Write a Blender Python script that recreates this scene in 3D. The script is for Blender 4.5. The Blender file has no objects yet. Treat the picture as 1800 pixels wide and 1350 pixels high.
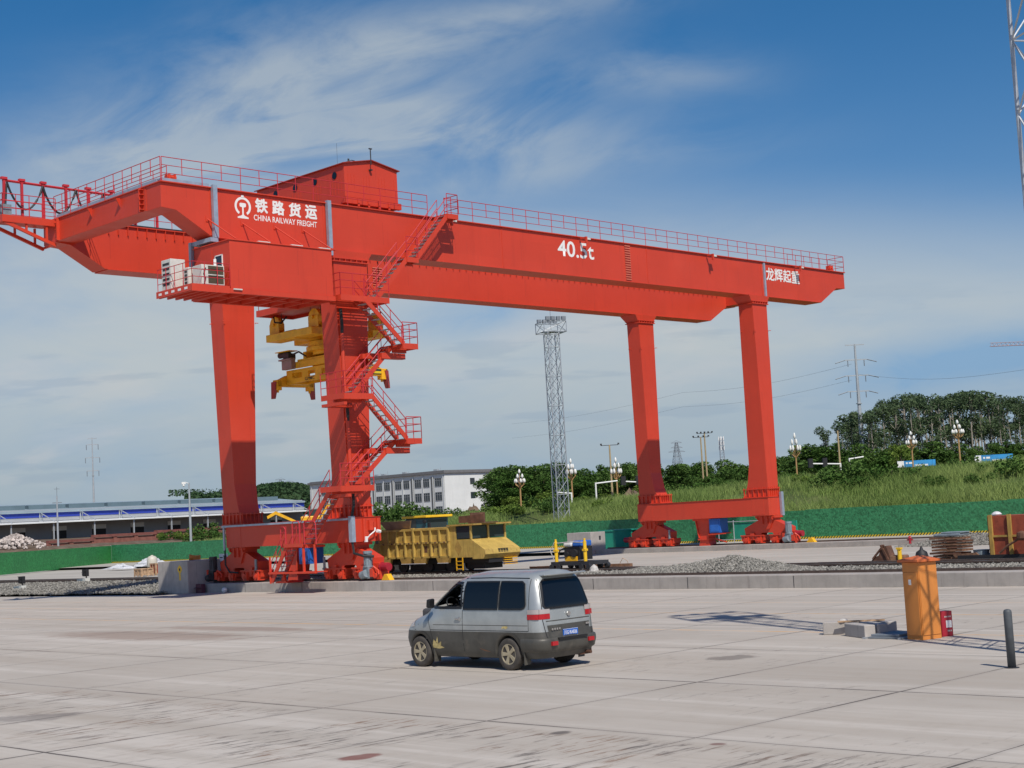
import bpy, bmesh, math, random
import numpy as np
from mathutils import Vector, Matrix
random.seed(7)
RNG = np.random.default_rng(11)
R = math.radians
SC = bpy.context.scene
COL = SC.collection

# ------------------------------------------------------------------ camera
CAM_F, CAM_P, CAM_R, CAM_H = 2669.892, 0.0880, -0.05522, 3.204     # focal length in photo pixels, pitch, roll, height
_f = Vector((0, math.cos(CAM_P), math.sin(CAM_P)))
_r0 = Vector((1, 0, 0)); _u0 = Vector((0, -math.sin(CAM_P), math.cos(CAM_P)))
_r = _r0 * math.cos(CAM_R) + _u0 * math.sin(CAM_R)
_u = _u0 * math.cos(CAM_R) - _r0 * math.sin(CAM_R)
cam_data = bpy.data.cameras.new('camera'); cam = bpy.data.objects.new('camera', cam_data); COL.objects.link(cam)
cam_data.sensor_width = 36; cam_data.lens = CAM_F * 36 / 1800
cam_data.clip_start = .2; cam_data.clip_end = 9000
cam.matrix_world = Matrix(((_r.x, _u.x, -_f.x, 0), (_r.y, _u.y, -_f.y, 0), (_r.z, _u.z, -_f.z, CAM_H), (0, 0, 0, 1)))
SC.camera = cam

def ray(px, py):
    return _f + _r * ((px - 900) / CAM_F) + _u * ((675 - py) / CAM_F)
def at(px, py, D):                       # the point seen at a photo pixel, D metres ahead
    d = ray(px, py); return Vector((0, 0, CAM_H)) + d * (D / d.y)
def gp(px, py, z=0.0):                   # the point seen at a photo pixel, on the level z
    d = ray(px, py); return Vector((0, 0, CAM_H)) + d * ((z - CAM_H) / d.z)
# the yard's own axes: X across the crane rails (along the girders), Y along the rails
YO = Vector((-15.942, 70.031, 0)); HD = R(45)
EX = Vector((math.cos(HD), math.sin(HD), 0)); EY = Vector((-math.sin(HD), math.cos(HD), 0))
def W(X, Y, Z=0.0): return YO + EX * X + EY * Y + Vector((0, 0, Z))
def Yat(px, py, X):                      # yard Y of the point seen at a photo pixel on the upright plane X
    d = ray(px, py); o = Vector((0, 0, CAM_H)) - YO; t = (X - o.dot(EX)) / d.dot(EX); return (o + d * t).dot(EY)
def Cc(w): d = Vector(w) - YO; return (d.dot(EX), d.dot(EY), w[2])

# ------------------------------------------------------------------ light
SUN_EL, SUN_AZ = R(50.4), R(18.0)        # azimuth measured from -Y towards +X
sd = Vector((math.cos(SUN_EL) * math.sin(SUN_AZ), -math.cos(SUN_EL) * math.cos(SUN_AZ), math.sin(SUN_EL)))
sun_data = bpy.data.lights.new('sun', 'SUN'); sun = bpy.data.objects.new('sun', sun_data); COL.objects.link(sun)
sun_data.energy = 4.1; sun_data.angle = R(.53); sun_data.color = (1, .94, .85)
sun.rotation_euler = sd.to_track_quat('Z', 'Y').to_euler()
SC.view_settings.view_transform = 'Standard'; SC.view_settings.look = 'None'
SC.view_settings.exposure = 0.0; SC.view_settings.gamma = 1.0

def lin(r, g, b):
    f = lambda c: (c / 255) / 12.92 if c / 255 <= .04045 else ((c / 255 + .055) / 1.055) ** 2.4
    return (f(r), f(g), f(b))

class NX:
    """small helper for writing shader maths"""
    def __init__(s, nt): s.nt = nt; s.L = nt.links
    def val(s, sock, v):
        if isinstance(v, (int, float)): sock.default_value = v
        elif isinstance(v, tuple):
            sock.default_value = v if len(v) == len(sock.default_value) else tuple(v) + (1,)
        else: s.L.new(v, sock)
    def node(s, t, **kw):
        n = s.nt.nodes.new(t)
        for k, v in kw.items(): setattr(n, k, v)
        return n
    def m(s, op, a, b=0.0, c=None, clamp=False):
        n = s.node('ShaderNodeMath', operation=op, use_clamp=clamp); s.val(n.inputs[0], a); s.val(n.inputs[1], b)
        if c is not None: s.val(n.inputs[2], c)
        return n.outputs[0]
    def sstep(s, x, a, b, lo=0.0, hi=1.0):
        n = s.node('ShaderNodeMapRange', interpolation_type='SMOOTHSTEP')
        s.val(n.inputs[0], x); n.inputs[1].default_value = a; n.inputs[2].default_value = b
        n.inputs[3].default_value = lo; n.inputs[4].default_value = hi
        return n.outputs[0]
    def xyz(s, x, y, z):
        n = s.node('ShaderNodeCombineXYZ'); s.val(n.inputs[0], x); s.val(n.inputs[1], y); s.val(n.inputs[2], z); return n.outputs[0]
    def sep(s, v):
        n = s.node('ShaderNodeSeparateXYZ'); s.L.new(v, n.inputs[0]); return n.outputs
    def noise(s, v, scale, detail=4.0, rough=.55, dist=0.0):
        n = s.node('ShaderNodeTexNoise'); s.L.new(v, n.inputs['Vector'])
        n.inputs['Scale'].default_value = scale; n.inputs['Detail'].default_value = detail
        n.inputs['Roughness'].default_value = rough; n.inputs['Distortion'].default_value = dist
        return n.outputs[0]
    def mix(s, f, a, b, mode='MIX'):
        n = s.node('ShaderNodeMix', data_type='RGBA', blend_type=mode); s.val(n.inputs[0], f); s.val(n.inputs[6], a); s.val(n.inputs[7], b)
        return n.outputs[2]

# ------------------------------------------------------------------ sky
world = bpy.data.worlds.new('World'); SC.world = world; world.use_nodes = True
nt = world.node_tree; nt.nodes.clear(); x = NX(nt)
tc = x.node('ShaderNodeTexCoord'); gx, gy, gz = x.sep(tc.outputs['Generated'])
ay = x.m('MAXIMUM', x.m('ABSOLUTE', gy), .05)
su = x.m('DIVIDE', gx, ay); sv = x.m('DIVIDE', gz, ay)
sky = x.node('ShaderNodeTexSky'); sky.sky_type = 'NISHITA'; sky.sun_disc = False
sky.sun_elevation = SUN_EL; sky.sun_rotation = R(180) - SUN_AZ
sky.altitude = 300; sky.air_density = 1.0; sky.dust_density = .6; sky.ozone_density = 2.2
hs = x.node('ShaderNodeHueSaturation'); hs.inputs['Saturation'].default_value = 1.45; hs.inputs['Value'].default_value = .82; hs.inputs['Hue'].default_value = .497
nt.links.new(sky.outputs[0], hs.inputs['Color'])
blue = x.mix(1.0, hs.outputs[0], (1.40, 1.04, 1.06, 1), 'MULTIPLY')
blue = x.mix(x.sstep(sv, .20, .04, 0, .85), blue, (1.55, 3.4, 5.7, 1))
def blob(u0, v0, ru, rv, ang=0.0):
    c, s_ = math.cos(ang), math.sin(ang)
    du = x.m('SUBTRACT', su, u0); dv = x.m('SUBTRACT', sv, v0)
    a = x.m('ADD', x.m('MULTIPLY', du, c / ru), x.m('MULTIPLY', dv, s_ / ru))
    b = x.m('ADD', x.m('MULTIPLY', du, -s_ / rv), x.m('MULTIPLY', dv, c / rv))
    d = x.m('ADD', x.m('MULTIPLY', a, a), x.m('MULTIPLY', b, b))
    return x.m('POWER', 2.718, x.m('MULTIPLY', d, -1.0))
# wispy veil: noise stretched along a slanting direction
wv = x.xyz(x.m('ADD', x.m('MULTIPLY', su, 2.4), x.m('MULTIPLY', sv, 1.6)), x.m('ADD', x.m('MULTIPLY', sv, 6.0), x.m('MULTIPLY', su, -1.6)), gy)
n1 = x.noise(wv, 2.2, 9.0, .58, .9)
n2 = x.noise(wv, 6.5, 8.0, .6, .5)
n3 = x.noise(x.xyz(x.m('MULTIPLY', su, 3.0), x.m('MULTIPLY', sv, 9.0), gy), 2.0, 8.0, .55, .4)
def add(*v):
    o = v[0]
    for k in v[1:]: o = x.m('ADD', o, k)
    return o
def mul(a, b): return x.m('MULTIPLY', a, b)
wisp = add(mul(blob(-.13, .30, .15, .045, .15), 1.0), mul(blob(-.06, .258, .17, .022, -.06), .95), mul(blob(-.24, .245, .16, .03, .1), .9),
           mul(blob(.115, .291, .06, .016, -.05), .55), mul(blob(.0, .335, .14, .016, .2), .5), mul(blob(.0, .225, .09, .012, .1), .55))
edge = x.m('SUBTRACT', sv, x.m('MULTIPLY', su, -.13))                        # top edge of the low veil, higher on the left
veil = x.sstep(edge, .265, .13)
holes = add(mul(blob(.31, .088, .11, .018, .12), 1.5), mul(blob(-.02, .135, .06, .018, .15), .8), mul(blob(.33, .05, .09, .02, .0), .55), mul(blob(-.35,.15,.07,.018,.1), .35))
w1 = x.m('MULTIPLY', wisp, x.sstep(n1, .30, .66), clamp=True)
w1 = x.m('MULTIPLY', w1, x.sstep(n2, .12, .62, .55, 1.0))
v1 = x.m('MULTIPLY', veil, x.sstep(n3, .22, .62, .62, 1.0))
v1 = x.m('MULTIPLY', v1, x.m('SUBTRACT', 1.0, x.m('MULTIPLY', holes, x.sstep(n2, .25, .6, 1.0, .7), clamp=True)), clamp=True)
mask = x.m('SUBTRACT', 1.0, x.m('MULTIPLY', x.m('SUBTRACT', 1.0, x.m('MULTIPLY', w1, .66)), x.m('SUBTRACT', 1.0, x.m('MULTIPLY', v1, .95))))
low = x.sstep(sv, .02, .12)
SKY_K = 1.0
cc = x.mix(low, (3.7, 4.5, 5.05, 1), (4.95, 5.45, 5.65, 1))
puff = x.m('MULTIPLY', x.sstep(x.noise(x.xyz(mul(su, 5.0), mul(sv, 16.0), gy), 2.2, 6.0, .5, .3), .5, .68), add(blob(-.27, .06, .14, .022), blob(.02, .165, .25, .03), mul(blob(.02, .10, .16, .04), .8), mul(blob(-.3, .12, .1, .03), .8)))
cc = x.mix(mul(puff, .45), cc, (6.2, 6.0, 5.9, 1))
dark = x.m('MULTIPLY', x.sstep(x.noise(x.xyz(mul(su, 4.0), mul(sv, 26.0), gy), 2.6, 5.0, .5), .56, .66), x.sstep(sv, .155, .11))
cc = x.mix(mul(dark, .28), cc, (2.5, 3.4, 4.5, 1))
skyc = x.mix(mask, blue, cc)
below = x.sstep(gz, -.03, .0)
skyc = x.mix(below, (1.6, 1.6, 1.5, 1), skyc)
bg = x.node('ShaderNodeBackground'); nt.links.new(skyc, bg.inputs[0]); bg.inputs[1].default_value = .10
nt.links.new(bg.outputs[0], x.node('ShaderNodeOutputWorld').inputs[0])

# ------------------------------------------------------------------ materials
def M(name, col, rough=.55, metal=0.0, var=.10, scale=1.5, bump=0.0, bscale=30.0, stain=None, sscale=1.0, samt=.5, streak=False, coord='Object', spec=.5, coat=0.0):
    m = bpy.data.materials.new(name); m.use_nodes = True; nt = m.node_tree; nt.nodes.clear(); x = NX(nt)
    tc = x.node('ShaderNodeTexCoord'); v = tc.outputs[coord]
    out = x.node('ShaderNodeOutputMaterial'); p = x.node('ShaderNodeBsdfPrincipled'); nt.links.new(p.outputs[0], out.inputs[0])
    n = x.noise(v, scale, 5.0, .6)
    c = x.mix(x.sstep(n, .3, .7), tuple(k * (1 - var) for k in col) + (1,), tuple(min(1, k * (1 + var)) for k in col) + (1,))
    if stain:
        sv = v
        if streak:
            a, b, d = x.sep(v); sv = x.xyz(x.m('MULTIPLY', a, 4.0), x.m('MULTIPLY', b, 4.0), x.m('MULTIPLY', d, .35))
        s = x.noise(sv, sscale, 6.0, .65)
        c = x.mix(x.m('MULTIPLY', x.sstep(s, .52, .72), samt), c, tuple(stain) + (1,))
    nt.links.new(c, p.inputs['Base Color'])
    p.inputs['Roughness'].default_value = rough; p.inputs['Metallic'].default_value = metal
    if 'Specular IOR Level' in p.inputs: p.inputs['Specular IOR Level'].default_value = spec
    if coat: p.inputs['Coat Weight'].default_value = coat; p.inputs['Coat Roughness'].default_value = .08
    if bump:
        b = x.node('ShaderNodeBump'); b.inputs['Strength'].default_value = bump; b.inputs['Distance'].default_value = .02
        nt.links.new(x.noise(v, bscale, 3.0), b.inputs['Height']); nt.links.new(b.outputs[0], p.inputs['Normal'])
    return m
MAT = {}
MAT['red'] = M('crane_red', (.60, .052, .022), .42, 0, .05, .35, .12, 1.6, stain=(.46, .038, .018), sscale=.5, samt=.35, streak=True)
def crane_paint():
    m = MAT['red']; nt = m.node_tree; x = NX(nt); p = nt.nodes['Principled BSDF']; old = p.inputs['Base Color'].links[0].from_socket
    v = x.node('ShaderNodeTexCoord').outputs['Object']; X, Y, Z = x.sep(v)
    k = x.m('DIVIDE', x.m('ADD', X, x.m('MULTIPLY', x.m('FLOOR', x.m('DIVIDE', Z, 1.2)), 1.7)), 5.2)
    wn = x.node('ShaderNodeTexWhiteNoise', noise_dimensions='2D'); nt.links.new(x.xyz(x.m('FLOOR', k), x.m('FLOOR', x.m('DIVIDE', Z, 1.2)), 0.0), wn.inputs['Vector'])
    c = x.mix(x.m('MULTIPLY', wn.outputs[0], .16), old, (.44, .040, .020, 1))                       # plate by plate
    fr = x.m('FRACT', k); seam = x.m('LESS_THAN', x.m('ABSOLUTE', x.m('SUBTRACT', fr, .5)), .0028)
    c = x.mix(x.m('MULTIPLY', seam, .45), c, (.36, .03, .016, 1))                                   # weld seams
    run = x.noise(x.xyz(x.m('MULTIPLY', X, 5.0), x.m('MULTIPLY', Y, 5.0), x.m('MULTIPLY', Z, .28)), 1.6, 5.0, .7)
    c = x.mix(x.m('MULTIPLY', x.sstep(run, .58, .74), .30), c, (.34, .045, .03, 1))                  # rain runs
    fade = x.noise(v, .22, 4.0, .6); c = x.mix(x.m('MULTIPLY', x.sstep(fade, .5, .75), .25), c, (.66, .085, .045, 1))
    nt.links.new(c, p.inputs['Base Color']); rg = x.m('ADD', .36, x.m('MULTIPLY', x.noise(v, .9, 4.0), .2)); nt.links.new(rg, p.inputs['Roughness'])
    b = x.node('ShaderNodeBump'); b.inputs['Strength'].default_value = .22; b.inputs['Distance'].default_value = .05; nt.links.new(x.noise(v, .85, 2.0, .4), b.inputs['Height']); nt.links.new(b.outputs[0], p.inputs['Normal'])
crane_paint()
MAT['redrail'] = M('rail_red', (.52, .03, .04), .5, var=.06)
MAT['redbright'] = M('bogie_red', (.66, .055, .022), .45, var=.12, scale=3, stain=(.2, .03, .02), sscale=3, samt=.5)
MAT['galv'] = M('galvanised', (.44, .47, .50), .45, .55, .12, 4)
MAT['tray'] = M('tray_zinc', (.36, .43, .52), .45, .35, .10, 3)
MAT['white'] = M('white_paint', (.80, .80, .78), .5, var=.04)
MAT['black'] = M('black_rubber', (.018, .018, .02), .6)
MAT['dark'] = M('dark_steel', (.045, .045, .05), .55, .3, .3, 3)
MAT['motor'] = M('motor_grey', (.22, .27, .30), .5, .1, .15, 5)
MAT['rust'] = M('rusty_steel', (.13, .062, .038), .8, .1, .35, 3, .3, 25)
MAT['rail'] = M('rail_steel', (.12, .085, .07), .5, .4, .2, 4)
MAT['railtop'] = M('rail_polished', (.5, .5, .5), .3, .8)
MAT['yellow'] = M('spreader_yellow', (.85, .45, .015), .5, 0, .12, 1.2, stain=(.25, .12, .03), sscale=2.2, samt=.4)
MAT['yellowb'] = M('bright_yellow', (.85, .52, .02), .5)
MAT['dump'] = M('dumper_yellow', (.50, .345, .085), .6, 0, .16, 1.6, .15, 20, stain=(.22, .10, .035), sscale=1.7, samt=.55, streak=True)
MAT['dumpdark'] = M('dumper_dull', (.40, .25, .06), .75, 0, .2, 2.0, stain=(.18, .085, .035), sscale=2.2, samt=.6)
MAT['orange'] = M('box_orange', (.62, .225, .045), .5, 0, .06, 1.5, .08, 8, stain=(.42, .15, .04), sscale=1.2, samt=.35, streak=True)
MAT['extred'] = M('cabinet_red', (.36, .015, .03), .45, var=.08)
MAT['glass'] = None
MAT['cab'] = M('white_cabinet', (.62, .63, .58), .5, var=.08, scale=4)
MAT['blueb'] = M('blue_steel', (.02, .13, .50), .45)
MAT['green'] = M('green_box', (.02, .30, .20), .55, var=.1)
MAT['conc'] = M('cast_concrete', (.37, .34, .31), .85, 0, .12, 1.2, .25, 30, stain=(.22, .20, .185), sscale=1.3, samt=.5, streak=True)
MAT['concw'] = M('block_concrete', (.42, .39, .36), .85, 0, .1, 1.5, .2, 30, stain=(.24, .23, .22), sscale=2.0, samt=.55, streak=True)
MAT['brick'] = M('brick_red', (.25, .10, .075), .85, 0, .2, 1.5)
MAT['coping'] = M('coping_red', (.21, .075, .06), .8, 0, .15, 1.5)
MAT['wood'] = M('old_timber', (.20, .105, .06), .85, 0, .35, 5)
MAT['woodpale'] = M('pale_timber', (.42, .28, .17), .85, 0, .3, 5)
MAT['wallwhite'] = M('wall_white', (.74, .76, .74), .8, 0, .05, .2, stain=(.62, .63, .61), sscale=.3, samt=.4, streak=True)
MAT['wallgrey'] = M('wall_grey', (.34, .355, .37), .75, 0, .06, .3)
MAT['roofblue'] = M('roof_metal', (.32, .40, .45), .5, .2, .08, .2)
MAT['roofvent'] = M('vent_metal', (.13, .19, .22), .6, .1, .1, .3)
MAT['stripe'] = M('stripe_blue', (.02, .045, .33), .5, var=.06)
MAT['roofgrey'] = M('parapet_grey', (.17, .17, .175), .75, var=.12)
MAT['pil'] = M('pilaster_grey', (.13, .135, .13), .8)
MAT['lampgold'] = M('lamp_post_gold', (.46, .28, .12), .5, .2, .1, 3)
MAT['lampwhite'] = M('lamp_shade_white', (.78, .78, .74), .4, var=.03)
MAT['barkpale'] = M('pale_bark', (.30, .27, .22), .9, var=.25, scale=3)
MAT['bark'] = M('dark_bark', (.10, .075, .05), .95, var=.3, scale=3)
MAT['soil'] = M('bare_soil', (.17, .12, .085), .95, 0, .3, .8, .5, 4)
MAT['sheet'] = M('white_sheet', (.65, .66, .68), .6, var=.12, scale=4)
MAT['sack'] = M('pale_sack', (.5, .48, .45), .8, var=.2, scale=5)
MAT['formred'] = M('formwork_red', (.30, .06, .028), .7, 0, .3, 2.5, stain=(.12, .04, .025), sscale=2.5, samt=.6)
MAT['ibc'] = M('tank_plastic', (.55, .52, .44), .5, var=.06)
MAT['teal'] = M('teal_paint', (.02, .08, .10), .4)
MAT['polegrey'] = M('pole_grey', (.45, .48, .50), .5, .3, .08, 1)
MAT['polyellow'] = M('pole_buff', (.42, .32, .17), .6)
MAT['pylon'] = M('pylon_grey', (.22, .25, .28), .6, .3)
MAT['boardblue'] = M('board_blue', (.03, .25, .55), .6, 0, .3, .25)

def glass(name, col, rough=.06):
    m = bpy.data.materials.new(name); m.use_nodes = True; p = m.node_tree.nodes['Principled BSDF']
    p.inputs['Base Color'].default_value = col + (1,); p.inputs['Roughness'].default_value = rough
    p.inputs['IOR'].default_value = 1.5
    return m
MAT['glass'] = glass('window_glass', (.025, .04, .055), .08)
MAT['tint'] = glass('tinted_glass', (.006, .008, .011), .05)
MAT['cabglass'] = glass('cab_glass', (.035, .05, .055), .12)
def clear_glass(name):
    m = bpy.data.materials.new(name); m.use_nodes = True; nt = m.node_tree; nt.nodes.clear(); x = NX(nt)
    t = x.node('ShaderNodeBsdfTransparent'); t.inputs[0].default_value = (.72, .78, .76, 1)
    g = x.node('ShaderNodeBsdfGlossy'); g.inputs['Roughness'].default_value = .03
    mx = x.node('ShaderNodeMixShader'); mx.inputs[0].default_value = .1
    nt.links.new(t.outputs[0], mx.inputs[1]); nt.links.new(g.outputs[0], mx.inputs[2])
    nt.links.new(mx.outputs[0], x.node('ShaderNodeOutputMaterial').inputs[0]); return m
MAT['clear'] = clear_glass('clear_glass')
def leaf_mat(name, a, b, scale=.35):
    m = bpy.data.materials.new(name); m.use_nodes = True; nt = m.node_tree; nt.nodes.clear(); x = NX(nt)
    g = x.node('ShaderNodeNewGeometry'); oi = x.node('ShaderNodeObjectInfo')
    n = x.noise(g.outputs['Position'], scale, 3.0)
    f = x.m('ADD', x.m('MULTIPLY', x.sstep(n, .3, .7), .45), x.m('MULTIPLY', oi.outputs['Random'], .2))
    f = x.m('ADD', f, x.m('MULTIPLY', g.outputs['Random Per Island'], .4))
    c = x.mix(f, a + (1,), b + (1,))
    d = x.node('ShaderNodeBsdfDiffuse'); t = x.node('ShaderNodeBsdfTranslucent'); mx = x.node('ShaderNodeMixShader'); mx.inputs[0].default_value = .25
    nt.links.new(c, d.inputs[0]); nt.links.new(c, t.inputs[0]); nt.links.new(d.outputs[0], mx.inputs[1]); nt.links.new(t.outputs[0], mx.inputs[2])
    nt.links.new(mx.outputs[0], x.node('ShaderNodeOutputMaterial').inputs[0]); return m
MAT['leaf_dark'] = leaf_mat('leaf_dark', (.036, .082, .022), (.15, .25, .065))
MAT['leaf_mid'] = leaf_mat('leaf_mid', (.035, .085, .020), (.095, .175, .040))
MAT['leaf_light'] = leaf_mat('leaf_light', (.10, .17, .035), (.20, .28, .06))
MAT['leaf_euc'] = leaf_mat('leaf_euc', (.050, .088, .045), (.145, .20, .10))
MAT['grassm'] = leaf_mat('grass_blades', (.09, .175, .035), (.36, .44, .15), .12)
MAT['leaf_far'] = leaf_mat('leaf_far', (.035, .075, .035), (.08, .13, .06), .05)

# ------------------------------------------------------------------ mesh helpers
class MB:
    def __init__(s): s.v = []; s.f = []; s.mi = []
    def add(s, vs, fs, mi=0):
        n = len(s.v); s.v += [tuple(v) for v in vs]; s.f += [tuple(i + n for i in f) for f in fs]; s.mi += [mi] * len(fs); return s
    def bx(s, x0, x1, y0, y1, z0, z1, mi=0):
        v = [(x0, y0, z0), (x1, y0, z0), (x1, y1, z0), (x0, y1, z0), (x0, y0, z1), (x1, y0, z1), (x1, y1, z1), (x0, y1, z1)]
        return s.add(v, [(0, 3, 2, 1), (4, 5, 6, 7), (0, 1, 5, 4), (1, 2, 6, 5), (2, 3, 7, 6), (3, 0, 4, 7)], mi)
    def hexa(s, lo, hi, mi=0):            # two quads, bottom and top, both counter-clockwise from above
        return s.add(list(lo) + list(hi), [(0, 3, 2, 1), (4, 5, 6, 7), (0, 1, 5, 4), (1, 2, 6, 5), (2, 3, 7, 6), (3, 0, 4, 7)], mi)
    def prism(s, poly, a0, a1, axis='y', mi=0):
        n = len(poly); P = {'y': lambda p, a: (p[0], a, p[1]), 'x': lambda p, a: (a, p[0], p[1]), 'z': lambda p, a: (p[0], p[1], a)}[axis]
        v = [P(p, a0) for p in poly] + [P(p, a1) for p in poly]
        f = [tuple(range(n)), tuple(range(2 * n - 1, n - 1, -1))] + [(i, i + n, (i + 1) % n + n, (i + 1) % n) for i in range(n)]
        return s.add(v, f, mi)
    def _frame(s, p, q, up=None):
        d = (Vector(q) - Vector(p)).normalized(); u = Vector(up) if up else (Vector((0, 0, 1)) if abs(d.z) < .95 else Vector((1, 0, 0)))
        a = d.cross(u).normalized(); b = a.cross(d).normalized(); return d, a, b
    def bar(s, p, q, w, h=None, mi=0, up=None):
        h = h or w; d, a, b = s._frame(p, q, up); a = a * w / 2; b = b * h / 2; p = Vector(p); q = Vector(q)
        lo = [p - a - b, p + a - b, p + a + b, p - a + b]; hi = [k + (q - p) for k in lo]
        return s.hexa(lo, hi, mi)
    def cyl(s, p, q, r, r2=None, n=10, mi=0):
        r2 = r if r2 is None else r2; d, a, b = s._frame(p, q); p = Vector(p); q = Vector(q); v = []
        for c, rr in ((p, r), (q, r2)):
            for i in range(n):
                t = 2 * math.pi * i / n; v.append(c + (a * math.cos(t) + b * math.sin(t)) * rr)
        f = [tuple(range(n - 1, -1, -1)), tuple(range(n, 2 * n))] + [(i, (i + 1) % n, (i + 1) % n + n, i + n) for i in range(n)]
        return s.add(v, f, mi)
    def tube(s, pts, r, n=6, mi=0):
        pts = [Vector(p) for p in pts]; v = []
        for k, c in enumerate(pts):
            d = (pts[min(k + 1, len(pts) - 1)] - pts[max(k - 1, 0)]).normalized()
            u = Vector((0, 0, 1)) if abs(d.z) < .9 else Vector((1, 0, 0)); a = d.cross(u).normalized(); b = a.cross(d)
            rr = r[k] if isinstance(r, (list, tuple)) else r
            v += [c + (a * math.cos(2 * math.pi * i / n) + b * math.sin(2 * math.pi * i / n)) * rr for i in range(n)]
        f = [(k * n + i, k * n + (i + 1) % n, (k + 1) * n + (i + 1) % n, (k + 1) * n + i) for k in range(len(pts) - 1) for i in range(n)]
        f += [tuple(range(n - 1, -1, -1)), tuple(range((len(pts) - 1) * n, len(pts) * n))]
        return s.add(v, f, mi)
    def lathe(s, c, prof, n=14, mi=0):
        v = [(c[0] + r * math.cos(2 * math.pi * i / n), c[1] + r * math.sin(2 * math.pi * i / n), c[2] + z) for r, z in prof for i in range(n)]
        f = [(k * n + i, k * n + (i + 1) % n, (k + 1) * n + (i + 1) % n, (k + 1) * n + i) for k in range(len(prof) - 1) for i in range(n)]
        f += [tuple(range(n - 1, -1, -1)), tuple(range((len(prof) - 1) * n, len(prof) * n))]
        return s.add(v, f, mi)
    def build(s, name, mats, parent=None, loc=None, rz=0.0, smooth=False, bevel=0.0):
        me = bpy.data.meshes.new(name); me.from_pydata(s.v, [], s.f); me.update()
        mats = mats if isinstance(mats, (list, tuple)) else [mats]
        for m in mats: me.materials.append(MAT[m] if isinstance(m, str) else m)
        if len(mats) > 1: me.polygons.foreach_set('material_index', s.mi)
        bm = bmesh.new(); bm.from_mesh(me); bmesh.ops.recalc_face_normals(bm, faces=bm.faces); bm.to_mesh(me); bm.free()
        if smooth: me.polygons.foreach_set('use_smooth', [True] * len(me.polygons))
        o = bpy.data.objects.new(name, me); COL.objects.link(o); o.parent = parent
        if loc is not None: o.location = loc
        o.rotation_euler.z = rz
        if bevel:
            b = o.modifiers.new('bevel', 'BEVEL'); b.width = bevel; b.segments = 2; b.limit_method = 'ANGLE'
            b.harden_normals = False
        return o
def smooth_by_angle(o, deg=35):
    bm = bmesh.new(); bm.from_mesh(o.data)
    for f in bm.faces: f.smooth = True
    for e in bm.edges:
        if len(e.link_faces) == 2 and e.calc_face_angle(0) > R(deg): e.smooth = False
    bm.to_mesh(o.data); bm.free(); return o
def tag(o, label=None, cat=None, group=None, kind=None):
    if label: o['label'] = label
    if cat: o['category'] = cat
    if group: o['group'] = group
    if kind: o['kind'] = kind
    return o
def thing(name, label, cat, loc=(0, 0, 0), rz=0.0, group=None):
    o = bpy.data.objects.new(name, None); COL.objects.link(o); o.location = loc; o.rotation_euler.z = rz
    o.empty_display_size = .2
    return tag(o, label, cat, group)
def kids(o): return [c for c in bpy.data.objects if c.parent is o]
def dup(root, loc=None, rz=None, label=None, scale=None):
    def cp(o, par):
        c = o.copy(); COL.objects.link(c)
        if par: c.parent = par
        for k in list(o.children): cp(k, c)
        return c
    c = cp(root, None)
    if loc is not None: c.location = loc
    if rz is not None: c.rotation_euler.z = rz
    if scale is not None: c.scale = scale if isinstance(scale, (tuple, list)) else (scale,) * 3
    if label: c['label'] = label
    return c
def text_mesh(name, body, mat, fit, depth=.006, bold=0.0, parent=None, xform=None):
    """flat lettering squeezed into the box fit = (x0, x1, y0, y1) of its own plane, then moved by xform"""
    cu = bpy.data.curves.new(name, 'FONT'); cu.body = body; cu.size = 1; cu.extrude = 0.0; cu.offset = bold; cu.resolution_u = 3
    t = bpy.data.objects.new(name, cu); COL.objects.link(t)
    dg = bpy.context.evaluated_depsgraph_get(); dg.update(); me = bpy.data.meshes.new_from_object(t.evaluated_get(dg))
    bpy.data.objects.remove(t); bpy.data.curves.remove(cu); me.name = name
    co = np.empty(len(me.vertices) * 3); me.vertices.foreach_get('co', co); co = co.reshape(-1, 3)
    lo, hi = co.min(0), co.max(0); x0, x1, y0, y1 = fit
    co[:, 0] = x0 + (co[:, 0] - lo[0]) / (hi[0] - lo[0]) * (x1 - x0); co[:, 1] = y0 + (co[:, 1] - lo[1]) / (hi[1] - lo[1]) * (y1 - y0)
    me.vertices.foreach_set('co', co.ravel()); me.materials.clear(); me.materials.append(MAT[mat] if isinstance(mat, str) else mat)
    if xform is not None: me.transform(xform)
    me.update(); o = bpy.data.objects.new(name, me); COL.objects.link(o); o.parent = parent; return o
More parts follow.
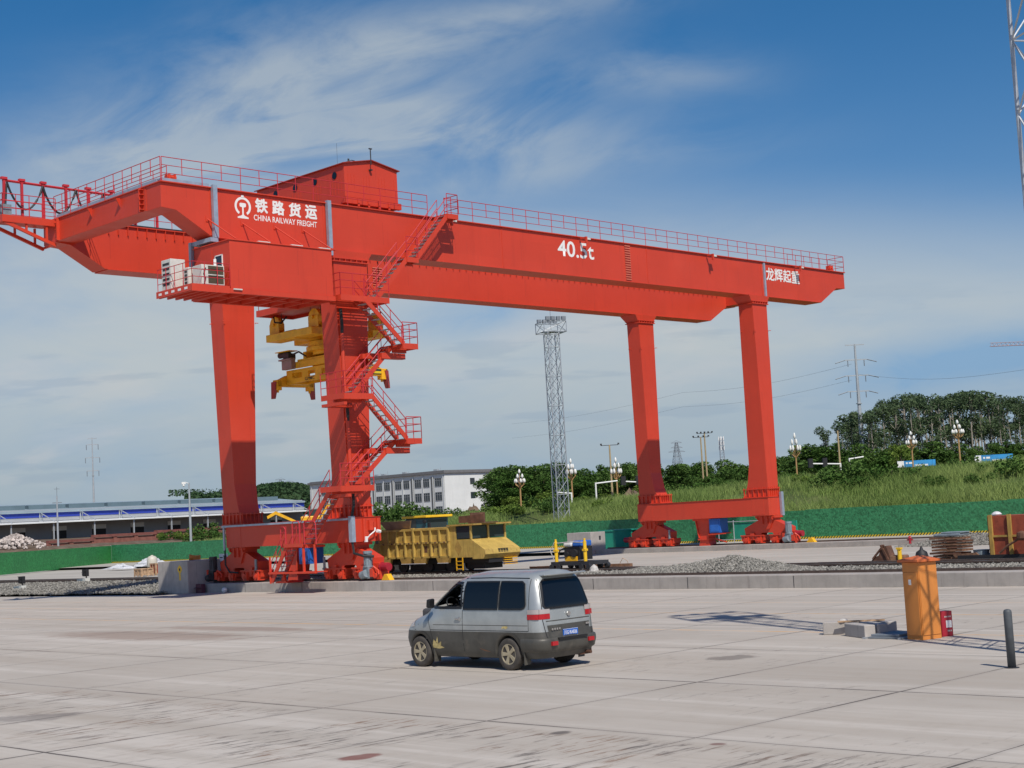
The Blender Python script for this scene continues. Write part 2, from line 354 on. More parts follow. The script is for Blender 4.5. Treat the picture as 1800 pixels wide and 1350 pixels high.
# ================================================================== ground
def concrete_yard(name, base, joints=True, stains=True):
    m = bpy.data.materials.new(name); m.use_nodes = True; nt = m.node_tree; nt.nodes.clear(); x = NX(nt)
    v = x.node('ShaderNodeTexCoord').outputs['Object']; X, Y, Z = x.sep(v)
    mul = lambda a, b: x.m('MULTIPLY', a, b)
    c = base + (1,)
    # broad tone, bands along the rails (worn by wheels), brushed finish
    big = x.noise(v, .09, 4.0, .6)
    c = x.mix(x.sstep(big, .32, .68), tuple(k * .93 for k in base) + (1,), tuple(k * 1.06 for k in base) + (1,))
    band = x.noise(x.xyz(mul(X, .9), mul(Y, .035), 0.0), 1.0, 5.0, .65)
    c = x.mix(mul(x.sstep(band, .50, .66), .75), c, (base[0] * 1.22, base[1] * 1.24, base[2] * 1.27, 1))
    c = x.mix(mul(x.sstep(band, .50, .34), .55), c, (base[0] * .84, base[1] * .81, base[2] * .78, 1))
    fine = x.noise(x.xyz(mul(X, 3.2), mul(Y, .12), 0.0), 2.0, 6.0, .7)
    c = x.mix(mul(x.sstep(fine, .52, .72), .40), c, (base[0] * .78, base[1] * .76, base[2] * .74, 1))
    # slab-by-slab tone
    fx = x.m('FLOOR', x.m('DIVIDE', x.m('ADD', X, 21.3), 5.4)); fy = x.m('FLOOR', x.m('DIVIDE', x.m('ADD', Y, 47.1), 4.25))
    wn = x.node('ShaderNodeTexWhiteNoise', noise_dimensions='2D'); nt.links.new(x.xyz(fx, fy, 0.0), wn.inputs['Vector'])
    c = x.mix(mul(wn.outputs[0], .16), c, (base[0] * .72, base[1] * .70, base[2] * .68, 1))
    pm = x.noise(v, 1.1, 8.0, .75)
    c = x.mix(mul(x.sstep(pm, .45, .75), .34), c, (base[0] * .74, base[1] * .70, base[2] * .66, 1))
    if stains:
        # dark run-off feathered along X, in a strip beside the joint at X = -21.3
        st = x.noise(x.xyz(mul(X, .8), mul(Y, 5.0), 0.0), 1.3, 7.0, .72, .3)
        patch = x.noise(x.xyz(mul(X, .35), mul(Y, .42), 0.0), 1.0, 3.0, .55)
        strip = x.m('MULTIPLY', x.sstep(X, -27.0, -25.0), x.sstep(X, -21.4, -22.0))
        k = mul(mul(x.sstep(st, .50, .62), x.sstep(patch, .42, .56)), strip)
        tone = x.mix(x.sstep(x.noise(v, .45, 3.0), .45, .6), (.10, .088, .08, 1), (.20, .12, .075, 1))
        c = x.mix(mul(k, .85), c, tone)
        stb = x.noise(x.xyz(mul(X, .9), mul(Y, 3.5), 3.0), 1.5, 6.0, .7, .3)
        k2 = mul(mul(x.sstep(stb, .56, .68), x.sstep(x.noise(v, .16, 3.0), .50, .60)), .5)
        c = x.mix(k2, c, (.16, .14, .125, 1))
        def spot(cx, cy, rx, ry, col, amt, nz=.5):
            nonlocal c
            a = x.m('DIVIDE', x.m('SUBTRACT', X, cx), rx); b = x.m('DIVIDE', x.m('SUBTRACT', Y, cy), ry)
            d = x.m('ADD', mul(a, a), mul(b, b)); d = x.m('ADD', d, mul(x.m('SUBTRACT', x.noise(v, .9, 6.0, .7), .5), nz * 4))
            c = x.mix(mul(x.sstep(d, 1.1, .2), amt), c, col + (1,))
        p = Cc(gp(250, 1117)); spot(p[0], p[1], 1.7, 6.5, (.25, .17, .13), .55)
        p = Cc(gp(420, 1105)); spot(p[0], p[1], .9, 5.0, (.24, .16, .125), .5)
        p = Cc(gp(635, 1330)); spot(p[0], p[1], .35, .22, (.17, .035, .025), .75, .7)
        p = Cc(gp(1262, 1308)); spot(p[0], p[1], .13, .14, (.16, .07, .06), .7, .4)
        p = Cc(gp(985, 1288)); spot(p[0], p[1], .22, .16, (.08, .07, .065), .75, .6)
        p = Cc(gp(1290, 1156)); spot(p[0], p[1], .5, .5, (.10, .085, .075), .55, 1.3)
        p = Cc(gp(60, 1262)); spot(p[0], p[1], 1.0, .8, (.14, .125, .12), .5, 1.2)
    # faded orange lane lines
    for lx, wd, amt in ((-6.42, .09, .75), (-1.2, .11, .5), (2.9, .12, .3)):
        d = x.m('ABSOLUTE', x.m('SUBTRACT', X, lx))
        k = mul(x.sstep(d, wd + .03, wd - .03), mul(x.sstep(x.noise(v, 1.2, 6.0, .75), .30, .62), amt))
        c = x.mix(k, c, (.60, .34, .13, 1))
    # white parking dashes far left
    jt = None
    if joints:
        wob = mul(x.m('SUBTRACT', x.noise(v, 1.5, 4.0), .5), .035)
        wob2 = mul(x.m('SUBTRACT', x.noise(v, 4.0, 4.0), .5), .02)
        def line(t, o, p):
            u = x.m('ADD', x.m('DIVIDE', x.m('SUBTRACT', x.m('ADD', t, x.m('ADD', wob, wob2)), o), p), 500.5)
            return mul(x.m('ABSOLUTE', x.m('SUBTRACT', x.m('FRACT', u), .5)), p)
        dj = x.m('MINIMUM', line(X, -21.3, 5.4), line(Y, -47.1, 4.25))
        wdt = x.m('ADD', .010, mul(x.sstep(x.noise(v, .35, 3.0), .42, .68), .022))
        jt = x.m('LESS_THAN', dj, wdt)
        soft = x.sstep(dj, .16, .0)
        c = x.mix(mul(soft, .22), c, (.22, .20, .18, 1))
        c = x.mix(mul(jt, .88), c, (.075, .066, .06, 1))
        # hairline cracks
        vo = x.node('ShaderNodeTexVoronoi', feature='DISTANCE_TO_EDGE'); vo.inputs['Scale'].default_value = .09
        nt.links.new(v, vo.inputs['Vector'])
        cr = mul(x.m('LESS_THAN', x.m('ADD', vo.outputs[0], mul(x.m('SUBTRACT', x.noise(v, .8, 5.0), .5), .02)), .0009), .0)
    p = x.node('ShaderNodeBsdfPrincipled'); nt.links.new(c, p.inputs['Base Color']); p.inputs['Roughness'].default_value = .85
    p.inputs['Specular IOR Level'].default_value = .25
    b = x.node('ShaderNodeBump'); b.inputs['Strength'].default_value = .25; b.inputs['Distance'].default_value = .01
    hgt = x.noise(v, 9.0, 5.0, .7)
    if jt is not None: hgt = x.m('SUBTRACT', hgt, mul(jt, 1.5))
    nt.links.new(hgt, b.inputs['Height']); nt.links.new(b.outputs[0], p.inputs['Normal'])
    nt.links.new(p.outputs[0], x.node('ShaderNodeOutputMaterial').inputs[0]); return m
MAT['yard'] = concrete_yard('yard_concrete', (.458, .415, .362))
MAT['yard2'] = concrete_yard('track_side_concrete', (.44, .41, .36), joints=False, stains=False)

def sheet(name, poly, z, mat):
    m = MB(); m.add([(a, b, z) for a, b in poly], [tuple(range(len(poly)))])
    return tag(m.build(name, mat, loc=YO, rz=HD), kind='structure')
sheet('yard_pavement', [(-140, -160), (9.75, -160), (9.75, 14.4), (8.2, 14.4), (7.2, 32), (4.0, 130), (-140, 130)], 0.0, 'yard')
sheet('inner_yard', [(17.6, -160), (45.6, -160), (45.6, 112), (17.6, 112)], .20, 'yard2')
sheet('outer_yard', [(47.7, -160), (57.55, -160), (57.55, 112), (47.7, 112)], .45, 'yard2')
sheet('outer_yard_end', [(45.6, 15.5), (47.7, 15.5), (47.7, 112), (45.6, 112)], .446, 'yard2')

def gravel_mat():
    m = bpy.data.materials.new('ballast'); m.use_nodes = True; nt = m.node_tree; nt.nodes.clear(); x = NX(nt)
    v = x.node('ShaderNodeTexCoord').outputs['Object']
    vo = x.node('ShaderNodeTexVoronoi'); vo.inputs['Scale'].default_value = 9.0; nt.links.new(v, vo.inputs['Vector'])
    r = x.node('ShaderNodeSeparateColor'); nt.links.new(vo.outputs['Color'], r.inputs[0])
    c = x.mix(r.outputs[0], (.10, .095, .085, 1), (.40, .385, .35, 1))
    c = x.mix(x.m('MULTIPLY', x.sstep(x.noise(v, .5, 4.0), .5, .7), .4), c, (.16, .14, .11, 1))
    p = x.node('ShaderNodeBsdfPrincipled'); nt.links.new(c, p.inputs['Base Color']); p.inputs['Roughness'].default_value = .9
    b = x.node('ShaderNodeBump'); b.inputs['Strength'].default_value = 1.0; b.inputs['Distance'].default_value = .06; b.invert = True
    nt.links.new(vo.outputs['Distance'], b.inputs['Height']); nt.links.new(b.outputs[0], p.inputs['Normal'])
    nt.links.new(p.outputs[0], x.node('ShaderNodeOutputMaterial').inputs[0]); return m
MAT['gravel'] = gravel_mat()
def stone_mat():
    m = bpy.data.materials.new('stone'); m.use_nodes = True; nt = m.node_tree; nt.nodes.clear(); x = NX(nt)
    g = x.node('ShaderNodeNewGeometry')
    c = x.mix(g.outputs['Random Per Island'], (.10, .096, .085, 1), (.36, .345, .305, 1))
    p = x.node('ShaderNodeBsdfPrincipled'); nt.links.new(c, p.inputs['Base Color']); p.inputs['Roughness'].default_value = .9
    nt.links.new(p.outputs[0], x.node('ShaderNodeOutputMaterial').inputs[0]); return m
MAT['stone'] = stone_mat()
_g = (1 + 5 ** .5) / 2
STONE = np.array([(-1, _g, 0), (1, _g, 0), (-1, -_g, 0), (1, -_g, 0), (0, -1, _g), (0, 1, _g), (0, -1, -_g), (0, 1, -_g), (_g, 0, -1), (_g, 0, 1), (-_g, 0, -1), (-_g, 0, 1)], float) / 1.9
STONE_F = np.array([(0, 11, 5), (0, 5, 1), (0, 1, 7), (0, 7, 10), (0, 10, 11), (1, 5, 9), (5, 11, 4), (11, 10, 2), (10, 7, 6), (7, 1, 8), (3, 9, 4), (3, 4, 2), (3, 2, 6), (3, 6, 8), (3, 8, 9), (4, 9, 5), (2, 4, 11), (6, 2, 10), (8, 6, 7), (9, 8, 1)])
def stones(name, pts, size, mat='stone', loc=YO, rz=HD, parent=None):
    n = len(pts); a = RNG.uniform(0, 6.28, n); s = RNG.uniform(size[0], size[1], n)
    v = STONE[None] * RNG.uniform(.72, 1.25, (n, 12, 1)) * RNG.uniform(.6, 1.15, (n, 1, 3)); ca, sa = np.cos(a)[:, None], np.sin(a)[:, None]
    V = np.stack([v[..., 0] * ca - v[..., 1] * sa, v[..., 0] * sa + v[..., 1] * ca, v[..., 2]], -1) * s[:, None, None] + np.asarray(pts)[:, None]
    F = (STONE_F[None] + (np.arange(n) * 12)[:, None, None]).reshape(-1, 3)
    me = bpy.data.meshes.new(name); me.from_pydata(V.reshape(-1, 3).tolist(), [], F.tolist()); me.update(); me.materials.append(MAT[mat])
    o = bpy.data.objects.new(name, me); COL.objects.link(o); o.parent = parent
    if parent is None: o.location = loc; o.rotation_euler.z = rz
    return o
# ballast strip of the railway
m = MB(); ys = np.arange(-60, 112, 1.0); rows = []
prof = [(8.9, .06), (10.2, .14), (11.5, .22), (12.8, .36), (14.2, .46), (17.2, .47), (18.0, .22)]
prof2 = [(11.85, .36), (12.3, .40), (12.9, .43), (13.8, .46), (14.5, .47), (17.2, .47), (18.0, .22)]
vs = []; fs = []
for y in ys:
    pr = prof2 if y < 14.6 else prof
    for k, (a, b) in enumerate(pr): vs.append((a + random.uniform(-.08, .08) - (0 if y < 15 or k > 2 else .03 * (y - 15)), y, b + random.uniform(-.03, .03)))
q = len(prof)
for i in range(len(ys) - 1):
    for k in range(q - 1): fs.append((i * q + k, i * q + k + 1, (i + 1) * q + k + 1, (i + 1) * q + k))
m.add(vs, fs); tag(m.build('track_ballast', 'gravel', loc=YO, rz=HD, smooth=True), kind='stuff', label='grey crushed stone ballast bed under the railway rails', cat='ballast')
n = 15000
py = RNG.uniform(-38, 14, n); px_ = RNG.uniform(11.95, 15.0, n); a = np.stack([px_, py, .36 + .11 * np.clip((px_ - 11.85) / 2.4, 0, 1) + RNG.uniform(-.02, .05, n)], -1)
n = 9000
py = RNG.uniform(14.8, 45, n); u = RNG.uniform(0, 1, n); b = np.stack([8.6 - .03 * (py - 15) + u * (15.0 - 8.6), py, .06 + .42 * u ** .8 + RNG.uniform(-.02, .05, n)], -1)
c = np.stack([RNG.uniform(15.3, 16.6, 5000), RNG.uniform(-38, 45, 5000), RNG.uniform(.45, .50, 5000)], -1)
tag(stones('ballast_stones', np.concatenate([a, b, c]), (.035, .075)), kind='stuff', label='loose pale ballast stones lying along the near rail', cat='ballast')

# ------------------------------------------------------------------ terrain behind the fence
def hgt(X, Y):
    X = np.asarray(X, float); Y = np.asarray(Y, float); t = X - 57.6
    ss = lambda v, a, b: (lambda k: k * k * (3 - 2 * k))(np.clip((v - a) / (b - a), 0, 1))
    top = 4.3 - 1.2 * ss(Y, 30, 70) - .9 * ss(Y, 75, 105)
    lo = .35 + 1.2 * ss(Y, 60, 100)
    h = lo + (top - lo) * (ss(t, .5, 24) * .75 + ss(t, 2, 7) * .25)
    h = h + np.clip(t - 24, 0, 260) * (.034 - .034 * ss(Y, 60, 110)) + np.clip(t - 200, 0, 500) * .012
    h = h + .35 * np.sin(X * .23 + Y * .11) * np.sin(Y * .19 - X * .07) * ss(t, 3, 12) * (1 - ss(t, 90, 140))
    left = ss(Y, 103, 112)
    h2 = .6 + 2.2 * ss(Y, 104, 116) + .012 * np.clip(Y - 116, 0, 200)
    h2 = np.where(t > 0, np.maximum(h2, h), h2)
    h = np.where(t > .2, h * (1 - left) + h2 * left, np.where(Y > 104, h2 * left + -.8 * (1 - left), -.8))
    return h
def terrain():
    Xs = np.concatenate([np.arange(-700, -40, 60), np.arange(-40, 57, 8), [57.5, 57.9], np.arange(58.6, 100, 1.3), np.arange(100, 180, 4), np.arange(180, 420, 15), np.geomspace(420, 5000, 14)])
    Ys = np.concatenate([-np.geomspace(3000, 120, 9), np.arange(-100, -46, 8), np.arange(-46, 125, 1.5), np.arange(125, 300, 8), np.geomspace(300, 5000, 14)])
    A, B = np.meshgrid(Xs, Ys, indexing='ij'); H = hgt(A, B)
    H = H + RNG.normal(0, .05, H.shape) * ((A > 60) & (A < 110))
    V = np.stack([A, B, H], -1).reshape(-1, 3); ny = len(Ys)
    I = np.arange(len(Xs) - 1)[:, None] * ny + np.arange(ny - 1)[None]
    F = np.stack([I, I + ny, I + ny + 1, I + 1], -1).reshape(-1, 4)
    me = bpy.data.meshes.new('terrain'); me.from_pydata(V.tolist(), [], F.tolist()); me.update()
    me.polygons.foreach_set('use_smooth', [True] * len(me.polygons))
    o = bpy.data.objects.new('terrain', me); COL.objects.link(o); o.location = YO; o.rotation_euler.z = HD
    m = bpy.data.materials.new('terrain_soil_grass'); m.use_nodes = True; nt = m.node_tree; nt.nodes.clear(); x = NX(nt)
    v = x.node('ShaderNodeTexCoord').outputs['Object']; X, Y, Z = x.sep(v)
    g = x.mix(x.sstep(x.noise(v, .12, 6.0, .65), .35, .65), (.055, .085, .025, 1), (.125, .155, .05, 1))
    g = x.mix(x.m('MULTIPLY', x.sstep(x.noise(v, 1.4, 5.0, .7), .45, .7), .5), g, (.17, .17, .07, 1))
    s = x.mix(x.sstep(x.noise(v, .8, 6.0, .7), .35, .7), (.12, .085, .06, 1), (.21, .16, .12, 1))
    k = x.m('ADD', x.m('MULTIPLY', x.sstep(X, 63.0, 60.0), .75), x.m('MULTIPLY', x.sstep(x.noise(v, .10, 4.0), .58, .66), .8), clamp=True)
    k = x.m('MAXIMUM', k, x.sstep(Y, 99.0, 104.0))
    c = x.mix(k, g, s)
    p = x.node('ShaderNodeBsdfPrincipled'); nt.links.new(c, p.inputs['Base Color']); p.inputs['Roughness'].default_value = .95
    p.inputs['Specular IOR Level'].default_value = .1
    b = x.node('ShaderNodeBump'); b.inputs['Strength'].default_value = .8; b.inputs['Distance'].default_value = .15
    nt.links.new(x.noise(v, 1.8, 6.0, .7), b.inputs['Height']); nt.links.new(b.outputs[0], p.inputs['Normal'])
    nt.links.new(p.outputs[0], x.node('ShaderNodeOutputMaterial').inputs[0]); me.materials.append(m)
    return tag(o, kind='structure')
terrain()
def gz(w):                      # world ground height at a world point
    X, Y, _ = Cc(w); return float(hgt(X, Y))
def on_ground(px, py, D):       # straight below the seen point, on the terrain
    w = at(px, py, D); w.z = gz(w); return w

# ------------------------------------------------------------------ crane track walls
m = MB(); m.bx(9.75, 11.85, -160, 14.4, -.3, .5)
tag(m.build('track_wall', 'conc', loc=YO, rz=HD, bevel=.03), 'long low concrete wall carrying the near crane rail', 'wall')
wall = bpy.data.objects['track_wall']
m = MB()
for k in range(14): m.bx(9.742, 9.751, 8.5 - 5.1 * k - .012, 8.5 - 5.1 * k + .012, 0.02, .47)
m.build('joint_seam', 'dark', wall)
m = MB(); m.bx(9.738, 9.752, -2.9, -1.6, 0.0, .45); m.build('repair_patch', 'concw', wall)
m = MB(); m.bx(10.71, 10.79, -80, 14, .501, .60); m.bx(10.66, 10.84, -80, 14, .500, .515); m.build('crane_rail', 'rail', wall)
m = MB(); m.bx(45.6, 47.7, -160, 15.5, -.3, .55)
far = tag(m.build('track_wall', 'conc', loc=YO, rz=HD, bevel=.03), 'low concrete wall carrying the far crane rail', 'wall')
m = MB(); m.bx(46.61, 46.69, -80, 15, .551, .65); m.build('crane_rail', 'rail', far)

# ------------------------------------------------------------------ railway track
tr = thing('railway_track', 'pair of steel rails laid in the ballast beside the near wall', 'railway track', YO, HD)
for a in (15.2, 16.635):
    m = MB(); m.bx(a - .035, a + .035, -60, 110, .56, .62); m.bx(a - .012, a + .012, -60, 110, .47, .56); m.bx(a - .07, a + .07, -60, 110, .455, .475)
    r_ = m.build('rail', 'rail', tr)
    m = MB(); m.bx(a - .03, a + .03, -60, 110, .6205, .624); m.build('running_surface', 'railtop', r_)
m = MB()
for k in range(96): m.bx(14.7, 17.15, 44 - .62 * k - .11, 44 - .62 * k + .11, .40, .462)
m.build('sleeper_row', 'wood', tr)['kind'] = 'stuff'

# ------------------------------------------------------------------ green turf fence
def turf(name, a, b):
    m = bpy.data.materials.new(name); m.use_nodes = True; nt = m.node_tree; nt.nodes.clear(); x = NX(nt)
    v = x.node('ShaderNodeTexCoord').outputs['Object']
    vo = x.node('ShaderNodeTexVoronoi'); vo.inputs['Scale'].default_value = 6.5; nt.links.new(v, vo.inputs['Vector'])
    n = x.noise(v, 7.0, 4.0, .7)
    r = x.node('ShaderNodeSeparateColor'); nt.links.new(vo.outputs['Color'], r.inputs[0])
    f = x.m('ADD', x.m('MULTIPLY', r.outputs[1], .5), x.m('MULTIPLY', x.sstep(n, .3, .7), .5))
    c = x.mix(f, a + (1,), b + (1,))
    c = x.mix(x.m('MULTIPLY', x.sstep(x.noise(v, .35, 3.0), .4, .7), .25), c, (.03, .13, .05, 1))
    p = x.node('ShaderNodeBsdfPrincipled'); nt.links.new(c, p.inputs['Base Color']); p.inputs['Roughness'].default_value = .6
    bm_ = x.node('ShaderNodeBump'); bm_.inputs['Strength'].default_value = .9; bm_.inputs['Distance'].default_value = .05
    nt.links.new(n, bm_.inputs['Height']); nt.links.new(bm_.outputs[0], p.inputs['Normal'])
    nt.links.new(p.outputs[0], x.node('ShaderNodeOutputMaterial').inputs[0]); return m
MAT['turf'] = turf('turf_green', (.010, .10, .035), (.06, .33, .14))
MAT['turf2'] = turf('turf_bright', (.012, .13, .03), (.06, .36, .10))
def hazard():
    m = bpy.data.materials.new('hazard_stripe'); m.use_nodes = True; nt = m.node_tree; nt.nodes.clear(); x = NX(nt)
    X, Y, Z = x.sep(x.node('ShaderNodeTexCoord').outputs['Object'])
    k = x.m('GREATER_THAN', x.m('FRACT', x.m('ADD', x.m('MULTIPLY', Y, 4.2), x.m('MULTIPLY', Z, 4.2))), .5)
    p = x.node('ShaderNodeBsdfPrincipled'); nt.links.new(x.mix(k, (.03, .03, .03, 1), (.75, .55, .02, 1)), p.inputs['Base Color'])
    nt.links.new(p.outputs[0], x.node('ShaderNodeOutputMaterial').inputs[0]); return m
MAT['hazard'] = hazard()
FX = 57.6
fe = thing('turf_fence', 'long green artificial turf fence with yellow and black base strip', 'fence', YO, HD)
m = MB(); y = -60.0
rr = random.Random(4); edges = [-60.0]
while edges[-1] < 105: edges.append(edges[-1] + 5.4)
edges[-1] = 105.3
for a, b in zip(edges[:-1], edges[1:]): m.bx(FX + rr.uniform(-.012, .012), FX + .07, a + .006, b - .006, .60, 2.62 + rr.uniform(-.04, .03))
m.build('turf_panel', 'turf', fe)
m = MB(); m.bx(FX - .05, FX + .05, -60, 105.3, .44, .60); m.build('hazard_strip', 'hazard', fe)
m = MB()
for a in edges: m.bx(FX + .08, FX + .14, a - .03, a + .03, .3, 2.55)
m.build('fence_frame', 'galv', fe)
c0 = Vector((FX, 105.32, 0)); e1 = Vector(Cc(gp(-60, 1014, .45))); dvec = Vector((e1.x - c0.x, e1.y - c0.y, 0)); ln = dvec.length
fb = thing('turf_fence', 'short brighter green turf fence turning off below the rubble heap', 'fence', W(c0.x, c0.y), HD + math.atan2(dvec.y, dvec.x))
m = MB(); m.bx(0.08, ln * 1.6, -.04, .04, .3, 2.55); m.build('turf_panel', 'turf2', fb)
m = MB(); m.bx(0.02, .085, -.05, .05, .3, 2.6); m.build('post', 'galv', fb)
# ================================================================== gantry crane
CR = thing('gantry_crane', 'huge red rail mounted gantry crane spanning the yard, marked 40.5t', 'gantry crane', YO, HD)
L = 57.66; ZT = 19.8; ZB = 17.45
gpoly = [(0, ZT), (0, 18.62), (.8, 18.55), (2.75, ZB), (54.5, ZB), (56.55, 18.6), (L, 18.64), (L, ZT)]
def girder(y0, extra=()):
    m = MB(); m.prism(gpoly, y0, y0 + 1.3, 'y')
    m.bx(-.06, L + .05, y0 - .11, y0 + 1.41, ZT + .002, ZT + .062)                       # top flange
    m.bx(2.9, 54.4, y0 - .05, y0 + 1.35, ZB - .045, ZB - .003)                           # bottom flange
    for b in extra: m.bx(*b)
    return m.build('girder', 'red', CR, bevel=.008)
seams = [(X - .035, X + .035, -.022, -.001, ZB + .05, ZT - .02) for X in (2.72, 9.55, 22.4, 35.2, 47.35)]
stiff = [(3.0 + k * .575 - .014, 3.0 + k * .575 + .014, 9.88, 9.999, 19.32, ZT - .003) for k in range(92)]
g1 = girder(0.0, seams); g2 = girder(10.0, stiff)
m = MB(); m.bx(1.3, L - 1, 9.97, 10.15, ZT + .065, ZT + .16); m.build('trolley_rail', 'dark', g2)
m = MB(); m.bx(1.3, L - 1, 1.1, 1.2, ZT + .065, ZT + .16); m.build('trolley_rail', 'dark', g1)
def ladder(X0, X1, y, z0, z1, par, mat='redrail', step=.15):
    m = MB()
    z = z0
    while z < z1: m.bx(X0, X1, y - .05, y, z, z + .06); z += step
    return m.build('step_rungs', mat, par)
MAT['louvre'] = M('rung_pale_red', (.62, .16, .10), .5)
ladder(33.05, 33.55, -.002, ZB + .1, ZT - .1, g1, 'louvre'); ladder(21.0, 21.75, 9.998, ZB + .1, 18.9, g2, 'louvre')
# end ties between the girders
m = MB(); m.bx(0, 1.15, 1.302, 9.998, 18.66, ZT); m.bx(-.06, 1.2, 1.42, 9.88, ZT + .001, ZT + .06); eb = m.build('end_tie', 'red', CR, bevel=.012)
m = MB()
for y, s in ((1.55, 1), (9.75, -1)):
    m = MB()
    for k in range(5):
        z = 18.74 + k * .24; m.bx(-.16, -.001, y - .09, y + .09, z, z + .03)
    m.bx(-.17, -.001, y + s * .1, y + s * .14, 18.66, ZT); m.bx(-.02, -.0005, y - s * .28, y - s * .10, 18.66, ZT); m.build('splice_bracket', 'red', eb)
for y in (3.6, 6.3): m = MB(); m.add([(-.001, y, 19.72), (-.28, y - .06, 19.66), (-.28, y + .06, 19.66), (-.02, y, 19.25)], [(0, 1, 3), (0, 3, 2), (0, 2, 1), (1, 2, 3)]); m.build('lamp_bracket', 'red', eb)
m = MB(); m.bx(56.5, 57.6, 1.302, 9.998, 18.66, ZT); m.build('end_tie', 'red', CR, bevel=.012)
m = MB()
for k in range(4): m.bx(57.0, 57.6, 9.1, 9.98, 18.7 + .25 * k, 18.78 + .25 * k)
m.build('splice_bracket', 'dark', g2)

# ---- railings
def railing(pts, name='railing', h=1.1, step=1.1, r=.018, parent=None, mat='redrail', mids=2, alt=True, toe=False):
    m = MB()
    for a, b in zip(pts[:-1], pts[1:]):
        a = Vector(a); b = Vector(b); n = max(1, round((b - a).length / step))
        for k in range(1, mids + 1 + 1):
            z = Vector((0, 0, h * k / (mids + 1))); m.tube([a + z, b + z], r * (1.0 if k <= mids else 1.15), 5)
        for i in range(n + 1):
            q = a.lerp(b, i / n); lo = h / (mids + 1) if (alt and i % 2 and 0 < i < n) else 0
            m.tube([q + Vector((0, 0, lo)), q + Vector((0, 0, h))], r * 1.1, 5)
        if toe: m.bar(a + Vector((0, 0, .06)), b + Vector((0, 0, .06)), .02, .12)
    return m.build(name, mat, parent or CR)
zr = ZT + .06
railing([(.05, -.06, zr), (16.7, -.06, zr)], h=1.15, step=1.08)
railing([(17.95, -.06, zr), (57.6, -.06, zr)], h=1.15, step=1.08)
railing([(57.62, -.06, zr), (57.62, 1.3, zr)], h=1.15)
railing([(52.5, 1.3, zr), (57.62, 1.3, zr)], h=1.15)
railing([(-.02, -.06, zr), (-.02, 10.1, zr)], h=1.15, step=.82)
railing([(0, 11.3, zr), (57.6, 11.3, zr)], h=1.15)
railing([(1.25, 1.4, zr), (1.25, 9.9, zr)], h=1.15, step=1.2)
# trays and conduits
m = MB(); m.bx(.1, 2.7, .02, .35, zr + .005, zr + .17); m.bx(.02, .32, .36, 9.9, zr + .005, zr + .17); m.build('cable_tray', 'tray', CR)
def conduit(X, z0, z1, w=.20):
    m = MB(); m.bx(X - w / 2, X + w / 2, -.24, -.06, z0, z1); m.bx(X - w / 2 - .02, X - w / 2, -.26, -.06, z0, z1); m.bx(X + w / 2, X + w / 2 + .02, -.26, -.06, z0, z1)
    return m.build('conduit', 'tray', CR)
conduit(2.86, 17.38, 19.95); conduit(9.78, 17.1, 19.95, .19); m = MB(); m.bx(47.54, 47.70, -.12, -.005, 17.2, 19.75); m.build('conduit', 'tray', CR)
m = MB(); m.bx(2.5, 2.95, -.25, 1.35, 17.16, 17.36); m.bx(2.42, 2.62, 1.36, 1.55, 14.6, 17.36); m.build('conduit', 'tray', CR)
# bollard-like buffers on the top flange
for X in (.75, 56.3):
    m = MB(); m.bx(X - .22, X + .22, .1, .5, zr, zr + .12); m.cyl((X - .25, .3, zr + .28), (X + .25, .3, zr + .28), .15, n=10); m.bx(X - .2, X - .1, .12, .48, zr, zr + .42); m.bx(X + .1, X + .2, .12, .48, zr, zr + .42)
    m.build('end_stop', 'redbright', CR)
# floodlights bracketed off the front face
for X in (18.0, 28.95, 41.3, 51.3):
    m = MB(); m.bx(X - .05, X + .05, -.56, -.11, ZT - .12, ZT - .02); m.bx(X - .06, X + .06, -.62, -.5, ZT - .42, ZT - .02)
    fl = m.build('floodlight', 'red', CR); m = MB(); m.hexa([(X + .06, -.62, ZT - .2), (X + .34, -.62, ZT - .2), (X + .34, -.40, ZT - .12), (X + .06, -.40, ZT - .12)], [(X + .06, -.62, ZT - .1), (X + .34, -.62, ZT - .1), (X + .34, -.40, ZT - .02), (X + .06, -.40, ZT - .02)])
    m.build('lamp_housing', 'cab', fl)

# ---- lettering
XF = Matrix.Translation((0, -.004, 0)) @ Matrix.Rotation(R(90), 4, 'X')
def letters(body, x0, x1, z0, z1, bold=0.0, mat='white', cjk=False):
    if not cjk: return text_mesh('lettering', body, mat, (x0, x1, z0, z1), bold=bold, parent=g1, xform=XF)
    # heavier strokes: the same character laid over itself, each layer slightly shifted and slightly proud
    o = text_mesh('lettering', body, mat, (x0, x1, z0, z1), parent=g1, xform=XF); bm = bmesh.new(); bm.from_mesh(o.data); base = o.data.copy()
    for k, (dx, dz) in enumerate(((1, 0), (-1, 0), (0, 1), (0, -1), (.7, .7), (-.7, -.7), (.7, -.7), (-.7, .7))):
        c = base.copy(); c.transform(Matrix.Translation((dx * bold, -.001 * (k + 1), dz * bold))); bm.from_mesh(c)
    bm.to_mesh(o.data); bm.free(); return o
for k, ch in enumerate('铁路货运'):
    X0 = 5.36 + k * 1.02; letters(ch, X0, X0 + .70, 18.93, 19.60, .03, cjk=True)
letters('CHINA RAILWAY FREIGHT', 5.23, 9.12, 18.50, 18.79, .012)
letters('40.5t', 27.0, 30.2, 18.55, 19.52, .014)
for k, ch in enumerate('龙辉起重'):
    X0 = 47.92 + k * 1.01; letters(ch, X0, X0 + .93, 18.60, 19.47, .02, cjk=True)
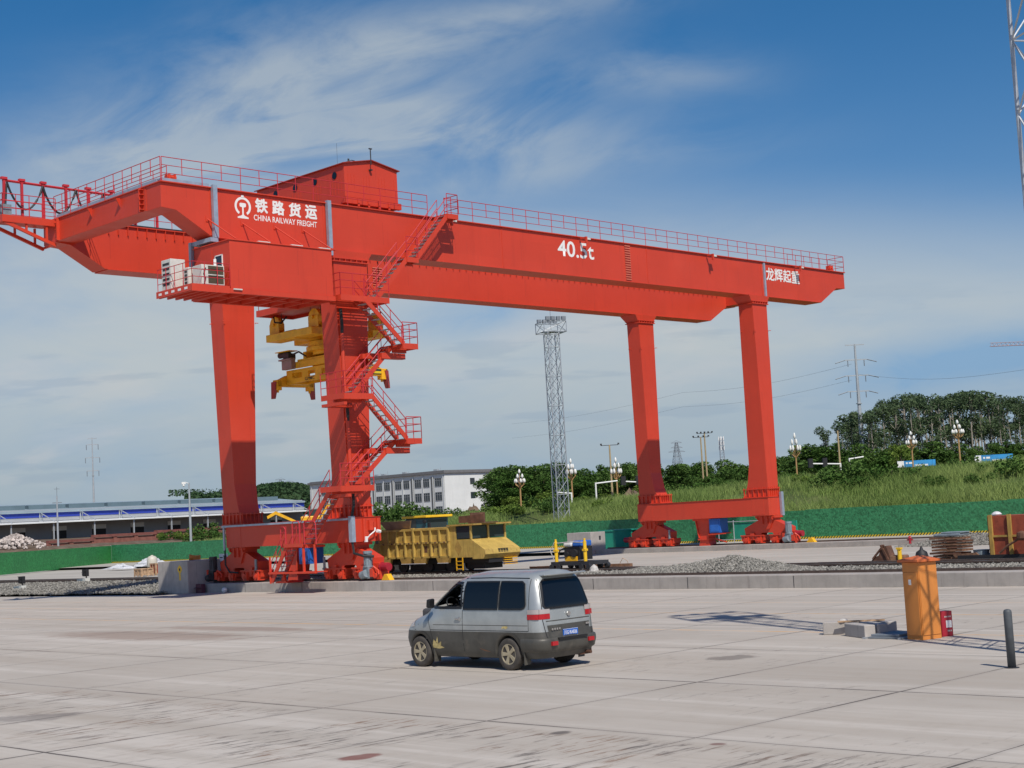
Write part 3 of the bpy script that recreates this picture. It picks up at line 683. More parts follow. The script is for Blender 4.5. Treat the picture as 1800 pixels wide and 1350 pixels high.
# railway emblem: open ring with a rail section standing in it
m = MB(); cx, cz = 4.60, 19.12; R1, R2 = .47, .35; N = 36; vs = []; fs = []
for i in range(N + 1):
    t = R(-58) + (R(296)) * i / N
    for r_ in (R1, R2): vs.append((cx + r_ * math.cos(t) * 1.02, -.005, cz + r_ * math.sin(t)))
for i in range(N): fs.append((2 * i, 2 * i + 1, 2 * i + 3, 2 * i + 2))
m.add(vs, fs)
m.add([(cx - .10, -.005, cz + .44), (cx + .10, -.005, cz + .44), (cx + .06, -.005, cz + .56), (cx - .06, -.005, cz + .56)], [(0, 1, 2, 3)])
rs = [(-.32, -.60), (.32, -.60), (.32, -.53), (.10, -.46), (.045, -.40), (.045, -.05), (.16, -.02), (.19, .02), (.19, .13), (.14, .17), (-.14, .17), (-.19, .13), (-.19, .02), (-.16, -.02), (-.045, -.05), (-.045, -.40), (-.10, -.46), (-.32, -.53)]
m.add([(cx + a, -.0055, cz + b) for a, b in rs], [tuple(range(len(rs)))])
m.build('emblem', 'white', g1)

# ---- legs
def leg(xt, xb, yt, yb, flare, zt=ZB - .04, zb=3.68, cap=True):
    m = MB(); zf = 5.9
    def ring(xr, yr, z): return [(xr[0], yr[0], z), (xr[1], yr[0], z), (xr[1], yr[1], z), (xr[0], yr[1], z)]
    lerp = lambda a, b, t: (a[0] + (b[0] - a[0]) * t, a[1] + (b[1] - a[1]) * t)
    T = lambda z: (zt - .55 - z) / (zt - .55 - zb)
    r1 = ring(xt, yt, zt - .55); xf, yf = lerp(xt, xb, T(zf)), lerp(yt, yb, T(zf)); r2 = ring(xf, yf, zf)
    yq = lerp(yf, yb, .5); yq = (yq[0] + flare[0] * .35, yq[1] + flare[1] * .35)
    r3 = ring(lerp(xf, xb, .55), yq, 4.75); yz = (yb[0] + flare[0], yb[1] + flare[1]); r4 = ring(xb, yz, zb)
    r0 = ring((xt[0] - .35, xt[1] + .35), (yt[0] - .04, yt[1] + .3), zt)
    for hi, lo in ((r0, r1), (r1, r2), (r2, r3), (r3, r4)): m.add(hi + lo, [(0, 1, 5, 4), (1, 2, 6, 5), (2, 3, 7, 6), (3, 0, 4, 7)])
    m.add(r0, [(0, 1, 2, 3)]); m.add(r4, [(3, 2, 1, 0)])
    bmv = m.build('leg', 'red', CR)
    bm = bmesh.new(); bm.from_mesh(bmv.data); bmesh.ops.remove_doubles(bm, verts=bm.verts, dist=.001); bmesh.ops.recalc_face_normals(bm, faces=bm.faces); bm.to_mesh(bmv.data); bm.free()
    # bolted flange at the foot and at the head
    m = MB(); a, b = xb; c, d = yz
    m.bx(a - .10, b + .10, c - .10, d + .10, 4.22, 4.27); m.bx(a - .10, b + .10, c - .10, d + .10, zb + .001, zb + .05)
    n = 5
    for i in range(n + 1):
        X = a + (b - a) * i / n; m.bx(X - .02, X + .02, c - .09, c - .001, zb + .05, 4.22)
        m.bx(X - .03, X + .03, c - .095, c - .05, 4.27, 4.34)
    for i in range(n + 1):
        Y = c + (d - c) * i / n; m.bx(a - .09, a - .001, Y - .02, Y + .02, zb + .05, 4.22); m.bx(a - .095, a - .05, Y - .03, Y + .03, 4.27, 4.34)
    m.build('bolted_flange', 'red', bmv); m = MB(); z = zt - .55; a, b = xt; c, d = yt
    m.bx(a - .10, b + .10, c - .10, d + .10, z - .05, z); m.bx(a - .10, b + .10, c - .10, d + .10, z + .12, z + .16)
    for i in range(7):
        X = a + (b - a) * i / 6; m.bx(X - .02, X + .02, c - .09, c - .02, z, z + .12)
    m.build('bolted_flange', 'red', bmv)
    m = MB()
    for X, Y in ((xt[0], yt[0]), (xt[1], yt[0]), (xt[0], yt[1])):
        m.tube([(X, Y, 15.0), (X - .1, Y - .12, 15.02), (X + .1, Y - .14, 15.02)], .02, 5)
    m.build('lifting_lug', 'red', bmv)
    return bmv
leg((9.95, 12.15), (10.35, 11.65), (-.15, 1.1), (-.15, 1.2), (0, .45))
leg((9.95, 12.15), (10.35, 11.65), (9.95, 11.2), (9.9, 11.15), (-.5, 0))
leg((45.85, 47.5), (46.05, 47.2), (-.15, 1.0), (-.25, 1.2), (0, .5))
leg((45.85, 47.5), (46.05, 47.2), (9.98, 11.1), (9.9, 11.1), (-.75, 0))
# ---- sill beams
def sill(x0, x1, y0, y1, tray):
    m = MB(); m.bx(x0, x1, y0, y1, 2.44, 3.66); m.bx(x0 - .05, x1 + .05, y0 - .04, y1 + .04, 3.661, 3.70 - .022)
    for y in (y0 + .9, y1 - .9): m.bx(x0 - .012, x0 - .001, y - .5, y + .5, 2.5, 3.6)
    return m.build('sill_beam', 'red', CR, bevel=.008)
sl = sill(9.95, 11.6, -.95, 10.4, True); srr = sill(45.75, 47.3, -.42, 11.1, False)
m = MB(); m.bx(9.75, 9.93, -.7, 10.55, 3.56, 3.66); m.bx(9.70, 9.93, -.98, -.72, 2.45, 3.75); m.bx(9.85, 9.93, 10.46, 10.58, 2.3, 3.6); m.build('conduit', 'tray', CR)
m = MB(); m.bx(47.0, 47.25, -.62, -.44, 2.4, 4.0); m.build('conduit', 'tray', CR)
m = MB(); m.tube([(10.0, -.85, 4.9), (9.95, -.9, 4.3), (9.85, -.85, 3.75)], .07, 8); m.tube([(9.8, -.85, 2.45), (9.75, -1.0, 1.9), (9.85, -1.6, 1.75), (10.2, -2.0, 1.7)], .07, 8)
m.tube([(9.9, 10.5, 2.35), (9.9, 10.5, 1.5), (9.95, 10.2, 1.1), (10.1, 9.6, 1.05)], .05, 8); m.build('cable', 'black', CR)
# front face of the near left foot: brackets and small junctions
m = MB(); m.bx(10.4, 10.5, -1.05, -.955, 2.5, 3.6); m.bx(11.3, 11.4, -1.05, -.955, 2.5, 3.6); m.bx(10.75, 11.0, -1.1, -.96, 3.0, 3.5)
m.bx(11.05, 11.2, -1.08, -.96, 3.05, 3.4); m.build('bracket', 'redbright', CR)
m = MB(); m.tube([(10.6, -1.0, 2.55), (10.7, -1.15, 2.75), (11.0, -1.2, 2.95), (11.1, -1.1, 3.1)], .035, 6); m.cyl((11.1, -1.25, 2.95), (11.3, -1.25, 2.9), .09, n=8); m.bx(10.45, 10.6, -1.1, -.97, 2.42, 2.7); m.build('horn', 'white', CR)
# ---- bogies
def bogie(X, yc, motors, flip=1):
    b = bpy.data.objects.new('bogie', None); COL.objects.link(b); b.parent = CR; b.location = (X, yc, 0); b.scale.y = flip
    m = MB()
    eq = [(-1.78, 1.08), (-1.85, 1.62), (-.72, 2.12), (.72, 2.12), (1.85, 1.62), (1.78, 1.08), (.62, 1.08), (.42, 1.30), (-.42, 1.30), (-.62, 1.08)]
    m.prism(eq, -.36, .36, 'x')
    m.prism([(-.72, 2.42), (-.30, 1.55), (.30, 1.55), (.72, 2.42)], -.46, -.365, 'x')
    m.bx(-.5, .5, -.8, .8, 2.28, 2.43); m.bx(-.44, .44, -.62, .62, 2.10, 2.30)
    for y in (-.6, -.2, .2, .6): m.bx(-.56, -.47, y - .03, y + .03, 1.75 + abs(y) * .7, 2.40)
    for k in range(8): m.bx(-.53, -.50, -.7 + .2 * k - .03, -.7 + .2 * k + .03, 2.34, 2.38)
    m.build('equalizer', 'red', b)
    for s in (-1, 1):
        y = s * 1.18; m = MB()
        m.prism([(y - .92, .98), (y - .98, 1.15), (y + .98, 1.15), (y + .92, .98), (y + .92, .80), (y + .82, .72), (y + .82, .60), (y + .25, .60), (y + .18, .82), (y - .18, .82), (y - .25, .60), (y - .82, .60), (y - .82, .72), (y - .92, .80)], -.42, .42, 'x')
        m.bx(-.46, .46, y - .16, y + .16, 1.0, 1.32)
        for k in (-.8, -.45, -.1, .25, .6): m.bx(-.47, -.425, y + k, y + k + .05, .85, 1.12)
        m.bx(-.50, -.42, y - .95, y + .95, 1.10, 1.17)
        t = m.build('wheel_truck', 'red', b)
        for q in (-.53, .53):
            m = MB(); m.cyl((-.18, y + q, .80), (.18, y + q, .80), .235, n=18); m.cyl((-.22, y + q, .80), (.22, y + q, .80), .18, n=18); m.build('wheel', 'rust', t)
            m = MB(); m.cyl((-.56, y + q, .82), (-.43, y + q, .82), .17, n=14); m.cyl((-.59, y + q, .82), (-.56, y + q, .82), .08, n=10); m.bx(-.54, -.425, y + q - .24, y + q - .17, .62, 1.05); m.build('axle_box', 'redbright', t)
    for kind, y in motors:
        if kind == 'buffer':
            s = 1 if y > 0 else -1
            m = MB(); m.bx(-.3, .3, min(y, y + s * .5), max(y, y + s * .5), .55, 1.35); m.build('buffer_frame', 'redbright', b)
            m = MB(); m.cyl((-.1, y + s * .5, 1.15), (-.1, y + s * 1.0, 1.15), .20, n=16); m.cyl((-.1, y + s * .45, 1.15), (-.1, y + s * .52, 1.15), .24, n=16); m.build('buffer', 'extred', b)
        elif kind in ('motor', 'darkmotor'):
            mt = 'motor' if kind == 'motor' else 'dark'
            m = MB(); m.cyl((-.62, y, 1.25), (-.62, y, 1.85), .20, n=14); m.cyl((-.62, y, 1.85), (-.62, y, 1.98), .23, n=14); m.cyl((-.62, y, 1.18), (-.62, y, 1.25), .26, n=14)
            for k in range(9): t = k * .7; m.bx(-.62 + .2 * math.cos(t) - .015, -.62 + .2 * math.cos(t) + .015, y + .2 * math.sin(t) - .015, y + .2 * math.sin(t) + .015, 1.3, 1.8)
            m.bx(-.8, -.45, y - .22, y + .22, .62, 1.18); m.cyl((-.85, y - .1, .88), (-.85, y + .25, .78), .2, n=12); mo = m.build('drive_motor', mt, b)
            m = MB(); m.bx(-.75, -.44, y - .5, y - .25, .7, 1.1); m.tube([(-.7, y - .4, 1.1), (-.72, y - .55, 1.2), (-.6, y - .75, 1.0), (-.7, y - .9, .8)], .05, 6); m.cyl((-.7, y - .55, .75), (-.5, y - .55, .75), .13, n=10); m.bx(-.8, -.45, y + .26, y + .42, .6, 1.25); m.build('drive_bracket', 'redbright', mo)
        elif kind == 'tank':
            m = MB(); m.cyl((-.45, y, 1.15), (-.45, y, 1.75), .07, n=10); m.bx(-.5, -.4, y - .1, y + .1, 1.1, 1.2); m.build('grease_pump', 'motor', b)
    return b
bogie(10.75, .15, [('motor', -1.75), ('buffer', -1.75), ('tank', 2.0)])
bogie(10.75, 9.9, [('darkmotor', 2.15), ('tank', -1.7)])
bogie(46.65, .25, [('buffer', -1.7), ('motor', -1.95)])
bogie(46.65, 10.45, [('buffer', 1.7), ('tank', -1.8)])
# ---- guide pillars with cable boxes halfway along the sills
def pillar(X, y):
    m = MB(); m.prism([(y - .75, 2.43), (y - .35, .95), (y - .48, .52), (y + .48, .52), (y + .35, .95), (y + .75, 2.43)], X - .4, X + .4, 'x')
    m.bx(X - .5, X + .5, y - .85, y + .85, 2.30, 2.435); m.bx(X - .48, X + .48, y - .5, y + .5, .95, 1.05)
    for k in (-.2, .2): m.prism([(y + k * 3, 2.3), (y + k * 2 - .03, 1.1), (y + k * 2 + .03, 1.1), (y + k * 3 + .06, 2.3)], X - .48, X - .405, 'x')
    return m.build('guide_pillar', 'redbright', CR)
p1_ = pillar(10.75, 4.95); p2_ = pillar(46.6, 5.55)
for X, y0 in ((10.4, 3.0), (46.3, 3.9)):
    m = MB(); m.bx(X - .35, X + .55, y0, y0 + .95, 1.42, 2.40); m.bx(X - .38, X - .351, y0 + .1, y0 + .85, 1.5, 2.3); m.build('cable_box', 'blueb', CR, bevel=.02)
m = MB(); m.bx(46.2, 46.9, 3.7, 5.1, 1.34, 1.41); m.tube([(46.3, 4.6, 1.0), (46.2, 3.6, .75)], .05, 6); m.tube([(46.0, 5.0, 1.3), (46.0, 3.5, 1.35)], .035, 6); m.build('cable_shelf', 'redbright', CR)

# ---- electrical room slung below the near girder
er = bpy.data.objects.new('electrical_room', None); COL.objects.link(er); er.parent = CR
m = MB(); m.bx(2.55, 8.62, -1.72, 1.3, 14.68, 16.98); m.bx(2.50, 8.66, -1.77, 1.35, 16.981, 17.04); m.build('wall', 'red', er, bevel=.015)
m = MB(); m.bx(2.45, 8.7, -1.78, -1.62, 14.44, 14.675); m.bx(2.45, 8.7, 1.2, 1.36, 14.44, 14.675)
for k in range(8): X = 2.5 + k * .87; m.bx(X, X + .1, -1.6, 1.19, 14.46, 14.67)
m.bx(2.5, 8.7, -.3, -.2, 14.50, 14.66); m.build('floor_frame', 'red', er)
m = MB(); m.bx(2.53, 2.545, -1.08, -.55, 15.45, 16.35); w_ = m.build('window', 'glass', er)
m = MB()
for a in ((-1.13, -1.08, 15.4, 16.4), (-.55, -.50, 15.4, 16.4), (-1.13, -.50, 16.35, 16.4), (-1.13, -.50, 15.4, 15.45)): m.bx(2.51, 2.549, *a)
m.build('window_frame', 'white', w_)
m = MB(); m.bx(2.53, 2.549, -.25, .55, 14.8, 16.7); m.build('door', 'red', er)
for X in (2.75, 4.75, 6.7, 8.45):
    m = MB(); m.tube([(X + .35, -1.62, 17.05), (X - .22, -.01, 18.28)], .035, 6); m.bx(X - .32, X - .12, -.03, -.001, 18.15, 18.42); m.bx(X + .2, X + .5, -1.7, -1.5, 17.04, 17.12); m.build('hanger', 'red', er)
for X in (4.55, 6.5, 8.2): m = MB(); m.bx(X - .35, X + .35, -1.74, -1.5, 17.045, 17.085); m.build('floodlight', 'cab', er)
m = MB(); m.bx(2.62, 3.1, -1.85, -1.70, 14.6, 14.66); m.build('floodlight', 'cab', er)
m = MB(); m.bx(.40, 2.44, -1.72, 1.25, 14.56, 14.72); m.bx(.36, .40, -1.74, 1.27, 14.45, 14.76); m.bx(.36, 2.44, -1.78, -1.73, 14.42, 14.76)
for k in range(5): m.bx(.45 + k * .45, .53 + k * .45, -1.7, 1.2, 14.44, 14.555)
sh = m.build('unit_platform', 'red', er)
m = MB()
for k in range(5): m.bx(.352, .359, -1.4 + k * .55, -1.15 + k * .55, 14.55, 14.66)
m.build('reflector', 'white', sh)
railing([(2.5, -1.72, 14.76), (.42, -1.72, 14.76), (.42, 1.2, 14.76)], h=1.05, step=.8, parent=er, r=.017, alt=False)
def ac(x0, x1, y0, y1, z1, fans, grille=False):
    m = MB(); m.bx(x0, x1, y0, y1, 14.78, z1); a = m.build('air_conditioner', 'cab', er, bevel=.02)
    if fans:
        m = MB()
        for k in range(fans):
            z = 14.95 + (z1 - 15.05) * (k + .5) / fans
            m.bx(x0 - .012, x0 - .001, y0 + .12, y1 - .12, z - .06, z + .05)
        m.build('vent', 'dark', a)
    if grille:
        m = MB()
        for k in range(2): m.bx(x0 + .35, x1 - .06, y0 - .014, y0 - .001, 14.88 + k * .44, 15.26 + k * .44)
        MAT.setdefault('grille', M('grille_brown', (.075, .06, .035), .6)); m.build('grille', 'grille', a)
        m = MB(); m.tube([(x0 + .1, y0 - .02, 14.8), (x0 + .2, y0 - .03, 15.1), (x0 + .08, y0 - .03, 15.3), (x0 + .22, y0 - .02, 15.6)], .02, 5); m.build('pipe', 'dark', a)
    return a
ac(.55, 1.35, .25, 1.05, 16.25, 5); ac(1.0, 1.4, -.55, -.1, 15.75, 4); ac(1.1, 2.35, -1.5, -.75, 15.75, 0, True)
m = MB(); m.cyl((2.05, -1.2, 15.75), (2.05, -1.2, 16.1), .07, n=8); m.build('pipe_cap', 'white', er)

# ---- trolley with machinery house
tv = bpy.data.objects.new('trolley', None); COL.objects.link(tv); tv.parent = CR
hx0, hx1, hy0, hy1 = 11.45, 15.1, .5, 8.3
m = MB(); m.prism([(hx0, 20.45), (hx1, 20.45), (hx1, 22.25), ((hx0 + hx1) / 2, 22.60), (hx0, 22.25)], hy0, hy1, 'y')
for k in range(16):
    X = hx0 + .25 + k * .21
    if k % 5 < 3: m.bx(X - .015, X + .015, hy0 - .012, hy0 - .001, 21.0 + .2 * (k % 2), 21.75)
for k in range(30):
    Y = hy0 + .3 + k * .25
    if k % 7 < 4: m.bx(hx0 - .012, hx0 - .001, Y - .015, Y + .015, 20.7, 21.5)
ho = m.build('machinery_house', 'red', tv)
m = MB(); xm = (hx0 + hx1) / 2
for s, xa in ((-1, hx0 - .12), (1, hx1 + .12)):
    m.hexa([(min(xa, xm), hy0 - .12, 22.235 if xa < xm else 22.605), (max(xa, xm), hy0 - .12, 22.605 if xa < xm else 22.235), (max(xa, xm), hy1 + .12, 22.605 if xa < xm else 22.235), (min(xa, xm), hy1 + .12, 22.235 if xa < xm else 22.605)],
           [(min(xa, xm), hy0 - .12, 22.285 if xa < xm else 22.655), (max(xa, xm), hy0 - .12, 22.655 if xa < xm else 22.285), (max(xa, xm), hy1 + .12, 22.655 if xa < xm else 22.285), (min(xa, xm), hy1 + .12, 22.285 if xa < xm else 22.655)])
MAT['roofred'] = M('roof_dark_red', (.30, .03, .02), .6); m.build('roof', 'roofred', ho)
for Y in (1.3, 3.0, 4.75, 6.55):
    m = MB(); m.cyl((hx0 - .03, Y, 21.75), (hx0 - .005, Y, 21.75), .19, n=18); m.build('porthole', 'tint', ho)
m = MB(); m.tube([(13.2, hy0 - .14, 22.35), (13.2, hy0 - .14, 23.25)], .03, 6); m.bx(13.1, 13.3, hy0 - .17, hy0 - .11, 23.2, 23.26); m.bx(13.13, 13.27, hy0 - .18, hy0 - .01, 22.05, 22.12); m.tube([(11.5, hy0 + .1, 22.3), (11.9, hy0 - .1, 22.45), (12.3, hy0 + .1, 22.5), (12.2, hy0 + .5, 22.5)], .025, 5)
m.build('mast', 'dark', ho)
m = MB(); m.tube([(11.6, 1.2, 22.3), (11.6, 1.2, 23.5)], .008, 4); m.cyl((11.95, .7, 22.4), (11.95, .7, 22.6), .05, n=8); m.build('antenna', 'dark', ho)
m = MB(); m.bx(11.3, 15.2, .35, .6, 20.12, 20.445); m.bx(11.3, 15.2, 10.5, 11.1, 20.12, 20.4); m.bx(11.4, 11.7, .61, 11.0, 20.14, 20.44); m.bx(14.8, 15.1, .61, 11.0, 20.14, 20.44); m.bx(13.1, 13.4, .61, 11.0, 20.14, 20.44)
for X in (12.2, 12.9, 13.6, 14.3): m.bx(X - .06, X + .06, .3, .349, 20.0, 20.4)
m.build('trolley_frame', 'red', tv)
for X in (11.75, 14.7):
    for Y in (1.15, 10.06):
        m = MB(); m.cyl((X, Y - .08, 20.12), (X, Y + .08, 20.12), .155, n=14); m.build('wheel', 'redbright', tv)
# operator's gallery slung under the trolley
m = MB(); m.bx(10.15, 12.5, 1.6, 6.9, 15.02, 15.12); m.bx(10.1, 10.2, 1.55, 6.95, 14.86, 15.2); m.bx(12.45, 12.55, 1.55, 6.95, 14.86, 15.2); m.bx(10.201, 12.449, 6.85, 6.95, 14.86, 15.2)
for X, Y in ((10.4, 2.2), (12.3, 2.2), (10.4, 5.4), (12.3, 5.4)): m.bx(X - .07, X + .07, Y - .07, Y + .07, 15.13, 20.13)
ga = m.build('cab_gallery', 'red', tv)
railing([(10.2, 3.6, 15.2), (10.2, 6.85, 15.2), (12.45, 6.85, 15.2)], h=1.05, step=1.0, parent=tv, r=.018, alt=False)
m = MB(); m.bx(10.45, 12.2, 2.4, 5.2, 15.13, 17.2); cb = m.build('operator_cab', 'dark', tv, bevel=.03)
m = MB(); m.bx(10.43, 10.448, 2.6, 5.0, 15.5, 16.9); m.build('window', 'tint', cb)
m = MB(); m.tube([(11.0, 6.6, 14.87), (10.9, 6.4, 14.55), (11.2, 6.2, 14.5), (11.5, 6.1, 14.87)], .05, 6); m.build('cable', 'black', tv)
# ---- festoon on the back girder and the end gallery
m = MB(); m.tube([(-2.05, 11.6, 21.95), (8.0, 11.6, 21.8)], .07, 6)
for X in (-1.98, -1.0, .2, 1.5, 2.8, 4.2, 5.6, 7.0): m.bx(X - .06, X + .06, 11.54, 11.66, ZT + .05, 22.02); m.bx(X - .16, X + .16, 11.5, 11.7, 22.0, 22.12)
fe_ = m.build('festoon_beam', 'redrail', CR)
m = MB()
sp = [-1.9, .1, 2.0, 3.6, 5.0, 6.3]
for a, b in zip(sp[:-1], sp[1:]):
    pts = [(a + (b - a) * k / 12, 11.45, 21.85 - 1.35 * math.sin(math.pi * k / 12) ** .8) for k in range(13)]; m.tube(pts, .055, 6)
m.tube([(-1.9, 11.45, 21.8), (-2.0, 11.45, 20.6), (-2.05, 11.45, 19.9)], .05, 6); m.build('festoon_cable', 'black', fe_)
m = MB(); m.bx(-2.9, -.01, 10.0, 11.4, 19.55, 19.72); m.bx(-2.9, -.01, 9.94, 10.0, 19.42, 19.78); m.bx(-2.94, -2.9, 9.94, 11.45, 19.42, 19.78)
for Y in (10.05, 11.3):
    m.bar((-2.8, Y, 19.45), (-.02, Y, 18.45), .14, .16); m.bar((-1.6, Y, 19.5), (-1.6, Y, 18.98), .1); m.bar((-.5, Y, 19.5), (-.5, Y, 18.65), .1)
m.bar((-.05, 10.05, 18.5), (-.05, 11.3, 18.5), .1); m.build('end_gallery', 'red', CR)
railing([(0, 9.98, 19.78), (-2.9, 9.98, 19.78), (-2.9, 11.4, 19.78), (0, 11.4, 19.78)], h=1.1, step=.8, r=.02, alt=False)
m = MB(); m.bx(-2.7, -2.15, 10.5, 11.2, 19.73, 20.45); m.build('control_box', 'motor', CR)

# ---- stairs on the near left leg and girder face
def flight(p, q, y0, y1, axis='x', rails=True, step=.24, hoop=True):
    """p (foot) and q (head) are (along, z); y0..y1 is the width across"""
    P = (lambda a, z, w: (a, w, z)) if axis == 'x' else (lambda a, z, w: (w, a, z))
    m = MB(); d = Vector((q[0] - p[0], 0, q[1] - p[1])); n = max(2, round(abs(q[1] - p[1]) / step))
    for w in (y0, y1): m.bar(P(p[0], p[1], w), P(q[0], q[1], w), .05, .24)
    f = m.build('stair_flight', 'red', CR)
    m = MB()
    for k in range(n + 1):
        a = p[0] + (q[0] - p[0]) * k / n; z = p[1] + (q[1] - p[1]) * k / n
        for o_, w_ in ((-.095, .03), (0.0, .018), (.095, .025)):
            if axis == 'x': m.bx(a + o_ - w_, a + o_ + w_, y0 + .03, y1 - .03, z - .02, z + .015)
            else: m.bx(y0 + .03, y1 - .03, a + o_ - w_, a + o_ + w_, z - .02, z + .015)
    m.build('treads', 'galv', f)
    if rails:
        m = MB()
        for w in (y0, y1):
            for hh in (.55, 1.0):
                a = Vector(P(p[0], p[1] + hh, w)); b = Vector(P(q[0], q[1] + hh, w)); m.tube([Vector(P(p[0], p[1] + .1, w)), a, b, Vector(P(q[0], q[1] + .1, w))] if hh == 1.0 else [a, b], .022, 6)
            for t in (.33, .66): a = p[0] + (q[0] - p[0]) * t; z = p[1] + (q[1] - p[1]) * t; m.tube([P(a, z, w), P(a, z + 1.0, w)], .02, 5)
        m.build('handrail', 'redrail', f)
    return f
def landing(x0, x1, y0, y1, z, sides, th=.2):
    m = MB()
    for k in range(int((y1 - y0) / .11)): m.bx(x0 + .03, x1 - .03, y0 + .05 + k * .11, y0 + .09 + k * .11, z - .04, z)
    m.bx(x0 - .02, x0 + .03, y0, y1, z - th, z + .05); m.bx(x1 - .03, x1 + .02, y0, y1, z - th, z + .05)
    m.bx(x0, x1, y0 - .02, y0 + .03, z - th - .02, z + .05); m.bx(x0 + .04, x1 - .04, (y0 + y1) / 2 - .05, (y0 + y1) / 2 + .05, z - th - .12, z - .045)
    for k in range(4): yy = y0 + (y1 - y0) * (k + .5) / 4; m.bx(x0 + .04, x1 - .04, yy - .03, yy + .03, z - .13, z - .045)
    l = m.build('landing', 'red', CR)
    C = {'l': [(x0, y0, z + .05), (x0, y1, z + .05)], 'r': [(x1, y0, z + .05), (x1, y1, z + .05)], 'f': [(x0, y0, z + .05), (x1, y0, z + .05)], 'b': [(x0, y1, z + .05), (x1, y1, z + .05)]}
    for s in sides: railing(C[s], 'handrail', 1.1, .7, .02, l, alt=False)
    return l
# two flights along the girder face
flight((14.80, 17.2), (17.15, 19.75), -1.15, -.35); landing(14.05, 14.85, -1.2, -.15, 17.16, 'f'); flight((11.9, 14.86), (14.1, 17.12), -1.15, -.35)
landing(17.1, 17.9, -1.2, -.12, 19.8, 'fr')
# the zigzag down the front of the leg
landing(8.85, 12.0, -2.0, -.2, 14.72, 'fl', .22)
flight((12.85, 12.45), (10.35, 14.66), -2.0, -1.25); landing(12.75, 13.75, -2.05, -.2, 12.42, 'fr', .22)
flight((10.05, 9.82), (12.75, 12.36), -1.1, -.3); landing(8.75, 10.6, -2.05, -.2, 9.78, 'fl', .22)
flight((12.75, 7.55), (10.55, 9.72), -2.0, -1.25); landing(12.7, 13.7, -2.05, -.2, 7.52, 'fr', .22)
flight((10.0, 5.25), (12.7, 7.48), -1.1, -.3); landing(8.4, 10.5, -1.9, -.25, 5.2, 'f', .22)
for z in (12.1, 7.2): m = MB(); m.bx(12.0, 13.6, -1.2, -.9, z - .35, z - .05); m.bx(11.3, 12.0, -.5, -.2, z - .3, z - .05); m.bx(11.5, 13.7, -.6, -.5, z - .3, z - .02); m.build('landing_bracket', 'red', CR)
for z in (9.3, 4.75): m = MB(); m.bx(8.8, 10.6, -.5, -.16, z - .05, z + .1); m.bx(8.75, 8.95, -2.0, -.2, z - .05, z + .1); m.build('landing_bracket', 'red', CR)
m = MB(); m.tube([(10.2, -.24, 14.2), (10.25, -.24, 9.9)], .1, 8); m.tube([(10.3, -.24, 9.5), (10.4, -.24, 5.4)], .1, 8); m.build('leg_pipe', 'red', CR)
m = MB(); m.tube([(10.18, -.26, 14.35), (10.2, -.3, 13.5), (10.2, -.26, 13.1)], .09, 8); m.tube([(10.3, -.26, 9.6), (10.32, -.3, 8.9), (10.33, -.26, 8.6)], .09, 8); m.tube([(10.4, -.28, 5.3), (10.3, -.45, 4.7), (10.0, -.85, 4.2)], .06, 8); m.build('cable', 'black', CR)
# lower flight along the sill, landing and steps to the wall
flight((1.75, 2.5), (-.85, 5.1), 8.55, 9.25, 'y'); 
m = MB(); m.bx(8.5, 9.4, 1.5, 3.1, 2.40, 2.46); m.bx(8.46, 8.5, 1.5, 3.1, 2.34, 2.52); m.bx(8.5, 9.9, 1.5, 1.6, 2.28, 2.40); m.bx(8.5, 9.9, 3.0, 3.1, 2.28, 2.40)
lp = m.build('landing', 'red', CR)
def hoop(m, x, y0, y1, z, h):
    m.tube([(x, y0, z), (x, y0, z + h - .12), (x, y0 + .1, z + h), (x, y1 - .1, z + h), (x, y1, z + h - .12), (x, y1, z)], .03, 6)
    for k in (.35, .7): m.tube([(x, y0, z + h * k), (x, y1, z + h * k)], .02, 5)
m = MB(); hoop(m, 8.5, 1.75, 2.35, 2.5, 1.15); hoop(m, 9.35, 1.9, 2.5, 2.5, 1.15); hoop(m, 8.5, 2.95, 3.35, 2.4, 1.0); hoop(m, 8.5, .4, 1.35, 2.45, 1.15); m.build('handrail', 'redrail', lp)
flight((4.35, .60), (2.95, 2.42), 8.55, 9.2, 'y', True, .26)
m = MB()
for Y in (.6, 1.55): m.bx(8.5, 8.6, Y - .05, Y + .05, 1.05, 2.45)
m.bx(8.45, 8.6, .55, 4.5, 1.0, 1.1); m.bx(8.5, 9.9, 4.35, 4.5, 1.0, 1.1); m.bx(8.5, 8.56, 4.38, 4.48, .52, 1.9); m.bx(8.6, 9.4, .7, 4.3, 1.04, 1.08)
m.prism([(3.3, .52), (4.4, .52), (4.3, .62), (3.5, .62)], 8.8, 9.8, 'x'); m.prism([(3.6, .62), (3.9, .62), (3.75, 1.0)], 8.85, 8.95, 'x')
m.build('ladder_frame', 'redbright', CR)

# ---- container spreader hanging from the hoist ropes
SX, SY = 13.35, 5.0
sp_ = thing('container_spreader', 'yellow container lifting spreader hanging on ropes below the gantry crane', 'spreader', W(SX, SY, 0), HD)
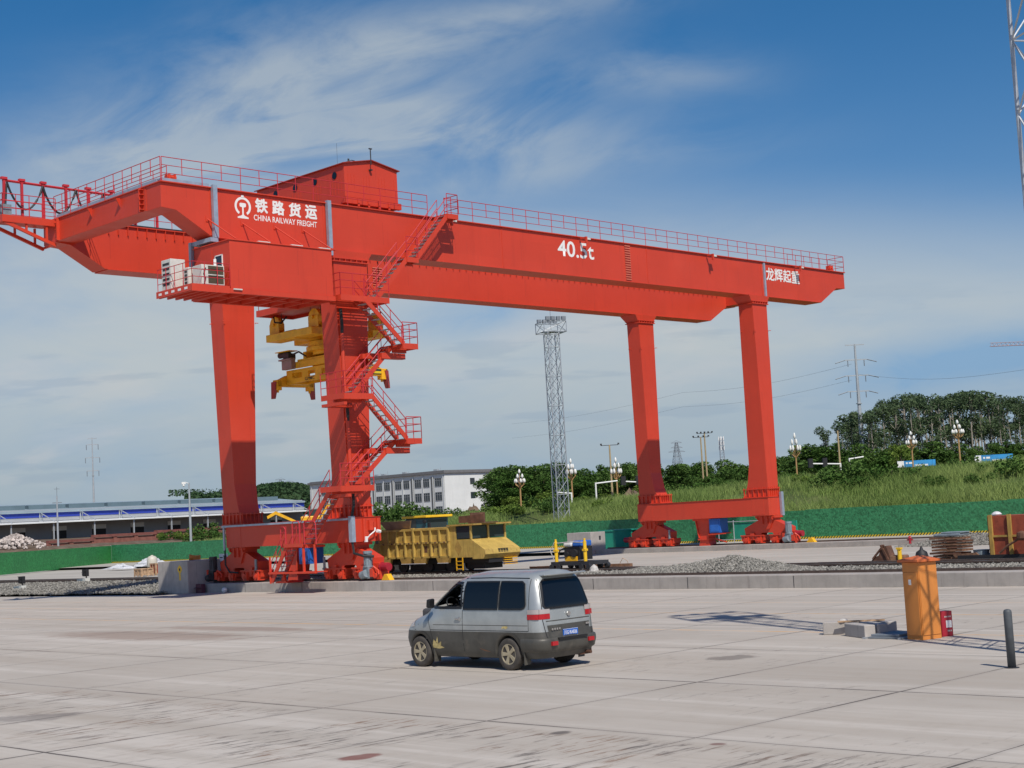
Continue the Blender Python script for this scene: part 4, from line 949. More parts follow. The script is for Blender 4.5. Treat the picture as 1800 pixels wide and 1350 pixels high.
# head block along X with three sheaves, turntable, then the main frame and the telescopic beams along Y
m = MB()
m.hexa([(-2.5, -.45, 13.45), (2.5, -.45, 13.45), (2.5, .45, 13.45), (-2.5, .45, 13.45)], [(-2.5, -.45, 13.95), (2.5, -.45, 13.95), (2.5, .45, 13.95), (-2.5, .45, 13.95)])
m.bx(-.75, .75, -2.0, 2.0, 13.4, 13.98); m.bx(-2.6, -1.6, -2.05, 2.05, 13.50, 13.9); m.bx(1.6, 2.6, -2.05, 2.05, 13.5, 13.9)
m.build('head_block', 'yellow', sp_, bevel=.03)
def sheave(x_, y_, mat, par=sp_):
    m = MB(); m.cyl((x_ - .14, y_, 14.45), (x_ + .14, y_, 14.45), .46, n=20); m.bx(x_ - .2, x_ - .15, y_ - .42, y_ + .42, 13.9, 14.5); m.bx(x_ + .15, x_ + .2, y_ - .42, y_ + .42, 13.9, 14.5); m.cyl((x_ - .3, y_, 14.45), (x_ + .3, y_, 14.45), .1, n=8)
    m.build('sheave', mat, par)
    m = MB()
    for s in (-.44, .44): m.tube([(x_, y_ + s, 14.45), (x_, y_ + s * 1.1, 20.0)], .018, 5)
    m.build('rope', 'dark', par)
sheave(-2.05, 1.75, 'yellow'); sheave(-2.05, -1.75, 'yellow'); sheave(2.05, 1.75, 'rust'); sheave(2.05, -1.75, 'yellow')
m = MB(); m.cyl((0, 0, 13.10), (0, 0, 13.42), 1.05, n=28); m.cyl((0, 0, 12.9), (0, 0, 13.11), 1.15, n=28); m.cyl((0, 0, 12.72), (0, 0, 12.9), .8, n=24)
for k in range(26): t = 2 * math.pi * k / 26; m.bx(1.1 * math.cos(t) - .03, 1.1 * math.cos(t) + .03, 1.1 * math.sin(t) - .03, 1.1 * math.sin(t) + .03, 13.11, 13.16)
m.build('turntable', 'yellow', sp_)
m = MB(); m.bx(-.65, .65, -1.9, 1.9, 12.3, 12.62)
for s in (-1, 1): m.bx(-.6, .6, s * 1.3 - .12, s * 1.3 + .12, 12.6, 13.0); m.bx(s * .62 - .08, s * .62 + .08, -2.1, 2.1, 12.15, 12.5)
m.build('middle_frame', 'yellow', sp_, bevel=.02)
m = MB()
for s in (-1, 1):
    xx = s * .55
    # side webs with two long openings
    for y0, y1, z0, z1 in ((-3.0, 3.0, 11.35, 11.62), (-3.0, 3.0, 11.92, 12.1), (-3.0, -2.5, 11.6, 11.95), (-1.5, -.8, 11.6, 11.95), (-.2, .4, 11.6, 11.95), (1.0, 1.6, 11.6, 11.95), (2.5, 3.0, 11.6, 11.95)): m.bx(xx - .07, xx + .07, y0, y1, z0, z1)
m.bx(-.47, .47, -3.0, -2.4, 11.4, 12.05); m.bx(-.47, .47, 2.4, 3.0, 11.4, 12.05); m.build('main_beam', 'yellow', sp_, bevel=.015)
text_mesh('lettering', 'GPMC', 'dark', (0, .85, 0, .18), parent=sp_, bold=.01, xform=Matrix.Translation((-.63, 1.3, 11.40)) @ Matrix.Rotation(R(-90), 4, 'Z') @ Matrix.Rotation(R(90), 4, 'X'))
for s in (-1, 1):
    m = MB(); y = s * 3.0
    m.bx(-1.25, 1.25, min(y, y + s * .32), max(y, y + s * .32), 11.22, 11.55); m.prism([(-1.25, 11.55), (1.25, 11.55), (.6, 11.85), (-.6, 11.85)], min(y, y + s * .25), max(y, y + s * .25), 'y')
    m.bx(-.6, .6, min(y - s * .6, y), max(y - s * .6, y), 11.3, 11.7)
    for q in (-1, 1): m.bx(q * 1.12 - .16, q * 1.12 + .16, min(y, y + s * .4), max(y, y + s * .4), 11.02, 11.6); m.cyl((q * 1.1, y + s * .2, 10.9), (q * 1.1, y + s * .2, 11.03), .07, n=8)
    eb_ = m.build('end_beam', 'yellow', sp_, bevel=.015)
    m = MB()
    for q in (-1, 1):
        for k in range(2): m.bx(q * (.75 + .3 * k) - .08, q * (.75 + .3 * k) + .08, y + s * .325, y + s * .33, 11.32, 11.42)
    m.build('slot', 'dark', eb_)
    for q in (-1, 1):
        m = MB(); m.hexa([(q * 1.38 - .04, y + s * .3 - .12, 10.55), (q * 1.38 + .10, y + s * .3 - .12, 10.55), (q * 1.38 + .10, y + s * .3 + .12, 10.55), (q * 1.38 - .04, y + s * .3 + .12, 10.55)],
               [(q * 1.25 - .1, y + s * .25 - .22, 11.5), (q * 1.25 + .12, y + s * .25 - .22, 11.5), (q * 1.25 + .12, y + s * .25 + .22, 11.5), (q * 1.25 - .1, y + s * .25 + .22, 11.5)])
        MAT.setdefault('flip', M('flipper_red', (.33, .05, .05), .5)); m.build('flipper', 'flip', sp_)
m = MB(); m.bx(-1.0, -.7, 2.0, 2.9, 12.12, 12.75); m.bx(-1.15, -.75, 1.9, 3.0, 12.62, 12.7); m.build('control_cabinet', MAT.setdefault('mauve', M('cabinet_mauve', (.30, .22, .21), .6)), sp_, bevel=.02)
m = MB(); m.cyl((-.95, 2.2, 12.95), (-.95, 3.1, 12.95), .16, n=12); m.bx(-1.1, -.6, 2.1, 2.6, 12.72, 13.0); m.tube([(-.9, 2.0, 12.9), (-.9, 1.4, 13.0), (-.8, .9, 12.7)], .05, 6); m.build('hydraulic_pump', 'dark', sp_)
m = MB(); m.bx(-1.2, -.6, 1.9, 3.2, 13.1, 13.14); m.build('pump_cover', 'yellowb', sp_)
m = MB(); m.bx(.35, 1.4, -3.36, -3.325, 11.3, 11.6); m.build('hazard_plate', 'hazard', sp_)
# ================================================================== silver van
def van_paint():
    m = bpy.data.materials.new('van_silver'); m.use_nodes = True; nt = m.node_tree; nt.nodes.clear(); x = NX(nt)
    v = x.node('ShaderNodeTexCoord').outputs['Object']; X, Y, Z = x.sep(v)
    c = x.mix(x.sstep(x.noise(v, 2.5, 5.0), .35, .7), (.36, .385, .385, 1), (.43, .455, .45, 1))
    dirt = x.m('MULTIPLY', x.sstep(x.m('ADD', Z, x.m('MULTIPLY', x.noise(v, 3.0, 6.0, .7), .5)), 1.25, .85), .45)
    c = x.mix(dirt, c, (.24, .225, .20, 1))
    p = x.node('ShaderNodeBsdfPrincipled'); nt.links.new(c, p.inputs['Base Color']); p.inputs['Metallic'].default_value = .4
    nt.links.new(x.m('ADD', .34, x.m('MULTIPLY', dirt, .5)), p.inputs['Roughness']); p.inputs['Coat Weight'].default_value = .35; p.inputs['Coat Roughness'].default_value = .12
    nt.links.new(p.outputs[0], x.node('ShaderNodeOutputMaterial').inputs[0]); return m
MAT['vsilver'] = van_paint()
MAT['vdark'] = M('van_dark_lower', (.085, .082, .072), .5, .25, .15, 3, stain=(.19, .165, .13), sscale=2.5, samt=.5)
MAT['vscuff'] = M('scuffed_filler', (.50, .40, .17), .8, var=.25, scale=9)
MAT['trim'] = M('black_trim', (.012, .012, .013), .45)
MAT['tyre'] = M('tyre_dusty', (.062, .055, .048), .85, 0, .3, 6)
MAT['alloy'] = M('alloy_tan', (.46, .40, .28), .42, .45, .1, 8)
MAT['hubdark'] = M('brake_dark', (.03, .028, .025), .7)
MAT['lampred'] = glass('lamp_red', (.42, .012, .02), .12)
MAT['lampclear'] = glass('lamp_clear', (.42, .38, .37), .12)
MAT['chrome'] = M('chrome', (.6, .6, .6), .18, .9)
MAT['plate'] = M('plate_blue', (.02, .13, .52), .4)
MAT['seat'] = M('seat_grey', (.06, .06, .065), .85)

VZ = 2.0
def lerp_tab(tab, z):
    for (a, p), (b, q) in zip(tab[:-1], tab[1:]):
        if z <= b: return p + (q - p) * max(0, (z - a) / (b - a))
    return tab[-1][1]
XR = [(.24, -.90), (.40, -.99), (.62, -1.00), (.80, -.965), (1.05, -.945), (1.30, -.92), (1.60, -.84), (1.80, -.775), (1.90, -.72), (2.0, -.62)]
XF = [(.24, 3.50), (.40, 3.66), (.60, 3.70), (.78, 3.66), (.92, 3.52), (1.02, 3.32), (1.14, 3.02), (1.30, 2.80), (1.50, 2.52), (1.70, 2.22), (1.84, 1.98), (1.93, 1.70), (2.0, 1.3)]
WD = [(.24, .76), (.34, .815), (.55, .845), (.80, .85), (1.0, .845), (1.2, .825), (1.4, .79), (1.6, .75), (1.74, .712), (1.84, .672), (1.91, .60), (1.96, .48), (1.99, .30), (2.0, .04)]
xr = lambda z: lerp_tab(XR, z); xf = lambda z: lerp_tab(XF, z); wd = lambda z: lerp_tab(WD, z)
RC = .24
def side_y(x_, z):
    w = wd(z); a, b = xr(z), xf(z); rc = min(RC, w * .8)
    if x_ < a + rc:
        d = (a + rc - x_) / rc; return w - rc + rc * math.sqrt(max(0, 1 - d ** 2.4))
    Lf = min(1.35, (b - a) * .5)
    if x_ > b - Lf:
        d = (x_ - (b - Lf)) / Lf; return w * max(0, 1 - max(0, d) ** 3.2) ** (1 / 2.6)
    return w
def rear_x(y, z):
    w = wd(z); a = xr(z); rc = min(RC, w * .8); t = min(1, abs(y) / max(w, .01)); bow = .035 * t * t
    if abs(y) > w - rc:
        d = (abs(y) - (w - rc)) / rc; return a + bow + rc * (1 - math.sqrt(max(0, 1 - min(1, d) ** 2.4)))
    return a + bow
van = thing('silver_van', 'silver and dark grey minivan with dented lower door parked on the concrete yard', 'van', (.24, 33.18, 0), R(135.5)); van.scale = (1.0, 1.05, 1.035)
# body shell: horizontal loops stacked from sill to roof
NR, NC, NS, NF = 8, 7, 80, 16
def loop(z):
    w = wd(z); a, b = xr(z), xf(z); rc = min(RC, w * .8); Lf = min(1.35, (b - a) * .5); half = []
    for i in range(NR): y = (w - rc) * i / NR; half.append((rear_x(y, z), y))
    for i in range(NC):
        t = math.pi / 2 * i / NC; c, s = math.cos(t), math.sin(t); y = w - rc + rc * (s ** (2 / 2.4)); half.append((rear_x(min(y, w - 1e-4), z), y))
    x0, x1 = a + rc, b - Lf
    for i in range(NS): half.append((x0 + (x1 - x0) * i / NS, w))
    for i in range(NF + 1):
        t = i / NF; d = math.sin(t * math.pi / 2); half.append((x1 + Lf * d, w * max(0, 1 - d ** 3.2) ** (1 / 2.6)))
    full = half + [(p[0], -p[1]) for p in reversed(half[1:-1])]
    return [(p[0], p[1], z) for p in full]
zs = [.24, .30, .36, .42, .48, .54, .60, .66, .72, .775, .785, .84, .90, .96, 1.02, 1.08, 1.14, 1.20, 1.26, 1.32, 1.38, 1.44, 1.50, 1.56, 1.62, 1.68, 1.74, 1.79, 1.84, 1.88, 1.91, 1.935, 1.96, 1.98, 1.99, 2.0]
loops = [loop(z) for z in zs]; nl = len(loops[0])
WIN_FRONT = [(1.42, 1.27), (1.50, 1.78), (2.02, 1.78), (2.36, 1.60), (2.78, 1.30), (2.80, 1.27)]
WIN_MID = [(.30, 1.24), (.30, 1.80), (1.36, 1.80), (1.36, 1.24)]
WIN_REAR = [(-.50, 1.27), (-.53, 1.33), (-.46, 1.74), (-.38, 1.79), (.25, 1.80), (.25, 1.24), (-.40, 1.24)]
REARWIN = [(-.66, 1.30), (-.60, 1.24), (.60, 1.24), (.66, 1.30), (.58, 1.74), (.50, 1.81), (-.50, 1.81), (-.58, 1.74)]
def inside(p, poly):
    c = False; n = len(poly)
    for i in range(n):
        a, b = poly[i], poly[(i + 1) % n]
        if (a[1] > p[1]) != (b[1] > p[1]) and p[0] < (b[0] - a[0]) * (p[1] - a[1]) / (b[1] - a[1]) + a[0]: c = not c
    return c
m = MB()
for l in loops: m.v += l
for k in range(len(zs) - 1):
    for i in range(nl):
        q = (k * nl + i, k * nl + (i + 1) % nl, (k + 1) * nl + (i + 1) % nl, (k + 1) * nl + i)
        c = [sum(m.v[j][d] for j in q) / 4 for d in range(3)]
        if abs(c[1]) > .5 and (math.hypot(c[0], c[2] - .34) < .385 or math.hypot(c[0] - 2.8, c[2] - .34) < .385): continue
        if abs(c[1]) > .55 and inside((c[0], c[2]), WIN_FRONT): continue
        if 1.22 < c[2] < 1.82 and c[0] > xf(c[2]) - .28 and abs(c[1]) < wd(c[2]) * .88: continue        # windscreen
        m.f.append(q); m.mi.append(1 if c[2] < .78 else 0)
m.f.append(tuple((len(zs) - 1) * nl + i for i in range(nl))); m.mi.append(0)
body = m.build('body', ['vsilver', 'vdark'], van, smooth=True)
smooth_by_angle(body, 40)
FR = (1, .85, .7, .55, .4, .25, .12)
def patch_side(poly, off, name, mat, par, s=1, th=.008, n=1):
    """thin panel lying on the body side, outline poly in (x, z)"""
    pts = []
    for a, b in zip(poly, poly[1:] + poly[:1]):
        for t in range(8): pts.append((a[0] + (b[0] - a[0]) * t / 8, a[1] + (b[1] - a[1]) * t / 8))
    cx = sum(p[0] for p in pts) / len(pts); cz = sum(p[1] for p in pts) / len(pts)
    m = MB(); rings = []
    for f in FR:
        rings.append([(cx + (p[0] - cx) * f, cz + (p[1] - cz) * f) for p in pts])
    vs = [(p[0], s * (side_y(p[0], p[1]) + off), p[1]) for r_ in rings for p in r_] + [(cx, s * (side_y(cx, cz) + off), cz)]
    q = len(pts); fs = []; nr = len(FR)
    for k in range(nr - 1):
        for i in range(q): fs.append((k * q + i, k * q + (i + 1) % q, (k + 1) * q + (i + 1) % q, (k + 1) * q + i))
    for i in range(q): fs.append(((nr - 1) * q + i, (nr - 1) * q + (i + 1) % q, nr * q))
    m.add(vs, fs); o = m.build(name, mat, par, smooth=True)
    return o
def patch_rear(poly, off, name, mat, par, smooth=True):
    pts = []
    for a, b in zip(poly, poly[1:] + poly[:1]):
        for t in range(8): pts.append((a[0] + (b[0] - a[0]) * t / 8, a[1] + (b[1] - a[1]) * t / 8))
    cy = sum(p[0] for p in pts) / len(pts); cz = sum(p[1] for p in pts) / len(pts); vs = []; q = len(pts)
    for f in FR: vs += [(rear_x(cy + (p[0] - cy) * f, cz + (p[1] - cz) * f) - off, cy + (p[0] - cy) * f, cz + (p[1] - cz) * f) for p in pts]
    vs.append((rear_x(cy, cz) - off, cy, cz)); fs = []; nr = len(FR)
    for k in range(nr - 1):
        for i in range(q): fs.append((k * q + i, k * q + (i + 1) % q, (k + 1) * q + (i + 1) % q, (k + 1) * q + i))
    for i in range(q): fs.append(((nr - 1) * q + i, (nr - 1) * q + (i + 1) % q, nr * q))
    m = MB(); m.add(vs, fs); return m.build(name, mat, par, smooth=smooth)
def strip_side(poly, w, off, name, mat, par, s=1, closed=True):
    """ribbon of width w along an outline on the body side"""
    m = MB(); pts = []
    seq = list(zip(poly, poly[1:] + (poly[:1] if closed else [])))
    if not closed: seq = list(zip(poly[:-1], poly[1:]))
    for a, b in seq:
        for t in range(6): pts.append(Vector((a[0] + (b[0] - a[0]) * t / 6, a[1] + (b[1] - a[1]) * t / 6)))
    if not closed: pts.append(Vector(poly[-1]))
    n = len(pts); vs = []
    for i, p in enumerate(pts):
        d = (pts[(i + 1) % n] - pts[i - 1]) if closed else (pts[min(i + 1, n - 1)] - pts[max(i - 1, 0)])
        d.normalize(); nn = Vector((-d.y, d.x)) * w / 2
        for q in (p + nn, p - nn): vs.append((q.x, s * (side_y(q.x, q.y) + off), q.y))
    fs = [(2 * i, 2 * i + 1, (2 * i + 3) % (2 * n), (2 * i + 2) % (2 * n)) for i in range(n if closed else n - 1)]
    m.add(vs, fs); return m.build(name, mat, par, smooth=True)
for s in (1, -1):
    w1_ = patch_side(WIN_MID, .012, 'side_window', 'tint', van, s); strip_side(WIN_MID, .035, .015, 'window_seal', 'trim', w1_, s)
    w2_ = patch_side(WIN_REAR, .012, 'quarter_window', 'tint', van, s); strip_side(WIN_REAR, .035, .015, 'window_seal', 'trim', w2_, s)
    strip_side(WIN_FRONT, .055, .006, 'window_seal', 'trim', van, s)
    strip_side([(2.05, 1.80), (2.42, 1.60), (2.86, 1.28)], .06, .007, 'front_pillar', 'trim', van, s, False)
    # shut lines and grooves
    strip_side([(1.39, .36), (1.39, 1.22)], .014, .002, 'door_gap', 'trim', van, s, False); strip_side([(2.32, .40), (2.44, .80), (2.55, 1.1), (2.62, 1.26)], .012, .002, 'door_gap', 'trim', van, s, False)
    strip_side([(-.62, .80), (3.0, .80)], .012, .003, 'rub_strip', 'trim', van, s, False); strip_side([(-.6, .91), (2.9, .91)], .012, .002, 'crease', 'vdark', van, s, False)
    strip_side([(-.62, .80), (-.62, 1.22), (-.60, 1.84)], .012, .002, 'door_gap', 'trim', van, s, False)
    strip_side([(-.55, 1.855), (.6, 1.88), (1.9, 1.87)], .02, .003, 'roof_gutter', 'trim', van, s, False)
    # wheel-arch lips, mud flaps
    for cx in (0, 2.8):
        m = MB(); vs = []
        for i in range(25):
            t = R(-8) + R(196) * i / 24
            for r_ in (.375, .435):
                xx = cx + r_ * math.cos(t); zz = max(.25, .34 + r_ * math.sin(t)); vs.append((xx, s * (side_y(xx, max(.26, zz)) + .016), zz))
            xx = cx + .372 * math.cos(t); zz = max(.25, .34 + .372 * math.sin(t)); vs.append((xx, s * (side_y(xx, max(.26, zz)) - .16), zz))
        fs = []
        for i in range(24):
            for k in (0, 1): fs.append((3 * i + (0 if k == 0 else 2), 3 * i + (1 if k == 0 else 0), 3 * i + 3 + (1 if k == 0 else 0), 3 * i + 3 + (0 if k == 0 else 2)))
        m.add(vs, fs); m.build('wheel_arch', 'vdark', van, smooth=True)
        m = MB(); m.bx(cx - .46, cx - .44, s * .80 - .14, s * .80 + .04, .12, .40); m.build('mud_flap', 'vdark', van)
    m = MB(); m.bx(1.46, 1.60, min(s * .84, s * .878), max(s * .84, s * .878), 1.02, 1.06); m.bx(1.44, 1.49, min(s * .84, s * .868), max(s * .84, s * .868), 1.00, 1.08); m.build('door_handle', 'chrome', van, bevel=.008)
    ya, yb = sorted((s * .84, s * 1.02)); m = MB(); m.hexa([(2.26, ya, 1.26), (2.36, ya, 1.26), (2.36, yb, 1.28), (2.26, yb, 1.28)], [(2.24, ya, 1.47), (2.33, ya, 1.47), (2.33, yb, 1.46), (2.24, yb, 1.46)])
    m.build('door_mirror', 'trim', van, bevel=.03)
    # tail lamp: clear upper, red lower, wrapping the corner
    pts = [(-.62, 1.03), (-.62, 1.19), (-.70, 1.23), (-.82, 1.23), (-.82, 1.03)]
    def lamp(z0, z1, mat, name, par=None):
        m = MB(); vs = []; seq = []
        for i in range(9): xx = -.60 - .31 * i / 9; seq.append((xx, side_y(xx, (z0 + z1) / 2)))
        z = (z0 + z1) / 2
        for i in range(10): yy = wd(z) - .012 - .30 * (i / 9) ** 1.0; seq.append((rear_x(yy, z), yy))
        out = []
        for i, p in enumerate(seq):
            a = seq[max(i - 1, 0)]; b = seq[min(i + 1, len(seq) - 1)]; d = Vector((b[0] - a[0], b[1] - a[1])).normalized(); nn = Vector((-d.y, d.x))
            if nn.x > 0 and nn.y < 0: nn = -nn
            if nn.dot(Vector((p[0] - 1, p[1]))) < 0: nn = -nn
            out.append((p[0] + nn.x * .014, p[1] + nn.y * .014))
        for p in out: vs += [(p[0], s * p[1], z0), (p[0], s * p[1], z1)]
        m.add(vs, [(2 * i, 2 * i + 1, 2 * i + 3, 2 * i + 2) for i in range(len(out) - 1)]); return m.build(name, mat, par or van, smooth=True)
    tl = lamp(1.03, 1.135, 'lampred', 'tail_light'); lamp(1.137, 1.23, 'lampclear', 'clear_lens', tl)
    m = MB(); m.bx(-1.075, -1.0, min(s * .46, s * .62), max(s * .46, s * .62), .50, .58); m.build('rear_reflector', 'lampred', van)
    hl = patch_side([(3.02, .86), (3.30, .84), (3.50, .86), (3.42, .99), (3.2, 1.06)], .01, 'headlight', 'lampclear', van, s)
# scuffs and dents on the near side (left)
sc_ = patch_side([(2.42, .42), (2.34, .60), (2.28, .52), (2.22, .66), (2.20, .50), (2.10, .56), (2.12, .46), (2.02, .42), (2.2, .40)], .004, 'bare_patch', 'vscuff', van, 1)
sc_['label'] = 'bare yellowish repair patch'
patch_side([(.18, .84), (.16, .89), (.02, .90), (-.02, .87), (.06, .83), (.10, .86)], .004, 'bare_patch', 'vscuff', van, 1)
patch_side([(.55, .36), (.75, .38), (.92, .44), (.70, .40)], .004, 'rust_scrape', 'wood', van, 1)
# rear: window, hatch seams, plate, emblem, bumper
rw = patch_rear(REARWIN, .014, 'rear_window', 'tint', van)
def strip_rear(poly, w, off, name, mat, par, closed=True):
    m = MB(); pts = []
    for a, b in (zip(poly, poly[1:] + poly[:1]) if closed else zip(poly[:-1], poly[1:])):
        for t in range(6): pts.append(Vector((a[0] + (b[0] - a[0]) * t / 6, a[1] + (b[1] - a[1]) * t / 6)))
    if not closed: pts.append(Vector(poly[-1]))
    n = len(pts); vs = []
    for i, p in enumerate(pts):
        d = (pts[(i + 1) % n] - pts[i - 1]) if closed else (pts[min(i + 1, n - 1)] - pts[max(i - 1, 0)])
        d.normalize(); nn = Vector((-d.y, d.x)) * w / 2
        for q in (p + nn, p - nn): vs.append((rear_x(q.x, q.y) - off, q.x, q.y))
    m.add(vs, [(2 * i, 2 * i + 1, (2 * i + 3) % (2 * n), (2 * i + 2) % (2 * n)) for i in range(n if closed else n - 1)]); return m.build(name, mat, par, smooth=True)
strip_rear(REARWIN, .04, .017, 'window_seal', 'trim', rw)
strip_rear([(-.60, 1.83), (-.66, 1.5), (-.70, 1.2), (-.71, 1.0), (-.66, .66), (-.60, .64), (.60, .64), (.66, .66), (.71, 1.0), (.70, 1.2), (.66, 1.5), (.60, 1.83)], .014, .004, 'hatch_gap', 'trim', van, False)
strip_rear([(-.64, .985), (.64, .985)], .02, .004, 'hatch_crease', 'vdark', van, False)
patch_rear([(-.62, .90), (-.58, .60), (-.5, .565), (.5, .565), (.58, .60), (.62, .90)], .006, 'hatch_lower', 'vdark', van)
m = MB(); m.bx(-.995, -.985, -.22, .22, .645, .795); pl = m.build('number_plate', 'plate', van)
ZP = Matrix.Translation((-.9965, .205, .655)) @ Matrix.Rotation(R(-90), 4, 'Z') @ Matrix.Rotation(R(90), 4, 'X')
text_mesh('plate_text', '川G·RA836', 'white', (.012, .398, .022, .112), parent=pl, bold=.012, xform=ZP)
m = MB(); m.bx(-.998, -.9955, -.218, .218, .648, .653); m.bx(-.998, -.9955, -.218, .218, .787, .792); m.build('plate_border', 'white', pl)
m = MB(); m.lathe((0, 0, 0), [(.05, 0), (.05, .012)], 16); em = m.build('emblem', 'chrome', van); em.data.transform(Matrix.Translation((-.965, 0, 1.10)) @ Matrix.Rotation(R(-90), 4, 'Y')); 
m = MB()
for k in range(4): m.bx(-.992, -.985, .54 - .07 * k - .045, .54 - .07 * k, .80, .84)
m.bx(-.985, -.975, -.58, -.48, .84, .88); m.build('badge', 'chrome', van)
m = MB(); vs = []
def offset_loop(z, off, zq):
    pts = [(p[0], p[1]) for p in loop(z)]; n = len(pts); half = [p for p in pts if p[0] < -.40]
    half.sort(key=lambda p: math.atan2(p[1], -(p[0] + .40))); out = []
    for i, p in enumerate(half):
        a_ = half[max(i - 1, 0)]; b_ = half[min(i + 1, len(half) - 1)]; d = Vector((b_[0] - a_[0], b_[1] - a_[1])); d.normalize(); nn = Vector((-d.y, d.x)); nn = nn if nn.dot(Vector((p[0] + .4, p[1]))) > 0 else -nn
        out.append((p[0] + nn.x * off, p[1] + nn.y * off, zq))
    return out
rows = [offset_loop(.62, -.01, .655), offset_loop(.6, .035, .64), offset_loop(.56, .05, .60), offset_loop(.52, .055, .53), offset_loop(.46, .045, .46), offset_loop(.42, .03, .39), offset_loop(.40, -.02, .36)]
n = len(rows[0]); rows = [r_ for r_ in rows if len(r_) == n]
for r_ in rows: vs += r_
m.add(vs, [(i * n + j, i * n + j + 1, (i + 1) * n + j + 1, (i + 1) * n + j) for i in range(len(rows) - 1) for j in range(n - 1)])
bp = m.build('rear_bumper', 'vdark', van, smooth=True)
m = MB(); m.bx(-1.075, -1.02, -.42, .42, .60, .645); m.build('step_pad', 'trim', bp)
m = MB(); m.cyl((-.8, -.52, .27), (-1.05, -.52, .27), .035, n=10); m.bx(-.9, -.5, -.7, -.35, .22, .34); m.build('exhaust', 'rust', van)
m = MB(); m.bx(-.93, -.62, -.50, .50, 1.885, 1.915); m.bx(-.94, -.86, -.62, .62, 1.895, 1.93); m.build('roof_spoiler', 'vsilver', van, bevel=.015)
m = MB(); m.bx(-.62, 3.2, -.66, .66, .22, .34); m.build('underbody', 'hubdark', van)
# wheels
def wheel(cx, sy):
    w = bpy.data.objects.new('wheel', None); COL.objects.link(w); w.parent = van; w.location = (cx, sy * .76, .33); w.rotation_euler.z = 0 if sy > 0 else math.pi
    prof = [(.20, -.105), (.29, -.105), (.318, -.09), (.33, -.06), (.33, .06), (.318, .09), (.29, .105), (.215, .10), (.205, .08)]
    m = MB(); m.lathe((0, 0, 0), [(r_, z) for r_, z in prof], 40); t = m.build('tyre', 'tyre', w, smooth=True); t.data.transform(Matrix.Rotation(R(-90), 4, 'X')); smooth_by_angle(t, 50)
    m = MB(); m.lathe((0, 0, 0), [(.205, -.08), (.2, .0), (.05, .01)], 32); d = m.build('hub', 'hubdark', w); d.data.transform(Matrix.Rotation(R(-90), 4, 'X'))
    m = MB(); m.lathe((0, 0, 0), [(.213, .06), (.213, .098), (.190, .094), (.188, .06)], 40); m.lathe((0, 0, 0), [(.062, .04), (.058, .088), (.0, .092)], 20)
    for k in range(5):
        for o in (-.16, .16):
            t0 = 2 * math.pi * k / 5 + o; t1 = 2 * math.pi * k / 5 + o * .75
            a = Vector((.05 * math.cos(t0), .05 * math.sin(t0), .075)); b = Vector((.20 * math.cos(t1), .20 * math.sin(t1), .085)); m.bar(a, b, .042, .03, up=(0, 0, 1))
    r_ = m.build('rim', 'alloy', w, bevel=.004); r_.data.transform(Matrix.Rotation(R(-90), 4, 'X'))
for cx in (0, 2.8):
    for sy in (1, -1): wheel(cx, sy)
# inside: dashboard, steering wheel, seats, bulkhead so the cabin reads through the open window
m = MB(); m.bx(2.35, 2.9, -.68, .68, .7, 1.24); m.build('dashboard', 'seat', van, bevel=.06)
m = MB(); pts = [(2.16 + .09 * math.cos(t), .38 + .18 * math.sin(t), 1.30 + .16 * math.cos(t)) for t in np.linspace(0, 2 * math.pi, 20)]; m.tube(pts, .016, 6)
m.tube([(2.16, .22, 1.30), (2.16, .54, 1.30)], .014, 5); m.tube([(2.16, .38, 1.30), (2.4, .38, 1.15)], .02, 6); m.build('steering_wheel', 'trim', van)
for sy in (.38, -.38):
    m = MB(); m.bx(1.35, 1.85, sy - .25, sy + .25, .55, .80); m.hexa([(1.32, sy - .25, .80), (1.48, sy - .25, .80), (1.48, sy + .25, .80), (1.32, sy + .25, .80)], [(1.16, sy - .22, 1.42), (1.28, sy - .22, 1.42), (1.28, sy + .22, 1.42), (1.16, sy + .22, 1.42)]); m.bx(1.12, 1.24, sy - .13, sy + .13, 1.46, 1.66); m.build('seat', 'seat', van, bevel=.04)
m = MB(); m.bx(-.62, 1.1, -.60, .60, .5, 1.70); m.build('rear_cabin_lining', 'hubdark', van)
m = MB(); m.bx(-.4, 2.9, -.7, .7, .34, .5); m.build('cabin_floor', 'hubdark', van)
m = MB()
for z in np.linspace(1.22, 1.82, 7):
    pass
vs = []; fs = []
zz = np.linspace(1.22, 1.82, 7); yy = np.linspace(-.88, .88, 13)
for z in zz:
    w = wd(z); b = xf(z); Lf = 1.35
    for y in yy:
        q = abs(y); d = (1 - q ** 2.6) ** (1 / 3.2); vs.append((b - Lf + Lf * d + .002, y * w, z))
for i in range(6):
    for j in range(12): fs.append((i * 13 + j, i * 13 + j + 1, (i + 1) * 13 + j + 1, (i + 1) * 13 + j))
m.add(vs, fs); m.build('windscreen', 'clear', van, smooth=True)
m = MB(); m.bx(2.25, 2.3, -.1, .1, 1.66, 1.74); m.build('rear_view_mirror', 'trim', van)

